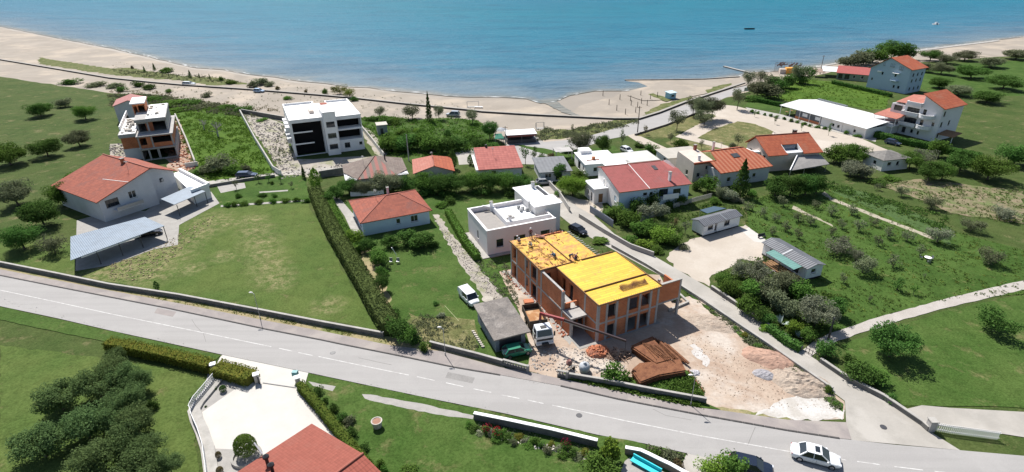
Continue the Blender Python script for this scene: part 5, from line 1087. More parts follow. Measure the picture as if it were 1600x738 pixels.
# ---- house at the bottom ----
BA = P(487, 662, 4.0); u1 = (P(370, 738, 4.0) - BA).normalized()
ang = math.degrees(math.atan2(-u1.y, -u1.x))
b = thing('red_roofed_bungalow', 'house at the bottom edge with smooth brick red tiled roof and two pipes', 'house', (BA.x, BA.y), ang)
# local x to the right-away along the rear eave, y away; the house lies at negative y
E2 = P(556, 716, 5.9) - BA; ca, sa = cos(R(-ang)), sin(R(-ang)); rx = E2.x * ca - E2.y * sa; ry = E2.x * sa + E2.y * ca
RZ = 5.8; RY = ry
walls(b, -16, -.35, 2 * RY + .4, -.4, 0, 3.8, m_offw, {'B': [(3, 4.2, 1, 2.2), (9, 10, 1, 2.2)]}, gable=('x', RZ - .25))
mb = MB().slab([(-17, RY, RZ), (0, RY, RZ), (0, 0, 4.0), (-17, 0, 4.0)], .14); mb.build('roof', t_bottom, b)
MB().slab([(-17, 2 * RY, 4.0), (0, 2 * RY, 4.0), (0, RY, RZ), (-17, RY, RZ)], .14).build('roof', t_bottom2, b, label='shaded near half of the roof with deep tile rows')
MB().tube((-17, RY, RZ + .03), (.05, RY, RZ + .03), .13, n=8).build('ridge_tiles', m_tube, b)
for k, (px, py) in enumerate(((416, 717), (424, 730))):
    q = P(px, py, 5.2) - BA; x, y = q.x * ca - q.y * sa, q.x * sa + q.y * ca
    MB().lathe([(.16, 4.2), (.16, 5.3), (.3, 5.35), (.3, 5.55), (0, 5.75)], 10, (x, y, 0)).build('roof_pipe', m_black, b)
q = P(409, 706, 4.6) - BA; x, y = q.x * ca - q.y * sa, q.x * sa + q.y * ca
MB().bar((x, y, 4.3), (x - .1, y + 1.0, 5.2), .12).build('antenna_bracket', m_white, b)
def aerial(root, x, y, z0, h=1.6):
    k = MB().tube((x, y, z0), (x, y, z0 + h), .03, n=5)
    for i in range(5): k.bar((x - .35 + i * .03, y - .5 + i * .25, z0 + h - .1), (x + .35 - i * .03, y - .5 + i * .25, z0 + h - .1), .03)
    k.bar((x, y - .5, z0 + h - .1), (x, y + .5, z0 + h - .1), .03); k.build('aerial', m_metal, root)
for o in list(COL.objects):
    if o.name in ('hip_roofed_house', 'long_red_roofed_house', 'orange_striped_house', 'orange_dormer_house', 'large_red_roofed_house', 'salmon_roofed_house', 'red_tiled_house', 'brown_roofed_house'):
        zz = {'hip': 4.8, 'lon': 6.6, 'ora': 6.0, 'lar': 7.9, 'sal': 4.4, 'red': 4.4, 'bro': 4.6}[o.name[:3]]
        aerial(o, {'lar': -2}.get(o.name[:3], 4.2), {'lar': 4, 'hip': 5.6}.get(o.name[:3], 5.5), zz - .9 if o.name[:3] != 'hip' else 4.0, 2.4)
# field hut
b = thing('field_hut', 'tiny pale block hut standing alone at the edge of the weedy field', 'hut', P(591, 212), 20)
walls(b, 0, 2.8, 0, 3.2, 0, 2.9, M('hut_blue', (.33, .36, .36), .9), {'F': [(.8, 1.6, .2, 2.0, 'D')]}); MB().box(-.2, 3.0, -.2, 3.4, 2.902, 3.05).build('roof', m_stone, b)
# beach bar stall
b = thing('market_stall', 'long dark stall with flat white roof and red side beside the street', 'stall', P(792, 226), 12)
MB().slab([(0, 0, 2.6), (8.6, 0, 2.6), (8.6, 4.4, 2.8), (0, 4.4, 2.8)], .12).build('roof', m_white, b); MB().box(.2, 8.4, .3, 4.2, 0, 1.0).build('counter', m_frame_d, b)
MB().box(.2, 8.4, .2, .28, 1.9, 2.45).build('fascia', plain('dull_red_panel', (.22, .06, .05), .7), b); MB().box(.3, 8.3, 3.6, 4.1, 1.0, 2.5).build('rear_panel', m_frame_d, b)
for x in (.25, 4.3, 8.35): MB().tube((x, .35, 0), (x, .35, 2.5), .06).build('post', m_metal, b)
b = thing('green_tent', 'small green canvas tent at the left end of the long stall', 'tent', P(782, 224), 12)
MB().slab([(-1.8, -1.2, 1.7), (.9, -1.2, 1.7), (.4, 0.6, 2.6), (-1.2, .6, 2.6)], .06).slab([(-1.2, .6, 2.6), (.4, .6, 2.6), (.9, 2.2, 1.7), (-1.8, 2.2, 1.7)], .06).build('canvas', plain('green_canvas', (.02, .19, .12), .8), b)
for x, y in ((-1.6, -1), (.7, -1), (-1.6, 2), (.7, 2)): MB().tube((x, y, 0), (x, y, 1.65), .05).build('pole', m_metal, b)
b = thing('lifeguard_cabin', 'small pale blue beach cabin on the grass strip of the sand spit', 'cabin', P(1046, 156), 30)
walls(b, 0, 3.0, 0, 2.4, .2, 2.2, plain('cabin_blue', (.28, .50, .62), .7), {'F': [(.8, 2.2, .9, 1.6, 'k')]}, t=.1); MB().slab([(-.3, -.3, 2.3), (3.3, -.3, 2.3), (3.3, 2.7, 2.55), (-.3, 2.7, 2.55)], .1).build('roof', plain('cabin_roof', (.45, .58, .66), .7), b)
# ---------------- walls, fences, lamps ----------------
def wallline(name, label, cat, px, h, w_, mat, cap=None, group=None, capw=None, pts=None, z0=0):
    q = pts or [P(*p) for p in px]; o = Vector((q[0].x, q[0].y, 0)); root = thing(name, label, cat, o, 0, group)
    q = [Vector((v.x, v.y, 0)) - o for v in q]; A, B = offs(q, w_); mb = MB(); c = MB(); A2, B2 = offs(q, capw or w_ + .04)
    for i in range(len(q) - 1):
        mb.prism([tuple(v[:2]) for v in (A[i], A[i + 1], B[i + 1], B[i])], z0, h)
        c.prism([tuple(v[:2]) for v in (A2[i], A2[i + 1], B2[i + 1], B2[i])], h + .002, h + .09)
    mb.build('body', mat, root); 
    if cap: c.build('coping', cap, root)
    return root
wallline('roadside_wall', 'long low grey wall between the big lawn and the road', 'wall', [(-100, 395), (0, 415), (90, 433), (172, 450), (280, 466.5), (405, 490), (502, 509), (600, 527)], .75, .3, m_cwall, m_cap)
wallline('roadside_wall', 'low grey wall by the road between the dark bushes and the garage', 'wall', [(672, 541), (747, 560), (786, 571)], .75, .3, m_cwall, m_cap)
def baluster_wall(label, p, q, h=.9):
    a, b_ = P(*p), P(*q); o = Vector((a.x, a.y, 0)); root = thing('baluster_wall', label, 'wall', o); d = (b_ - a); L = d.length; d.normalize(); n = Vector((-d.y, d.x, 0))
    def bx(t0, t1, z0, z1, w_): 
        s0, s1 = d * t0, d * t1; c = n * w_ / 2
        return [s0 - c + Vector((0, 0, z0)), s1 - c + Vector((0, 0, z0)), s1 + c + Vector((0, 0, z0)), s0 + c + Vector((0, 0, z0)), s0 - c + Vector((0, 0, z1)), s1 - c + Vector((0, 0, z1)), s1 + c + Vector((0, 0, z1)), s0 + c + Vector((0, 0, z1))]
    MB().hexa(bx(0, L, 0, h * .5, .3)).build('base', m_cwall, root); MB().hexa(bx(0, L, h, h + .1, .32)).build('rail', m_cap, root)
    n_ = int(L / .38)
    for i in range(n_): t = .2 + i * .38; MB().hexa(bx(t, t + .14, h * .5 + .002, h - .002, .14)).build('baluster', m_cap, root)
    MB().hexa(bx(L, L + .3, 0, h + .15, .36)).build('end_post', m_conc, root); return root
baluster_wall('low balustrade wall with white balusters in front of the green car', (786, 571), (823, 581))
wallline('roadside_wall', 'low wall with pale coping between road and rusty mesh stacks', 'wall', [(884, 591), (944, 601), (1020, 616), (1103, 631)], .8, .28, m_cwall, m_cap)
baluster_wall('short balustrade wall beside the site entrance, right of the truck', (871, 588), (884, 591), .95)
# promenade wall
PW = [(-200, 60), (0, 94), (90, 109), (172, 123), (240, 130), (286, 134), (389, 141), (502, 150), (562, 155.5), (633, 163.5), (730, 173), (754, 176), (835, 181), (917, 185), (960, 187), (998, 187), (1030, 177), (1068, 162), (1115, 146.5), (1163, 131)]
wallline('promenade_wall', 'long pale promenade wall running along the whole sandy beach', 'wall', PW, .5, .8, M('promenade_face', (.10, .092, .085), .9, (.07, .065, .06), 1), M('promenade_top', (.36, .335, .30), .85, (.30, .28, .255), .5), capw=1.0)  # pale wall; shade of its near side put into the dark face colour
# groynes
wallline('groyne', 'thin dark stone groyne along the outer edge of the sand spit', 'groyne', [(976, 126.5), (1040, 126), (1101, 125), (1155, 121.5)], .5, .5, m_cwall, m_cap)
wallline('jetty', 'short pale concrete jetty slanting into the sea beside the groyne root', 'jetty', [(1131, 105.5), (1150, 110.5), (1177, 117)], .6, 1.2, m_cwall, m_cap)
wallline('field_wall', 'pale boundary wall down the right side of the bright green field', 'wall', [(376, 178), (400, 222), (428, 268), (440, 275)], 1.3, .3, m_offw, m_cap)
wallline('field_wall', 'grey garden wall running from the green field to the white apartment block', 'wall', [(378, 177), (412, 183), (446, 189)], 1.3, .3, m_cwall, m_cap)
wallline('field_wall', 'pale wall between the unfinished block rubble and the green field', 'wall', [(275, 184), (292, 222), (306, 258)], 1.3, .3, m_offw, m_cap)
wallline('field_wall', 'low pale end wall beside the rubble at the foot of the green field', 'wall', [(290, 262), (310, 259)], 1.0, .4, m_offw, m_cap)
wallline('field_wall', 'pale wall along the right side of the white apartment block', 'wall', [(560, 196), (580, 220), (600, 246)], 1.2, .3, m_offw, m_cap)
wallline('garden_wall', 'long low kerb wall along the cross lane above the small garden', 'wall', [(316, 294), (332, 292), (385, 283), (430, 277)], .6, .3, m_cwall, m_cap)
wallline('garden_wall', 'low white garden wall between the brown roof and the hip roofed blue house', 'wall', [(548, 307), (585, 305), (600, 303)], 1.0, .2, m_white, m_cap)
wallline('garden_wall', 'dark wall left of the brown roofed house below the apartment rubble', 'wall', [(500, 278), (537, 272)], 1.6, .3, m_cwall, m_cap)
# lane walls
wallline('lane_wall', 'long grey retaining wall between building plot and lane', 'wall', [(956, 386), (1010, 416), (1052, 442), (1090, 466.5), (1148, 506), (1200, 541), (1279, 596.5), (1300, 611)], .45, .3, m_beton, m_cap)
wallline('lane_wall', 'grey wall along the garden side of the lane, above the bare lot', 'wall', [(905, 340), (940, 362), (962, 375), (985, 388), (1021, 401)], .8, .25, m_beton, m_cap)
wallline('lane_wall', 'low block wall beside the shrubs along the right edge of the lane', 'wall', [(1111, 452), (1165, 488), (1230, 533), (1252, 548)], .6, .35, m_cwall, m_cap)
wallline('lane_wall', 'low block wall along the lane in front of the right hand lawn', 'wall', [(1281, 566), (1322, 594), (1380, 624), (1440, 665), (1450, 674)], .6, .35, m_cwall, m_cap)
wallline('courtyard_wall', 'pale wall between the white flat roofed house and the lane', 'wall', [(858, 290), (876, 310), (890, 332)], 1.1, .2, m_beton, m_cap)
wallline('terrace_kerb', 'white kerb frame round the small planted bed at the brick building corner', 'kerb', [(1044, 487), (1075, 474), (1060, 460), (1052, 452)], .35, .35, m_cap)
wallline('park_kerb', 'pale kerb wall along the seaward edge of the dry park lawn', 'kerb', [(992, 212), (1040, 197), (1085, 179), (1100, 174)], .5, .3, M('pk', (.2, .16, .15), .9), m_cap)
wallline('garden_wall', 'white topped curved retaining wall behind the rose bed at the bottom', 'wall', [(741, 656), (800, 668), (860, 681), (933, 699)], 1.0, .3, m_cwall, m_white, capw=.42)
wallline('garden_wall', 'white topped curved wall around the patio with the turquoise bench', 'wall', [(976, 709), (1000, 713.5), (1012, 719), (1030, 728), (1045, 735), (1075, 752)], .9, .3, M('brown_wall', (.26, .20, .16), .9), m_white, capw=.42)
# palings
def paling(name, label, pts, h, mat, step=.22, wd=.12, rails=True):
    q = [P(*p) for p in pts]; o = Vector((q[0].x, q[0].y, 0)); root = thing(name, label, 'fence', o); q = [v - o for v in q]; mb = MB()
    for a, b_ in zip(q, q[1:]):
        n_ = int((b_ - a).length / step)
        for i in range(n_): v = a.lerp(b_, i / n_); mb.box(v.x - wd / 2, v.x + wd / 2, v.y - .03, v.y + .03, .05, h)
    mb.build('palings', mat, root)
    r_ = MB()
    for a, b_ in zip(q, q[1:]):
        for z in (h * .25, h * .8): r_.bar(a + Vector((0, 0, z)), b_ + Vector((0, 0, z)), .05)
    r_.build('rail', mat, root); return root
paling('picket_fence', 'white picket fence running uphill right of the long red roofed house', [(1052, 326), (1085, 316), (1112, 309)], 1.1, m_stone)
paling('picket_fence', 'grey picket fence behind the shrubs left of the bare lot', [(1000, 348), (1015, 342), (1030, 336)], 1.3, m_metal)
paling('sheet_fence', 'bluish sheet fence panels beside the lane near the courtyard', [(922, 332), (938, 342), (958, 356)], 1.5, plain('bluish_sheet', (.33, .36, .42), .5), .2, .19)
paling('field_gate', 'small dark metal gate at the start of the pale footpath', [(1258, 551), (1268, 557), (1279, 564)], 1.0, m_frame_d, .4, .06)
b = paling('driveway_gate', 'grey slatted gate at the right edge beside the lane', [(1453, 672), (1484, 678), (1560, 688)], 1.2, m_white, .18, .06)
b = thing('gate_pillar', 'stone pillar at the left end of the slatted gate', 'pillar', P(1452, 672)); MB().box(-.35, .35, -.35, .35, 0, 1.4).build('shaft', m_beton, b); MB().box(-.42, .42, -.42, .42, 1.402, 1.5).build('cap', m_cap, b)
# railing on low white palings around bottom left drive
RP = [(328, 590), (336, 596), (318, 618), (306, 632), (299, 645), (303, 660), (312, 680), (320, 705), (325, 740), (330, 800)]
q = [P(*p) for p in RP[1:]]; o = Vector((q[0].x, q[0].y, 0)); root = thing('garden_railing', 'long white diagonal slat railing on a pale wall beside the white driveway', 'railing', o)
q = [v - o for v in q]; A, B = offs(q, 1.3, .5); mb = MB(); sl = MB()
for i in range(len(q) - 1):
    mb.prism([tuple(v[:2]) for v in (A[i], A[i + 1], B[i + 1], B[i])], 0, .35)
    n_ = int((q[i + 1] - q[i]).length / .3)
    for k in range(n_):
        v = q[i].lerp(q[i + 1], k / n_) ; d = (q[i + 1] - q[i]).normalized() * .5
        sl.bar(v + Vector((0, 0, .36)), v + d + Vector((0, 0, 1.25)), .06); sl.bar(v + d + Vector((0, 0, .36)), v + Vector((0, 0, 1.25)), .04)
    for z in (.4, 1.25): sl.bar(q[i] + Vector((0, 0, z)), q[i + 1] + Vector((0, 0, z)), .05)
mb.build('base_wall', m_cap, root); sl.build('slats', m_white, root)
# lamps
def lamp(label, px, h=4.3, group=None):
    b = thing('street_lamp', label, 'street lamp', P(*px), 0, group)
    MB().tube((0, 0, 0), (0, 0, .5), .09, .07).tube((0, 0, .5), (0, 0, h), .05, .035).build('pole', m_metal, b)
    hd = MB(); hd.tube((0, 0, h - .05), (-.35, .12, h + .12), .035, .03, 6); a = hd.build('arm', m_metal, b)
    k = MB(); k.lathe([(.0, -.05), (.12, -.05), (.17, .02), (.1, .09), (0, .1)], 10); l_ = k.build('lamp_head', m_offw, b); l_.location = (-.5, .17, h + .12); l_.scale = (1.7, .8, 1)
lamp('street lamp on the pavement in front of the big lawn, leftmost of three', (407, 499))
lamp('street lamp by the dark bushes, in front of the wall left of the garage', (696, 556))
lamp('street lamp at the end of the wall right of the rusty mesh stacks', (1079, 634))
def pole(label, px, h, mat=None, arm=True, grp=None):
    b = thing('utility_pole', label, 'utility pole', P(*px), 0, grp); MB().tube((0, 0, 0), (0, 0, h), .16, .1).build('pole', mat or m_trunk, b)
    if arm: MB().bar((-.7, 0, h - .4), (.7, 0, h - .4), .1).build('crossarm', m_wood, b)
pole('wooden utility pole beside the seaside street at the end of the beach grass', (996, 208), 8)
pole('wooden utility pole leaning by the white canopy near the surf', (1281, 116), 8)
pole('pale utility pole between the brown roof and the salmon roof', (639, 252), 7, m_beton, False)
pole('thin lamp mast with three heads beside the long dark stall', (790, 231), 6.0, m_metal, True)
pole('thin dark lamp post beside the pale footpath', (1294, 531), 3.6, m_frame_d, False)

# ---------------- vehicles ----------------
def loftbody(sections, mat, name, parent, cap=True):
    """sections: (x, [(y,z)...]) half profile mirrored"""
    mb = MB(); R_ = []
    for x, pr in sections:
        full = [(x, y, z) for y, z in pr] + [(x, -y, z) for y, z in reversed(pr)]
        R_.append([Vector(p) for p in full])
    n = len(R_[0])
    for a, b_ in zip(R_, R_[1:]):
        for i in range(n):
            j = (i + 1) % n; f = [a[i], b_[i], b_[j], a[j]]; mb.face(f)
    mb.face(R_[0]); mb.face(R_[-1][::-1])
    return mb.build(name, mat, parent, smooth=False)
def wheel(parent, x, y, r=.32, w_=.22):
    o = MB().tube((0, -w_ / 2, 0), (0, w_ / 2, 0), r, n=20).build('wheel', m_rubber, parent); o.location = (x, y, r)
    s_ = 1 if y > 0 else -1
    MB().tube((0, s_ * w_ * .45, 0), (0, s_ * (w_ / 2 + .012), 0), r * .62, n=14).build('rim', m_rim, o)
m_rim = plain('alloy', (.4, .4, .42), .3, .8)
m_lamp = plain('headlight_glass', (.6, .62, .65), .15); m_tail = plain('tail_light_red', (.30, .01, .01), .3)
def car(name, label, cat, px, heading, paint, kind='sedan', L=4.7, W=1.8, Hh=1.45, sunroof=False, z=0, group=None):
    """heading: ground angle of the nose"""
    c = P(*px) if len(px) == 2 else Vector(px); b = thing(name, label, cat, (c.x, c.y, z), heading, group); hw = W / 2
    k = L / 4.7
    belt = {'sedan': .88, 'hatch': .92, 'van': 1.05, 'suv': 1.0, 'estate': .9}[kind]
    hood = {'sedan': .80, 'hatch': .86, 'van': .98, 'suv': .98, 'estate': .84}[kind]
    def pr(w_, zt, zb=.22): return [(0, zb), (w_ * .86, zb), (w_ * .97, zb + .15), (w_, zb + (zt - zb) * .55), (w_ * .96, zt - .06), (w_ * .86, zt), (0, zt + .03)]
    f = [(-L / 2, pr(hw * .74, belt * .86, .34)), (-L / 2 + .12 * k, pr(hw * .88, belt * .97, .28)), (-L / 2 + .5 * k, pr(hw * .97, belt)), (-L / 2 + 1.2 * k, pr(hw, belt)), (L / 2 - 1.5 * k, pr(hw, belt)), (L / 2 - 1.2 * k, pr(hw, hood + .03)), (L / 2 - .5 * k, pr(hw * .95, hood - .04)), (L / 2 - .14 * k, pr(hw * .84, hood - .14, .28)), (L / 2, pr(hw * .66, hood - .28, .34))]
    body = loftbody(f, paint, 'body', b)
    # greenhouse
    xr = {'sedan': (-L / 2 + .75 * k, -L / 2 + 1.35 * k), 'hatch': (-L / 2 + .12, -L / 2 + .6), 'van': (-L / 2 + .05, -L / 2 + .2), 'suv': (-L / 2 + .1, -L / 2 + .45), 'estate': (-L / 2 + .15, -L / 2 + .55)}[kind]
    xf = (L / 2 - 1.1 * k, L / 2 - 1.95 * k) if kind != 'van' else (L / 2 - .75, L / 2 - 1.35)
    wb, wt = hw * .93, hw * .74 if kind != 'van' else hw * .84; zb = belt - .02
    g = MB(); A = [(xr[0], -wb, zb), (xf[0], -wb, zb), (xf[0], wb, zb), (xr[0], wb, zb)]; T = [(xr[1], -wt, Hh - .05), (xf[1], -wt, Hh - .05), (xf[1], wt, Hh - .05), (xr[1], wt, Hh - .05)]
    g.hexa(A + T); g.build('windows', m_glass, b)
    rp = MB(); rp.prism([(xr[1] - .03, -wt * .9), (xr[1] + .15, -wt - .02), (xf[1] - .15, -wt - .02), (xf[1] + .03, -wt * .9), (xf[1] + .03, wt * .9), (xf[1] - .15, wt + .02), (xr[1] + .15, wt + .02), (xr[1] - .03, wt * .9)], Hh - .06, Hh)
    rp.build('roof_panel', paint, b)
    def pil(p, q, w_): MB().bar(p, q, w_).build('pillar', paint, b)
    for s_ in (-1, 1):
        pil((xf[0], s_ * wb, zb), (xf[1], s_ * (wt + .01), Hh - .04), .07); pil((xr[0], s_ * wb, zb), (xr[1], s_ * (wt + .01), Hh - .04), .12)
        xm = (xr[1] + xf[1]) / 2; pil((xm, s_ * wb, zb), (xm, s_ * (wt + .015), Hh - .04), .07)
        if kind == 'van':
            MB().hexa([Vector(p) for p in ((xr[0], s_ * wb, zb), (xm - .2, s_ * wb, zb), (xm - .2, s_ * (wb + .02), zb), (xr[0], s_ * (wb + .02), zb), (xr[1], s_ * wt, Hh - .05), (xm - .2, s_ * wt, Hh - .05), (xm - .2, s_ * (wt + .02), Hh - .05), (xr[1], s_ * (wt + .02), Hh - .05))]).build('side_panel', paint, b)
    if sunroof: MB().box(xf[1] - .62, xf[1] - .15, -.42, .42, Hh + .002, Hh + .012).build('sunroof', m_glass, b)
    MB().box(L / 2 - .02, L / 2 + .02, -.35, .35, .45, .58).build('grille', m_black, b); MB().box(-L / 2 - .02, -L / 2 + .01, -.26, .26, .55, .66).build('number_plate', m_white, b)
    for s_ in (-1, 1):
        MB().box(-.02, .0, s_ * (hw + .002) - .004, s_ * (hw + .002) + .004, .35, belt - .08).build('door_seam', m_black, b); MB().box(-.35, -.18, s_ * (hw + .012) - .012, s_ * (hw + .012) + .012, belt - .22, belt - .18).build('door_handle', paint, b)
    for x in (-L / 2 + .85 * k, L / 2 - .88 * k):
        for s_ in (-1, 1): wheel(b, x, s_ * (hw - .09))
    for s_ in (-1, 1):
        h_ = MB().box(-.1, .12, -.16, .16, -.06, .07).build('headlight', m_lamp, b); h_.location = (L / 2 - .14, s_ * hw * .62, hood - .22)
        t_ = MB().box(-.08, .1, -.16, .16, -.06, .08).build('tail_light', m_tail, b); t_.location = (-L / 2 + .1, s_ * hw * .66, belt - .16)
        mr = MB().box(-.08, .08, -.09, .09, -.06, .07).build('mirror', paint, b); mr.location = (xf[0] - .25, s_ * (hw + .06), belt + .05)
    return b
p_white = plain('white_car_paint', (.72, .73, .74), .25, 0, .5, .6); p_dark = plain('dark_navy_paint', (.012, .018, .035), .2, 0, .5, .6); p_black = plain('black_car_paint', (.012, .012, .014), .2, 0, .5, .6)
p_green = plain('green_car_paint', (.02, .20, .12), .3, 0, .5, .5); p_silver = plain('silver_car_paint', (.40, .42, .45), .3, .4, .5, .5); p_blue = plain('blue_car_paint', (.03, .05, .10), .25, 0, .5, .5)
dr = P(1305, 722) - P(1243, 706); ha = math.degrees(math.atan2(dr.y, dr.x))
car('white_sedan', 'white sedan with dark sunroof driving on the main road at bottom right', 'car', (1272.5, 718), ha, p_white, 'sedan', 4.75, 1.85, 1.46, True)
d_ = P(746, 476) - P(722, 452); car('white_van', 'white estate van with roof rails parked on the grass above the garage', 'van', (733, 470), math.degrees(math.atan2(d_.y, d_.x)), p_white, 'van', 4.3, 1.8, 1.75)
car('green_car', 'green hatchback half hidden in shade between garage and balustrade wall', 'car', (808, 553), 20, p_green, 'hatch', 3.9, 1.65, 1.4)
car('dark_car', 'dark navy car at the bottom edge partly behind the bushy tree', 'car', (1172, 735), -18, p_dark, 'hatch', 4.3, 1.8, 1.45)
car('black_car', 'black car parked between brick building and lane', 'car', (903, 364), -50, p_black, 'hatch', 4.0, 1.75, 1.45)
car('white_hatchback', 'white hatchback parked nose out above the pale roofed outbuilding', 'car', (979, 238), -60, p_white, 'hatch', 4.1, 1.75, 1.45)
car('silver_suv', 'silver off road car parked facing the sea above the conifer field', 'car', (708, 182), 172, p_silver, 'suv', 4.5, 1.85, 1.8)
car('dark_blue_car', 'dark blue car parked on the cross lane below the green field', 'car', (386, 277), 5, p_blue, 'estate', 4.7, 1.8, 1.4)
car('white_blue_car', 'small white and blue car parked behind the promenade wall on the sand', 'car', (405, 144.5), -5, plain('pale_blue_paint', (.35, .47, .62), .3), 'hatch', 4.0, 1.75, 1.5)
car('white_pickup', 'white flat pickup parked at the promenade wall, far left of the beach', 'car', (296, 133.5), -5, p_white, 'suv', 5.0, 1.9, 1.5)
car('dark_car', 'dark car standing in the shade under the freestanding carport', 'car', (233, 368), 27, p_black, 'estate', 4.5, 1.8, 1.42)
car('grey_hatchback', 'grey car parked between the grey roofed shed and the shrub', 'car', (850, 288), 12, p_silver, 'hatch', 3.8, 1.7, 1.42)
car('dark_car', 'dark car parked beside the hedge below the hotel', 'car', (1394, 226), -55, p_blue, 'hatch', 4.0, 1.75, 1.45)
# tipper truck with loading crane
TB = P(851, 543); dT = P(851, 545) - P(822, 482); at_ = math.degrees(math.atan2(dT.y, dT.x))
b = thing('tipper_truck', 'white cab tipper truck with rusty open body and red loading crane, beside the garage', 'truck', (TB.x, TB.y), at_)
m_tb = M('dump_body', (.05, .045, .04), .8, (.09, .06, .04), 1.5); m_load = M('rusty_load', (.42, .22, .10), .95, (.34, .16, .07), 1.2, c3=(.52, .34, .2), scale3=.8)
MB().box(-7.2, .6, -.45, .45, .7, .95).build('chassis', m_black, b)
c = MB(); c.box(-7.4, -3.0, -1.2, 1.2, 1.1, 1.25); c.build('bed_floor', m_load, b)
for nm, a in (('side_board', (-7.4, -3.0, -1.25, -1.15, 1.252, 2.15)), ('side_board', (-7.4, -3.0, 1.15, 1.25, 1.252, 2.15)), ('tail_board', (-7.5, -7.402, -1.25, 1.25, 1.1, 2.2)), ('head_board', (-3.0, -2.9, -1.25, 1.25, 1.0, 2.4))): MB().box(*a).build(nm, m_tb, b)
ld = MB(); ld.box(-7.3, -3.2, -1.12, 1.12, 1.254, 1.45); ld.build('load', m_load, b)
cab = MB(); cab.hexa([(-1.75, -1.2, .8), (.1, -1.2, .8), (.1, 1.2, .8), (-1.75, 1.2, .8), (-1.75, -1.2, 1.9), (.12, -1.2, 1.85), (.12, 1.2, 1.85), (-1.75, 1.2, 1.9)]); cab.hexa([(-1.75, -1.18, 1.9), (.1, -1.18, 1.86), (.1, 1.18, 1.86), (-1.75, 1.18, 1.9), (-1.7, -1.05, 2.75), (-.25, -1.05, 2.75), (-.25, 1.05, 2.75), (-1.7, 1.05, 2.75)]); cb = cab.build('cab', p_white, b)
ws = MB(); ws.face([(.118, -1.02, 1.9), (.118, 1.02, 1.9), (-.19, .95, 2.66), (-.19, -.95, 2.66)]); ws.build('windscreen', m_glass, cb)
for s_ in (-1, 1):
    g = MB(); pts = [(-1.3, s_ * 1.192, 1.95), (-.15, s_ * 1.192, 1.95), (-.4, s_ * 1.075, 2.6), (-1.3, s_ * 1.075, 2.6)]; g.face(pts if s_ < 0 else pts[::-1]); g.build('side_window', m_glass, cb)
    MB().box(-.1, .05, s_ * 1.25 - .1 + (.1 if s_ > 0 else -.1), s_ * 1.25 + .1 + (.1 if s_ > 0 else -.1), 1.7, 2.4).build('mirror', m_black, cb)
    MB().box(.1, .16, s_ * .85 - .2, s_ * .85 + .2, .95, 1.15).build('headlight', m_lamp, cb)
    wheel(b, -.75, s_ * 1.0, .5, .32); wheel(b, -4.6, s_ * 1.0, .5, .32); wheel(b, -6.0, s_ * 1.0, .5, .32)
MB().box(.1, .15, -1.1, 1.1, 1.22, 1.5).build('grille', m_black, cb); MB().box(.1, .22, -1.2, 1.2, .6, .9).build('bumper', p_white, cb)
MB().box(-1.1, -.5, -.4, .4, 2.752, 2.82).build('roof_hatch', m_black, cb)
m_red = plain('crane_red', (.24, .025, .025), .5); m_boom = plain('dark_red_boom', (.035, .015, .018), .5)
MB().tube((-2.3, 0, .95), (-2.3, 0, 2.9), .25).box(-2.75, -1.9, -.9, .9, .96, 1.5).build('crane_base', m_black, b)
inv = Matrix.Rotation(-R(at_), 3, 'Z')
def TL(px, py, z): v = P(px, py, z); v.x -= TB.x; v.y -= TB.y; return inv @ v
k0 = Vector((-2.3, 0, 2.9)); k1 = TL(852, 492, 4.2); k2 = TL(882, 500, 4.6); k3 = TL(978, 533, 4.0)
MB().bar(k0, k0 + Vector((-.2, .1, .9)), .3).bar(k0 + Vector((-.2, .1, .9)), k1, .28, .34).bar(k1, k2, .3, .36).build('crane_arm', m_red, b)
MB().bar(k2, k3, .2, .26).build('crane_boom', m_boom, b); MB().bar(k2 - Vector((0, 0, .25)), k2.lerp(k3, .5) - Vector((0, 0, .25)), .1).build('hydraulic_ram', m_metal, b)
MB().tube(k3, k3 - Vector((0, 0, 2.2)), .03).build('crane_cable', m_black, b)
for i, (x, y, lab) in enumerate(((520, 552, 'round dark manhole cover in the road by the white driveway'), (905, 650, 'round dark manhole cover in the road below the mesh stacks'), (1380, 668, 'dark drain cover on the lane mouth at the right'))):
    b = thing('manhole_cover', lab, 'manhole cover', P(x, y)); z_ = max(ROAD.data.vertices[0].co.z + .004, .03); MB().lathe([(.36, z_), (.34, z_ + .015), (.3, z_ + .01), (0, z_ + .012)], 18).build('cover', m_frame_d, b)
# boats
def boat(label, px, ang, L, col, cabin=False):
    b = thing('small_boat', label, 'boat', (P(*px).x, P(*px).y, .17), ang); mb = MB()
    st = [(-L / 2, .8), (-L * .2, 1.0), (L * .15, .95), (L * .38, .55), (L / 2, .04)]
    for (x0, w0), (x1, w1) in zip(st, st[1:]):
        z0, z1 = .75 + .1 * (x0 / L) ** 2, .75 + .5 * max(0, x1 / L) ** 2
        for s_ in (-1, 1):
            mb.face([(x0, s_ * w0 * .6, -.1), (x1, s_ * w1 * .6, -.1), (x1, s_ * w1, z1), (x0, s_ * w0, z0)]); mb.face([(x0, s_ * w0 * .6, -.1), (x0, s_ * w0, z0), (x1, s_ * w1, z1), (x1, s_ * w1 * .6, -.1)])
        mb.face([(x0, -w0 * .6, .1), (x1, -w1 * .6, .1), (x1, w1 * .6, .1), (x0, w0 * .6, .1)])
    mb.face([(-L / 2, -.8, .77), (-L / 2, .8, .77), (-L / 2, .5, -.1), (-L / 2, -.5, -.1)]); mb.build('hull', col, b)
    for x in (-L * .25, L * .1): MB().box(x - .15, x + .15, -.9, .9, .5, .56).build('bench', m_wood, b)
    if cabin: MB().box(-L * .1, L * .2, -.7, .7, .57, 1.7).build('cabin', p_white, b)
    return b
boat('dark open rowing boat at anchor on the sea, left of the two boats', (1171, 46.5), 5, 7.5, m_frame_d)
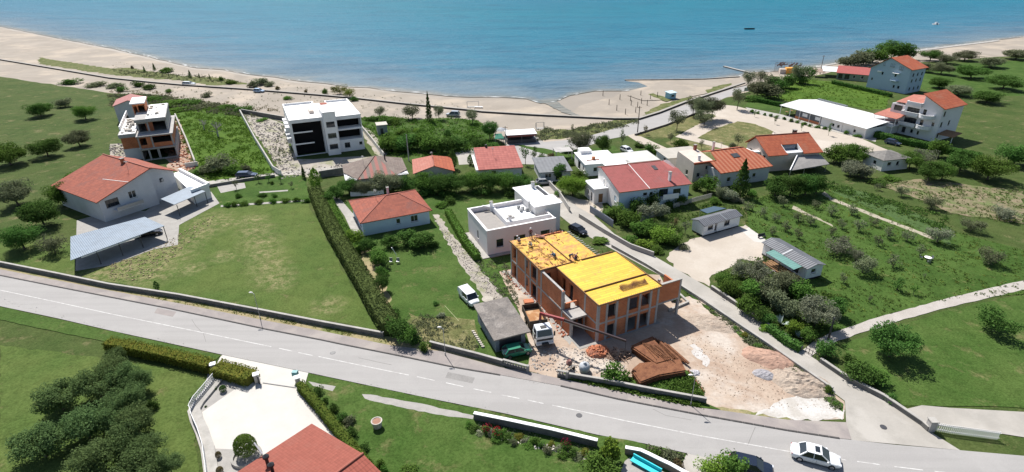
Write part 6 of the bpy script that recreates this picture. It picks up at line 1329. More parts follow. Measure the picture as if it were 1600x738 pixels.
boat('small white cabin boat on the sea near the right edge', (1462, 39), 10, 5.5, p_white, True)
# garden well
b = thing('stone_well', 'round pale stone planter table standing alone on the bottom lawn', 'planter', P(590, 668))
MB().lathe([(.42, 0), (.5, .35), (.55, .8), (.62, .9), (.62, 1.0), (.52, 1.0), (.48, .94), (0, .93)], 24).build('drum', m_stone, b); MB().lathe([(.46, .95), (0, .97)], 16).build('soil', M('red_soil', (.36, .2, .14), .95), b)
# gate posts at the driveway
def gatepost(label, px, w_=.55, h=1.3):
    b = thing('gate_post', label, 'gate post', P(*px), 27); MB().box(-w_ / 2, w_ / 2, -w_ / 2, w_ / 2, 0, h).build('shaft', m_stone, b); MB().box(-w_ / 2 - .08, w_ / 2 + .08, -w_ / 2 - .08, w_ / 2 + .08, h + .002, h + .1).build('cap', m_white, b)
gatepost('pale gate post at the end of the yellowish hedge, left of the driveway', (336, 582)); gatepost('pale gate post with dark gate folded beside it', (403, 598)); gatepost('pale gate post below the green mailbox at the driveway', (467, 603))
b = paling('folded_gate', 'dark metal gate folded open beside the yellow green hedge', [(399, 596), (408, 603)], 1.3, m_frame_d, .15, .05)
b = thing('gate_rail', 'thin dark sliding gate track across the white driveway', 'rail', (0, 0, 0)) ; o = MB()
q0, q1 = P(411, 599.5), P(462, 607)
b.location = (q0.x, q0.y, 0); n_ = 14
o.bar(Vector((0, 0, .12)), q1 - q0 + Vector((0, 0, .12)), .12, .06); o.build('track', m_frame_d, b)
b = thing('mailbox', 'teal box on a short post at the driveway entrance', 'mailbox', P(464, 596)); MB().box(-.06, .06, -.06, .06, 0, 1.0).build('post', m_metal, b); MB().box(-.32, .32, -.25, .25, 1.0, 1.55).build('box', plain('teal_plastic', (.06, .22, .24), .5), b)
# patio bench at bottom
b = thing('patio', 'grey paved patio slab with white edging behind the curved wall', 'patio', P(985, 735)); q = WP(b, (976, 722), (984, 716), (1000, 718), (1060, 752), (1050, 790), (950, 790)); MB().prism([(p.x, p.y) for p in q], 0, .12).build('slab', m_pave, b)
b = thing('turquoise_bench', 'bright turquoise covered bench on the patio at the bottom edge', 'bench', P(1008, 734)); b.rotation_euler = (0, 0, R(-38))
m_tq = plain('turquoise_cover', (.02, .55, .62), .5); MB().box(-1.6, 1.6, -.3, .3, .38, .5).build('seat', m_tq, b); MB().box(-1.6, 1.6, .3, .42, .38, .9).build('backrest', m_tq, b)
for x in (-1.4, 1.4): MB().box(x - .05, x + .05, -.25, .25, 0, .38).build('leg', m_metal, b)
# hedge bins, pots
b = thing('round_planter_wall', 'curved stone planter edge around the clipped round bush beside the bungalow', 'planter', P(386, 716)); MB().lathe([(1.5, 0), (1.5, .45), (1.25, .45), (1.25, .2), (0, .2)], 20).build('ring', m_conc, b)
# ---------------- vegetation ----------------
LM = {'mid': leafmat('leaf_mid', (0.094, 0.183, 0.036), (0.131, 0.226, 0.048)), 'dark': leafmat('leaf_dark', (0.069, 0.140, 0.031), (0.100, 0.183, 0.046)), 'weed': leafmat('leaf_weed', (0.088, 0.152, 0.034), (0.119, 0.183, 0.046), .1), 'fieldweed': leafmat('leaf_fieldweed', (0.100, 0.195, 0.026), (0.138, 0.232, 0.042), .1),
      'lime': leafmat('leaf_lime', (0.150, 0.256, 0.036), (0.200, 0.305, 0.054)), 'olive': leafmat('leaf_olive', (0.200, 0.220, 0.126), (0.150, 0.177, 0.096)),
      'grey': leafmat('leaf_grey', (0.250, 0.268, 0.186), (0.188, 0.207, 0.132)), 'yellow': leafmat('leaf_yellow', (0.213, 0.207, 0.042), (0.125, 0.171, 0.036)),
      'brown': leafmat('leaf_brown', (0.188, 0.140, 0.072), (0.125, 0.122, 0.054)), 'shag': leafmat('leaf_shag', (0.125, 0.171, 0.054), (0.094, 0.134, 0.048)), 'hedge': leafmat('leaf_hedge', (0.125, 0.165, 0.034), (0.088, 0.134, 0.026)), 'deepolive': leafmat('leaf_deep_olive', (0.119, 0.183, 0.066), (0.150, 0.220, 0.084), .12, .4)}
m_flower = leafmat('flower_red', (.35, .02, .05), (.42, .04, .08))
m_dead = plain('dead_branch', (.38, .36, .33), .9)
CM = {}
def rdir(rn):
    while 1:
        v = Vector((rn.uniform(-1, 1), rn.uniform(-1, 1), rn.uniform(-1, 1)))
        if .05 < v.length < 1: return v.normalized()
def leaf(v, f, p, n, s, rn):
    u = n.orthogonal().normalized(); u = Matrix.Rotation(rn.uniform(0, 6.28), 3, n) @ u; w_ = n.cross(u); b = len(v)
    a, c = s, s * rn.uniform(.45, .8); k = n * s * .3
    v += [tuple(p - u * a), tuple(p - w_ * c + k), tuple(p + u * a), tuple(p + w_ * c + k)]; f.append((b, b + 1, b + 2, b + 3))
def crown(kind, mat, seed):
    key = (kind, mat, seed)
    if key in CM: return CM[key]
    rn = random.Random(seed * 17 + len(kind)); v, f = [], []
    spec = {'broad': (22, 95, .068, .38), 'olive': (24, 80, .05, .34), 'bush': (15, 90, .08, .42), 'sparse': (12, 34, .075, .34), 'big': (46, 150, .035, .26), 'grassy': (10, 60, .1, .4), 'lobed': (14, 60, .12, .33)}
    if kind in spec:
        nc, nl, ls, cr = spec[kind]
        for c in range(nc):
            d = rdir(rn); d.z = abs(d.z) * 1.0 if kind in ('bush', 'grassy') else d.z * .9 + .1
            r = rn.uniform(.35, .78); cp = Vector((d.x * r, d.y * r, d.z * r * (.8 if kind != 'bush' else .95)))
            if kind in ('bush', 'grassy'): cp.z = cp.z * 1.5 - .75
            q = cr * rn.uniform(.7, 1.25)
            for i in range(int(nl * q / cr)):
                n = rdir(rn); p = cp + n * q * rn.uniform(.55, 1.08); p.z = max(p.z, -1)
                if rn.random() < .12: p += n * q * .25
                leaf(v, f, p, (n * .6 + rdir(rn) * .7 + Vector((0, 0, .25))).normalized(), ls * rn.uniform(.7, 1.4), rn)
    elif kind == 'conifer':
        for i in range(1500):
            z = rn.uniform(-1, 1); t = (1 - z) / 2; r = (t ** .8) * (.75 + .25 * sin(z * 26 + rn.uniform(-.5, .5))) * rn.uniform(.55, 1.05); a = rn.uniform(0, 6.28)
            leaf(v, f, Vector((r * cos(a), r * sin(a), z)), (Vector((cos(a), sin(a), .5)) + rdir(rn) * .8).normalized(), .085 * rn.uniform(.6, 1.2), rn)
    elif kind == 'cypress':
        for i in range(900):
            z = rn.uniform(-1, 1); r = (1 - abs(z) ** 2.2) * rn.uniform(.6, 1.05) * (1 + .15 * sin(z * 19)); a = rn.uniform(0, 6.28)
            leaf(v, f, Vector((r * cos(a), r * sin(a), z)), (Vector((cos(a), sin(a), .4)) + rdir(rn) * .7).normalized(), .12 * rn.uniform(.6, 1.2), rn)
    elif kind == 'round':
        for i in range(4200):
            n = rdir(rn); n.z = abs(n.z) if n.z < -.4 else n.z; p = n * rn.uniform(.86, 1.03)
            leaf(v, f, p, (n + rdir(rn) * .5).normalized(), .06 * rn.uniform(.7, 1.3), rn)
    me = bpy.data.meshes.new('crown_' + kind); me.from_pydata(v, [], f); me.materials.append(LM[mat]); CM[key] = me; return me
TM = {}
def trunkmesh(seed, limbs=6, dead=False):
    if (seed, dead) in TM: return TM[(seed, dead)]
    rn = random.Random(seed); mb = MB(); top = Vector((rn.uniform(-.06, .06), rn.uniform(-.06, .06), .55))
    mb.tube((0, 0, 0), top * .5, .06, .045, 7); mb.tube(top * .5, top, .045, .03, 7)
    for i in range(limbs if not dead else 14):
        a = i * 2.4 + rn.uniform(-.4, .4); s = top * rn.uniform(.45, 1.0); e = s + Vector((cos(a) * rn.uniform(.2, .35), sin(a) * rn.uniform(.2, .35), rn.uniform(.15, .42)))
        mb.tube(s, e, .022, .009, 5)
        if dead:
            for k in range(3): mb.tube(s.lerp(e, .5 + .15 * k), e + Vector((rn.uniform(-.15, .15), rn.uniform(-.15, .15), rn.uniform(.02, .18))), .01, .004, 4)
    me = mb.mesh('trunk', m_dead if dead else m_trunk); TM[(seed, dead)] = me; return me
def linkobj(name, me, parent):
    o = bpy.data.objects.new(name, me); COL.objects.link(o); o.parent = parent; return o
CNT = [0]
def T(kind, mat, cx, cy, wpx, h, label, group=None, name=None, cat=None, flower=0):
    """crown centred at photo pixel cx,cy, half width wpx pixels, total height h metres"""
    CNT[0] += 1; rn = random.Random(CNT[0] * 31); low = kind in ('bush', 'round', 'grassy', 'cypress', 'lobed') or h < 1.2
    r = wpx * 100 / F
    for _ in range(3):
        rz = h / 2 if low else (min(h * .5, max(r * 1.05, h * .42)) if kind != 'conifer' else h * .46)
        zc = h - rz; c = P(cx, cy, zc); r = wpx * depth(c) / F
    nm = name or ('shrub' if low else 'tree'); b = thing(nm, label, cat or nm, (c.x, c.y, 0), 0, group)
    cr = linkobj('foliage' if low else 'crown', crown(kind, mat, CNT[0] % 3), b)
    k_ = 1.2 if kind in ('broad', 'big', 'olive', 'bush') else 1.0; cr.location = (0, 0, zc); cr.scale = (r * k_ * rn.uniform(.93, 1.1), r * k_ * rn.uniform(.93, 1.1), rz * 1.08); cr.rotation_euler = (0, 0, rn.uniform(0, 6.28))
    if kind in ('olive', 'sparse', 'broad', 'big', 'conifer'):
        t = linkobj('trunk', trunkmesh(CNT[0] % 4), b); k = max(.35, zc) * 1.25; t.scale = (max(r * .9, .5), max(r * .9, .5), k); t.rotation_euler = (0, 0, rn.uniform(0, 6.28))
        if kind != 'conifer': t.scale = (r * .95, r * .95, k)
    else:
        t = linkobj('stem', trunkmesh(CNT[0] % 4), b); t.scale = (r * .8, r * .8, h * .8)
    if flower:
        v, f = [], []
        for i in range(60):
            n = rdir(rn); n.z = abs(n.z); leaf(v, f, Vector((n.x, n.y, n.z * .9)) * .95, n, .12, rn)
        me = bpy.data.meshes.new('blossom'); me.from_pydata(v, [], f); me.materials.append(m_flower); o = linkobj('blossom', me, cr)
    return b
ORD = ['leftmost', 'second from left', 'third from left', 'fourth from left', 'fifth from left', 'sixth from left', 'seventh from left', 'eighth from left', 'ninth from left', 'tenth from left', 'eleventh from left', 'twelfth from left', 'thirteenth from left', 'fourteenth from left', 'fifteenth from left', 'sixteenth from left', 'seventeenth from left', 'eighteenth from left', 'nineteenth from left', 'twentieth from left', 'twenty first from left', 'twenty second from left', 'twenty third from left', 'twenty fourth from left']
def G_(what, items, group=None, **k):
    """items: (kind, mat, cx, cy, w, h); labelled by their order from the left within the named row or cluster"""
    its = sorted(items, key=lambda t: t[2])
    for i, t in enumerate(its):
        assert len((ORD[min(i, 23)] + ' of the ' + what).split()) <= 16, what
        w_ = ORD[i] if i < len(its) - 1 or len(its) < 3 else 'rightmost'
        if len(its) == 2: w_ = ('left', 'right')[i] + ' hand'
        if len(its) == 1: T(*t, what, None, **k)
        else: T(*t, '%s of the %s' % (w_, what), group or what, **k)
B_ = 'bush'
G_('shrubs on the grass strip between beach wall and sea', [(B_, 'mid', 259, 108, 9, 3), ('conifer', 'mid', 240, 104, 3, 3), ('conifer', 'mid', 225, 108, 2.6, 2.6), ('conifer', 'dark', 296, 115, 3.5, 3), ('conifer', 'mid', 311, 118, 2, 2), ('conifer', 'mid', 327, 119, 2, 2), (B_, 'mid', 344, 122, 4, 2.2), (B_, 'mid', 360, 126, 7, 2.6), (B_, 'brown', 206, 104, 2.5, 2)])
G_('loose shrubs beside the white and blue car on the beach', [(B_, 'olive', 394, 130, 8, 3.2), (B_, 'olive', 408, 126, 12, 3.6), (B_, 'olive', 421, 130, 7, 2.6), (B_, 'brown', 433, 136, 4, 2)])
G_('shrubs on the sand behind the white apartment block', [(B_, 'brown', 478, 141, 3, 2), (B_, 'mid', 507, 141, 4, 3.0), ('olive', 'yellow', 530, 139, 11, 4), ('olive', 'yellow', 546, 145, 8, 3.6), (B_, 'dark', 553, 153, 7, 2.2), (B_, 'mid', 450, 152, 8, 1.4)])
G_('dark bushes behind the beach wall at the far left', [(B_, 'olive', 178, 132, 12, 2.6), (B_, 'dark', 190, 138, 9, 2.2), (B_, 'dark', 213, 129, 9, 3.2), (B_, 'dark', 232, 134, 9, 2.8), (B_, 'mid', 264, 141, 6, 1.8), (B_, 'olive', 150, 130, 14, 2.6), (B_, 'dark', 110, 126, 14, 2.6)])
T(B_, 'olive', 323, 146, 8, 2.6, 'lone bush on the sandy track above the green field')
G_('dark brambles along the upper edge of the green field', [(B_, 'dark', 240, 153, 16, 1.8), (B_, 'mid', 268, 158, 16, 1.8), (B_, 'dark', 296, 159, 18, 1.8), (B_, 'olive', 325, 163, 18, 1.4), (B_, 'dark', 352, 166, 16, 1.6), (B_, 'dark', 378, 169, 14, 1.6), (B_, 'mid', 250, 166, 14, 1.6), (B_, 'mid', 280, 170, 14, 1.4), (B_, 'mid', 410, 186, 8, 1.2)])
for lab, x, y, h in (('bare white dead tree in the middle of the green field', 341, 214, 5.2), ('paler bare dead bush left of the dead tree in the field', 319, 203, 3.6)):
    c = P(x, y); b = thing('dead_tree', lab, 'tree', (c.x, c.y, 0)); t = linkobj('trunk', trunkmesh(5 if h > 5 else 6, dead=True), b); t.scale = (h * .85, h * .85, h * .9)
G_('grey green bushes at the foot of the green field', [(B_, 'olive', 322, 262, 12, 2.6), ('broad', 'olive', 343, 256, 20, 4.2), (B_, 'mid', 366, 262, 14, 3), (B_, 'olive', 382, 262, 9, 2.2), (B_, 'mid', 306, 268, 6, 1.6)])
G_('trees along the sandy edge above the weedy field', [('conifer', 'dark', 669, 166, 7, 9), ('olive', 'olive', 643, 174, 13, 5), ('olive', 'olive', 685, 173, 9, 5), ('olive', 'olive', 593, 173, 8, 4.5), (B_, 'dark', 580, 184, 9, 2), ('olive', 'olive', 738, 180, 11, 5), (B_, 'dark', 602, 188, 11, 2.4), (B_, 'mid', 619, 187, 11, 2.8)])
T('big', 'dark', 765, 200, 14, 6, 'large round dark tree at the right end of the weedy field')
G_('leafy trees in the thicket above the brown and salmon roofs', [('broad', 'mid', 612, 222, 18, 4.5), ('broad', 'dark', 634, 222, 19, 4.8), ('broad', 'mid', 655, 219, 16, 4.5), ('broad', 'mid', 676, 222, 18, 4.8), ('broad', 'dark', 696, 226, 15, 4.2), ('broad', 'dark', 718, 222, 14, 4), (B_, 'mid', 735, 212, 10, 2.4), (B_, 'dark', 700, 206, 8, 2.4), (B_, 'mid', 660, 203, 10, 2.2), (B_, 'lime', 652, 202, 6, 1.4), ('broad', 'dark', 748, 224, 13, 3.6), (B_, 'dark', 766, 226, 13, 3), (B_, 'mid', 628, 205, 10, 2)])
T('cypress', 'dark', 707, 250, 7, 4.6, 'narrow dark cypress right of the salmon roofed house', name='cypress_tree', cat='tree')
T('cypress', 'mid', 735, 250, 5, 2.6, 'small rounded cypress left of the big pink red tiled roof', name='cypress_tree', cat='tree')
T('sparse', 'dark', 821, 238, 9, 5.6, 'thin dark tree on a bare trunk between red tiles and grey roof')
T('sparse', 'dark', 835, 238, 8, 4.6, 'lower thin dark tree touching the grey roofed shed')
T(B_, 'brown', 862, 243, 7, 2, 'brownish bush behind the dark grey shed roof'); T(B_, 'mid', 848, 242, 6, 2.4, 'green bush at the top edge of the dark grey shed roof')
T('sparse', 'olive', 895, 201, 6, 3.4, 'small wispy tree above the street at the beach grass'); T('big', 'olive', 907, 219, 19, 5.8, 'large grey green tree beside the seaside street')
T('big', 'dark', 942, 222, 15, 5.5, 'dense dark round tree right of the large grey green tree'); T(B_, 'dark', 888, 232, 12, 2, 'low dark bush at the street bend below the grey green tree')
T(B_, 'olive', 945, 244, 9, 2.6, 'bush between the dark round tree and the white terrace roof'); T(B_, 'mid', 893, 252, 5, 2, 'small upright bush left of the white stepped roof')
T('sparse', 'olive', 973, 212, 7, 5, 'slim tree on the small lawn above the white hatchback'); T('sparse', 'brown', 1009, 200, 5, 3.2, 'bare reddish shrub at the corner of the dry park lawn')
G_('bushes in the garden row right of the white hatchback', [(B_, 'dark', 1000, 224, 7, 2), (B_, 'dark', 1013, 229, 9, 2.8), (B_, 'mid', 1026, 231, 9, 2.8), (B_, 'mid', 1037, 236, 7, 2.4), (B_, 'mid', 1002, 236, 8, 2)])
G_('park trees along the seaside street', [('olive', 'olive', 1060, 182, 12, 7.5), ('olive', 'olive', 1085, 162, 12, 7), ('big', 'olive', 1098, 166, 16, 8), ('big', 'olive', 1115, 164, 16, 8), ('olive', 'olive', 1102, 180, 13, 6), ('olive', 'olive', 1155, 150, 12, 8)])
G_('shrubs between park lawns and the orange roofed houses', [('sparse', 'olive', 1048, 212, 7, 3.5), (B_, 'mid', 1066, 221, 11, 3.4), (B_, 'mid', 1071, 237, 12, 3.2), ('sparse', 'olive', 1155, 215, 9, 4.6), ('sparse', 'olive', 1097, 224, 6, 3), (B_, 'olive', 1145, 225, 6, 2), (B_, 'mid', 1050, 250, 8, 2)])
G_('trees between the street and the far green field', [('olive', 'olive', 1171, 121, 10, 7), ('big', 'olive', 1185, 137, 19, 6.5), ('broad', 'olive', 1199, 142, 18, 5.5), ('broad', 'olive', 1206, 127, 15, 6), ('olive', 'olive', 1190, 119, 10, 5), ('broad', 'dark', 1218, 131, 15, 5.5), ('broad', 'dark', 1230, 126, 14, 5.5), ('olive', 'olive', 1247, 110, 11, 9), ('olive', 'dark', 1262, 113, 12, 8), ('broad', 'dark', 1250, 122, 12, 4.5), (B_, 'dark', 1178, 152, 15, 2.4)])
G_('clipped round shrubs in the row along the car park path', [(B_, 'mid', x, y - 1, w_, 1.3) for x, y, w_ in ((1176, 174, 4), (1185, 176, 3), (1195, 178.5, 2.5), (1205, 180.5, 3), (1214, 182.5, 4), (1226, 185, 3), (1236, 188, 4), (1247, 190, 4), (1257, 193, 4), (1266, 196, 3), (1278, 198, 4), (1289, 200, 4), (1323, 207, 4), (1341, 212, 6))], name='shrub')
G_('young trees beside the car park path', [('sparse', 'mid', 1180, 176, 3, 2.6), ('sparse', 'olive', 1212, 186, 3, 3), ('sparse', 'mid', 1254, 196, 4, 3), ('sparse', 'dark', 1297, 200, 5, 4)])
G_('trees behind the tall pale blue house by the sea', [('broad', 'olive', 1332, 93, 16, 6), ('broad', 'olive', 1348, 90, 16, 6.5), ('broad', 'mid', 1366, 86, 18, 7.5), ('big', 'mid', 1390, 75, 19, 10), ('broad', 'dark', 1408, 79, 15, 8.5), ('broad', 'dark', 1421, 80, 12, 8), ('broad', 'olive', 1322, 96, 11, 4.5)])
G_('olive trees in the park at the top right corner', [('big', 'dark', 1456, 86, 16, 5.6), ('big', 'olive', 1446, 104, 12, 4.8), ('big', 'olive', 1473, 106, 16, 5.6), ('big', 'dark', 1470, 128, 18, 4.8), ('big', 'olive', 1481, 92, 14, 4.8), ('big', 'olive', 1510, 86, 19, 5.6), ('big', 'dark', 1520, 112, 22, 5.6), ('big', 'olive', 1550, 96, 20, 5.6), ('big', 'dark', 1570, 128, 24, 5.6), ('big', 'olive', 1590, 84, 20, 5.6), ('big', 'olive', 1500, 140, 20, 4.4), ('big', 'dark', 1545, 150, 23, 4.8)])
G_('trees around the old hut', [('broad', 'mid', 1305, 242, 15, 4.5), ('big', 'mid', 1322, 236, 19, 5), ('big', 'mid', 1343, 240, 18, 5), ('big', 'grey', 1331, 263, 19, 4), ('broad', 'grey', 1349, 268, 16, 3.6), ('big', 'mid', 1424, 250, 18, 4.5), ('olive', 'grey', 1446, 243, 16, 5), ('big', 'dark', 1455, 266, 21, 5), ('big', 'mid', 1476, 266, 18, 5), ('broad', 'mid', 1470, 232, 16, 5), (B_, 'mid', 1390, 276, 13, 1.2), (B_, 'dark', 1375, 283, 16, 1.2), ('big', 'dark', 1505, 250, 25, 6), ('big', 'mid', 1550, 262, 29, 6), ('big', 'dark', 1590, 240, 27, 6)])
G_('big dark spreading trees below the orange dormer house', [('big', 'dark', 1214, 290, 20, 5), ('big', 'dark', 1238, 288, 22, 5.6), ('big', 'dark', 1262, 286, 22, 5.6), ('big', 'dark', 1279, 285, 16, 5)])
T('conifer', 'dark', 1161, 277, 18, 8, 'dark broad conifer in front of the striped orange roof')
G_('garden trees below the beige wing of the striped roof house', [('broad', 'mid', 1107, 288, 14, 4), (B_, 'dark', 1090, 288, 8, 2.6), ('broad', 'olive', 1126, 300, 10, 3), ('broad', 'grey', 1140, 303, 13, 2.6), (B_, 'mid', 1118, 312, 10, 1.8), (B_, 'mid', 1177, 300, 9, 1.6), (B_, 'grey', 1153, 310, 9, 1.6)])
G_('garden trees in front of the long red roofed house', [('broad', 'dark', 1019, 307, 18, 4.6), ('broad', 'mid', 962, 330, 17, 3.2), ('broad', 'mid', 983, 340, 17, 3.4), (B_, 'mid', 944, 333, 9, 2), ('broad', 'grey', 1010, 331, 15, 3), ('broad', 'grey', 1032, 327, 12, 3), ('broad', 'mid', 1060, 311, 12, 2.6), ('broad', 'dark', 997, 322, 13, 3.6), (B_, 'mid', 1043, 316, 10, 2)])
G_('bushy trees between the lane wall and bare lot', [('broad', 'mid', 1015, 356, 15, 3), ('broad', 'lime', 1036, 366, 17, 3.2), ('broad', 'mid', 1056, 374, 12, 2.4), ('broad', 'mid', 994, 358, 13, 2.6), ('sparse', 'olive', 1072, 352, 10, 3), ('sparse', 'brown', 1054, 346, 8, 2.6), (B_, 'mid', 985, 372, 10, 1.6), (B_, 'lime', 1008, 378, 14, 1.6), (B_, 'mid', 1027, 388, 11, 1.6), (B_, 'olive', 1070, 384, 9, 1.2)])
T('big', 'lime', 895, 289, 23, 5, 'large bright lime green tree between dark grey shed and lane'); T('broad', 'dark', 874, 266, 11, 4.5, 'dark rounded tree at the right end of the grey shed roof')
T('broad', 'mid', 905, 276, 11, 3.6, 'mid green tree between the lime tree and the white terrace'); T('sparse', 'dark', 929, 325, 4, 2, 'tiny dark palm like tree by the courtyard wall')
G_('dark trees in the row above the central lawn', [('big', 'dark', 640, 287, 18, 4.4), ('big', 'mid', 662, 283, 19, 4.8), ('big', 'dark', 686, 285, 20, 5), ('big', 'dark', 712, 286, 20, 4.8), ('big', 'mid', 738, 281, 20, 5), ('big', 'dark', 765, 282, 20, 5), ('big', 'mid', 790, 281, 20, 5), ('big', 'dark', 815, 285, 18, 4.4), (B_, 'dark', 835, 292, 11, 2.4), (B_, 'dark', 700, 296, 14, 2.4), (B_, 'dark', 752, 296, 14, 2.4), (B_, 'dark', 800, 296, 14, 2.2), (B_, 'dark', 665, 297, 13, 2.2)])
T('big', 'olive', 604, 284, 26, 5.2, 'large grey green olive in front of the brown striped roof')
G_('dark trees between the long hedge and the brown roofed house', [('big', 'dark', 545, 290, 17, 4.2), ('big', 'olive', 566, 293, 15, 3.8), ('broad', 'dark', 525, 300, 13, 3.2), ('broad', 'dark', 512, 310, 11, 3)])
T('cypress', 'lime', 492, 281, 10, 5, 'bright green conical shrub at the top end of the long hedge')
G_('garden trees below the pale blue hip roofed house', [('broad', 'lime', 553, 373, 15, 3.4), ('broad', 'dark', 575, 382, 12, 2.8), ('broad', 'mid', 594, 400, 15, 3), ('broad', 'dark', 636, 372, 17, 2.8), ('broad', 'dark', 658, 375, 20, 3), ('broad', 'dark', 610, 378, 14, 2.4), (B_, 'mid', 596, 421, 10, 2.4), ('broad', 'dark', 596, 440, 12, 3.2), (B_, 'dark', 678, 380, 8, 1.4), (B_, 'mid', 536, 388, 9, 2)])
G_('bushes at the road end of the long hedge', [(B_, 'dark', 612, 486, 12, 2.2), ('broad', 'dark', 620, 512, 21, 3.6), ('broad', 'mid', 635, 522, 14, 2.8), (B_, 'mid', 663, 539, 9, 1.8), (B_, 'dark', 648, 528, 9, 1.8)])
T(B_, 'grey', 689, 491, 6, 1.0, 'small pale tuft on the grass left of the white van'); T(B_, 'dark', 681, 473, 5, .7, 'low dark tuft on the grass above the pale tuft')
T('grassy', 'mid', 962, 577, 23, 3.2, 'feathery green bush against the road wall left of the rusty stacks')
T('lobed', 'mid', 1056, 466, 8, 1.0, 'leafy plants in the white kerbed bed at the building corner'); T('lobed', 'mid', 937, 375, 17, .7, 'low green planting between brick building and lane')
G_('shrubs in the thick belt right of the lane', [('broad', 'mid', 1130, 436, 13, 2.6), ('broad', 'mid', 1145, 447, 17, 2.8), ('olive', 'grey', 1162, 417, 18, 4), ('olive', 'grey', 1187, 424, 19, 4.4), ('broad', 'mid', 1171, 476, 16, 2.8), ('broad', 'dark', 1187, 489, 13, 2.4), ('broad', 'olive', 1200, 452, 20, 4), ('broad', 'mid', 1176, 455, 18, 3.4), ('big', 'olive', 1228, 440, 23, 4.2), ('broad', 'mid', 1250, 452, 18, 3.4), ('broad', 'olive', 1213, 470, 16, 3.4), ('big', 'grey', 1278, 488, 29, 4.8), ('broad', 'dark', 1311, 478, 14, 3.2), ('broad', 'lime', 1241, 513, 13, 2.2), ('broad', 'mid', 1265, 523, 12, 2), ('broad', 'olive', 1234, 478, 17, 3.2), ('broad', 'dark', 1200, 496, 12, 2), (B_, 'lime', 1152, 470, 8, 1.2), (B_, 'lime', 1196, 510, 9, 1.2)])
m_agave = plain('agave_leaf', (.30, .36, .33), .7)
for k, (x, y, s_, lab) in enumerate(((1219, 507, 1.5, 'large pale agave beside the lane wall, left one of two'), (1247, 528, 1.2, 'smaller pale agave beside the lane wall near the field gate'))):
    c = P(x, y); b = thing('agave', lab, 'plant', (c.x, c.y, 0)); mb = MB(); rn = random.Random(k)
    for i in range(26):
        a = i * 2.4; el = R(25 + (i * 37) % 60); d = Vector((cos(a) * cos(el), sin(a) * cos(el), sin(el))); n = Vector((-sin(a), cos(a), 0)); L = s_ * rn.uniform(.8, 1.15)
        m1 = d * L * .5; e_ = d * L + Vector((0, 0, -L * .08)); mb.face([n * .05, m1 + n * .12, e_, m1 - n * .12, -n * .05]); mb.face([-n * .05 - Vector((0, 0, .02)), m1 - n * .12 - Vector((0, 0, .02)), e_ - Vector((0, 0, .02)), m1 + n * .12 - Vector((0, 0, .02)), n * .05 - Vector((0, 0, .02))])
    mb.build('leaves', m_agave, b)
T('broad', 'dark', 1293, 547, 15, 2.4, 'dark bush right of the field gate at the footpath'); T('big', 'dark', 1397, 533, 36, 5, 'large dark leafy fig tree alone on the right hand lawn')
G_('bushes behind the block wall on the right lawn', [('broad', 'dark', 1347, 582, 22, 2.4), ('broad', 'mid', 1368, 588, 16, 2), (B_, 'dark', 1328, 557, 8, 1.4), (B_, 'dark', 1393, 620, 9, 1.4), (B_, 'mid', 1338, 564, 10, 1.2), (B_, 'mid', 1330, 573, 8, 1.2)])
G_('small orchard trees between the orange houses and veranda mobile home', [('sparse', 'olive', x, y, w_ * 1.30, h) for x, y, w_, h in ((1190, 330, 9, 2.4), (1170, 322, 9, 2.2), (1226, 314, 10, 2.6), (1212, 338, 8, 2.2), (1229, 353, 9, 2.4), (1249, 338, 9, 2.4), (1268, 343, 9, 2.4), (1208, 360, 7, 2), (1250, 365, 8, 2.2), (1275, 318, 8, 2.2))])
G_('small orchard trees in the middle of the orchard', [('sparse', 'olive', x, y, w_ * 1.30, h) for x, y, w_, h in ((1301, 328, 10, 2.6), (1333, 327, 10, 2.6), (1344, 350, 11, 2.8), (1318, 350, 8, 2.2), (1390, 363, 10, 2.6), (1366, 345, 8, 2.2), (1420, 367, 10, 2.6), (1300, 360, 8, 2.2), (1375, 376, 8, 2.2))] + [('olive', 'grey', 1312, 383, 21, 3.6), ('olive', 'olive', 1351, 413, 17, 3.4), ('olive', 'grey', 1340, 396, 12, 2.8)])
G_('small trees near the right edge of the orchard', [('olive', 'olive', 1411, 297, 9, 2.8), ('olive', 'olive', 1458, 317, 14, 3), ('sparse', 'olive', 1372, 291, 7, 2), ('olive', 'grey', 1468, 366, 18, 3.4), ('sparse', 'olive', 1398, 408, 14, 2.6), ('sparse', 'dark', 1405, 443, 15, 2.6), ('sparse', 'mid', 1430, 452, 9, 2), ('sparse', 'olive', 1445, 430, 3, 1.2), ('sparse', 'olive', 1320, 434, 9, 2), ('sparse', 'olive', 1360, 466, 6, 1.4), ('sparse', 'olive', 1440, 390, 10, 2.4), ('olive', 'olive', 1520, 350, 16, 3), ('olive', 'olive', 1550, 400, 18, 3), ('olive', 'grey', 1570, 330, 16, 3), ('olive', 'dark', 1560, 500, 28, 4)])
G_('deep grey green olives in the clump at the bottom left', [('big', 'deepolive', x, y, w_ * 1.08, h) for x, y, w_, h in ((176, 575, 26, 4), (180, 556, 13, 3), (190, 586, 25, 4), (213, 596, 20, 3.6), (195, 626, 26, 4), (210, 655, 28, 4.2), (188, 690, 30, 4.2), (228, 702, 28, 4), (262, 722, 19, 3.2), (215, 735, 30, 4), (150, 600, 28, 4.2), (130, 660, 32, 4.4), (140, 720, 34, 4.4), (90, 620, 30, 4), (60, 690, 34, 4.4), (178, 655, 24, 4))])
T(B_, 'dark', 234, 630, 10, 2, 'single dark bush at the right side of the olive clump'); T('round', 'hedge', 383, 698, 17, 2.6, 'large clipped round bush in a stone ring by the bungalow roof')
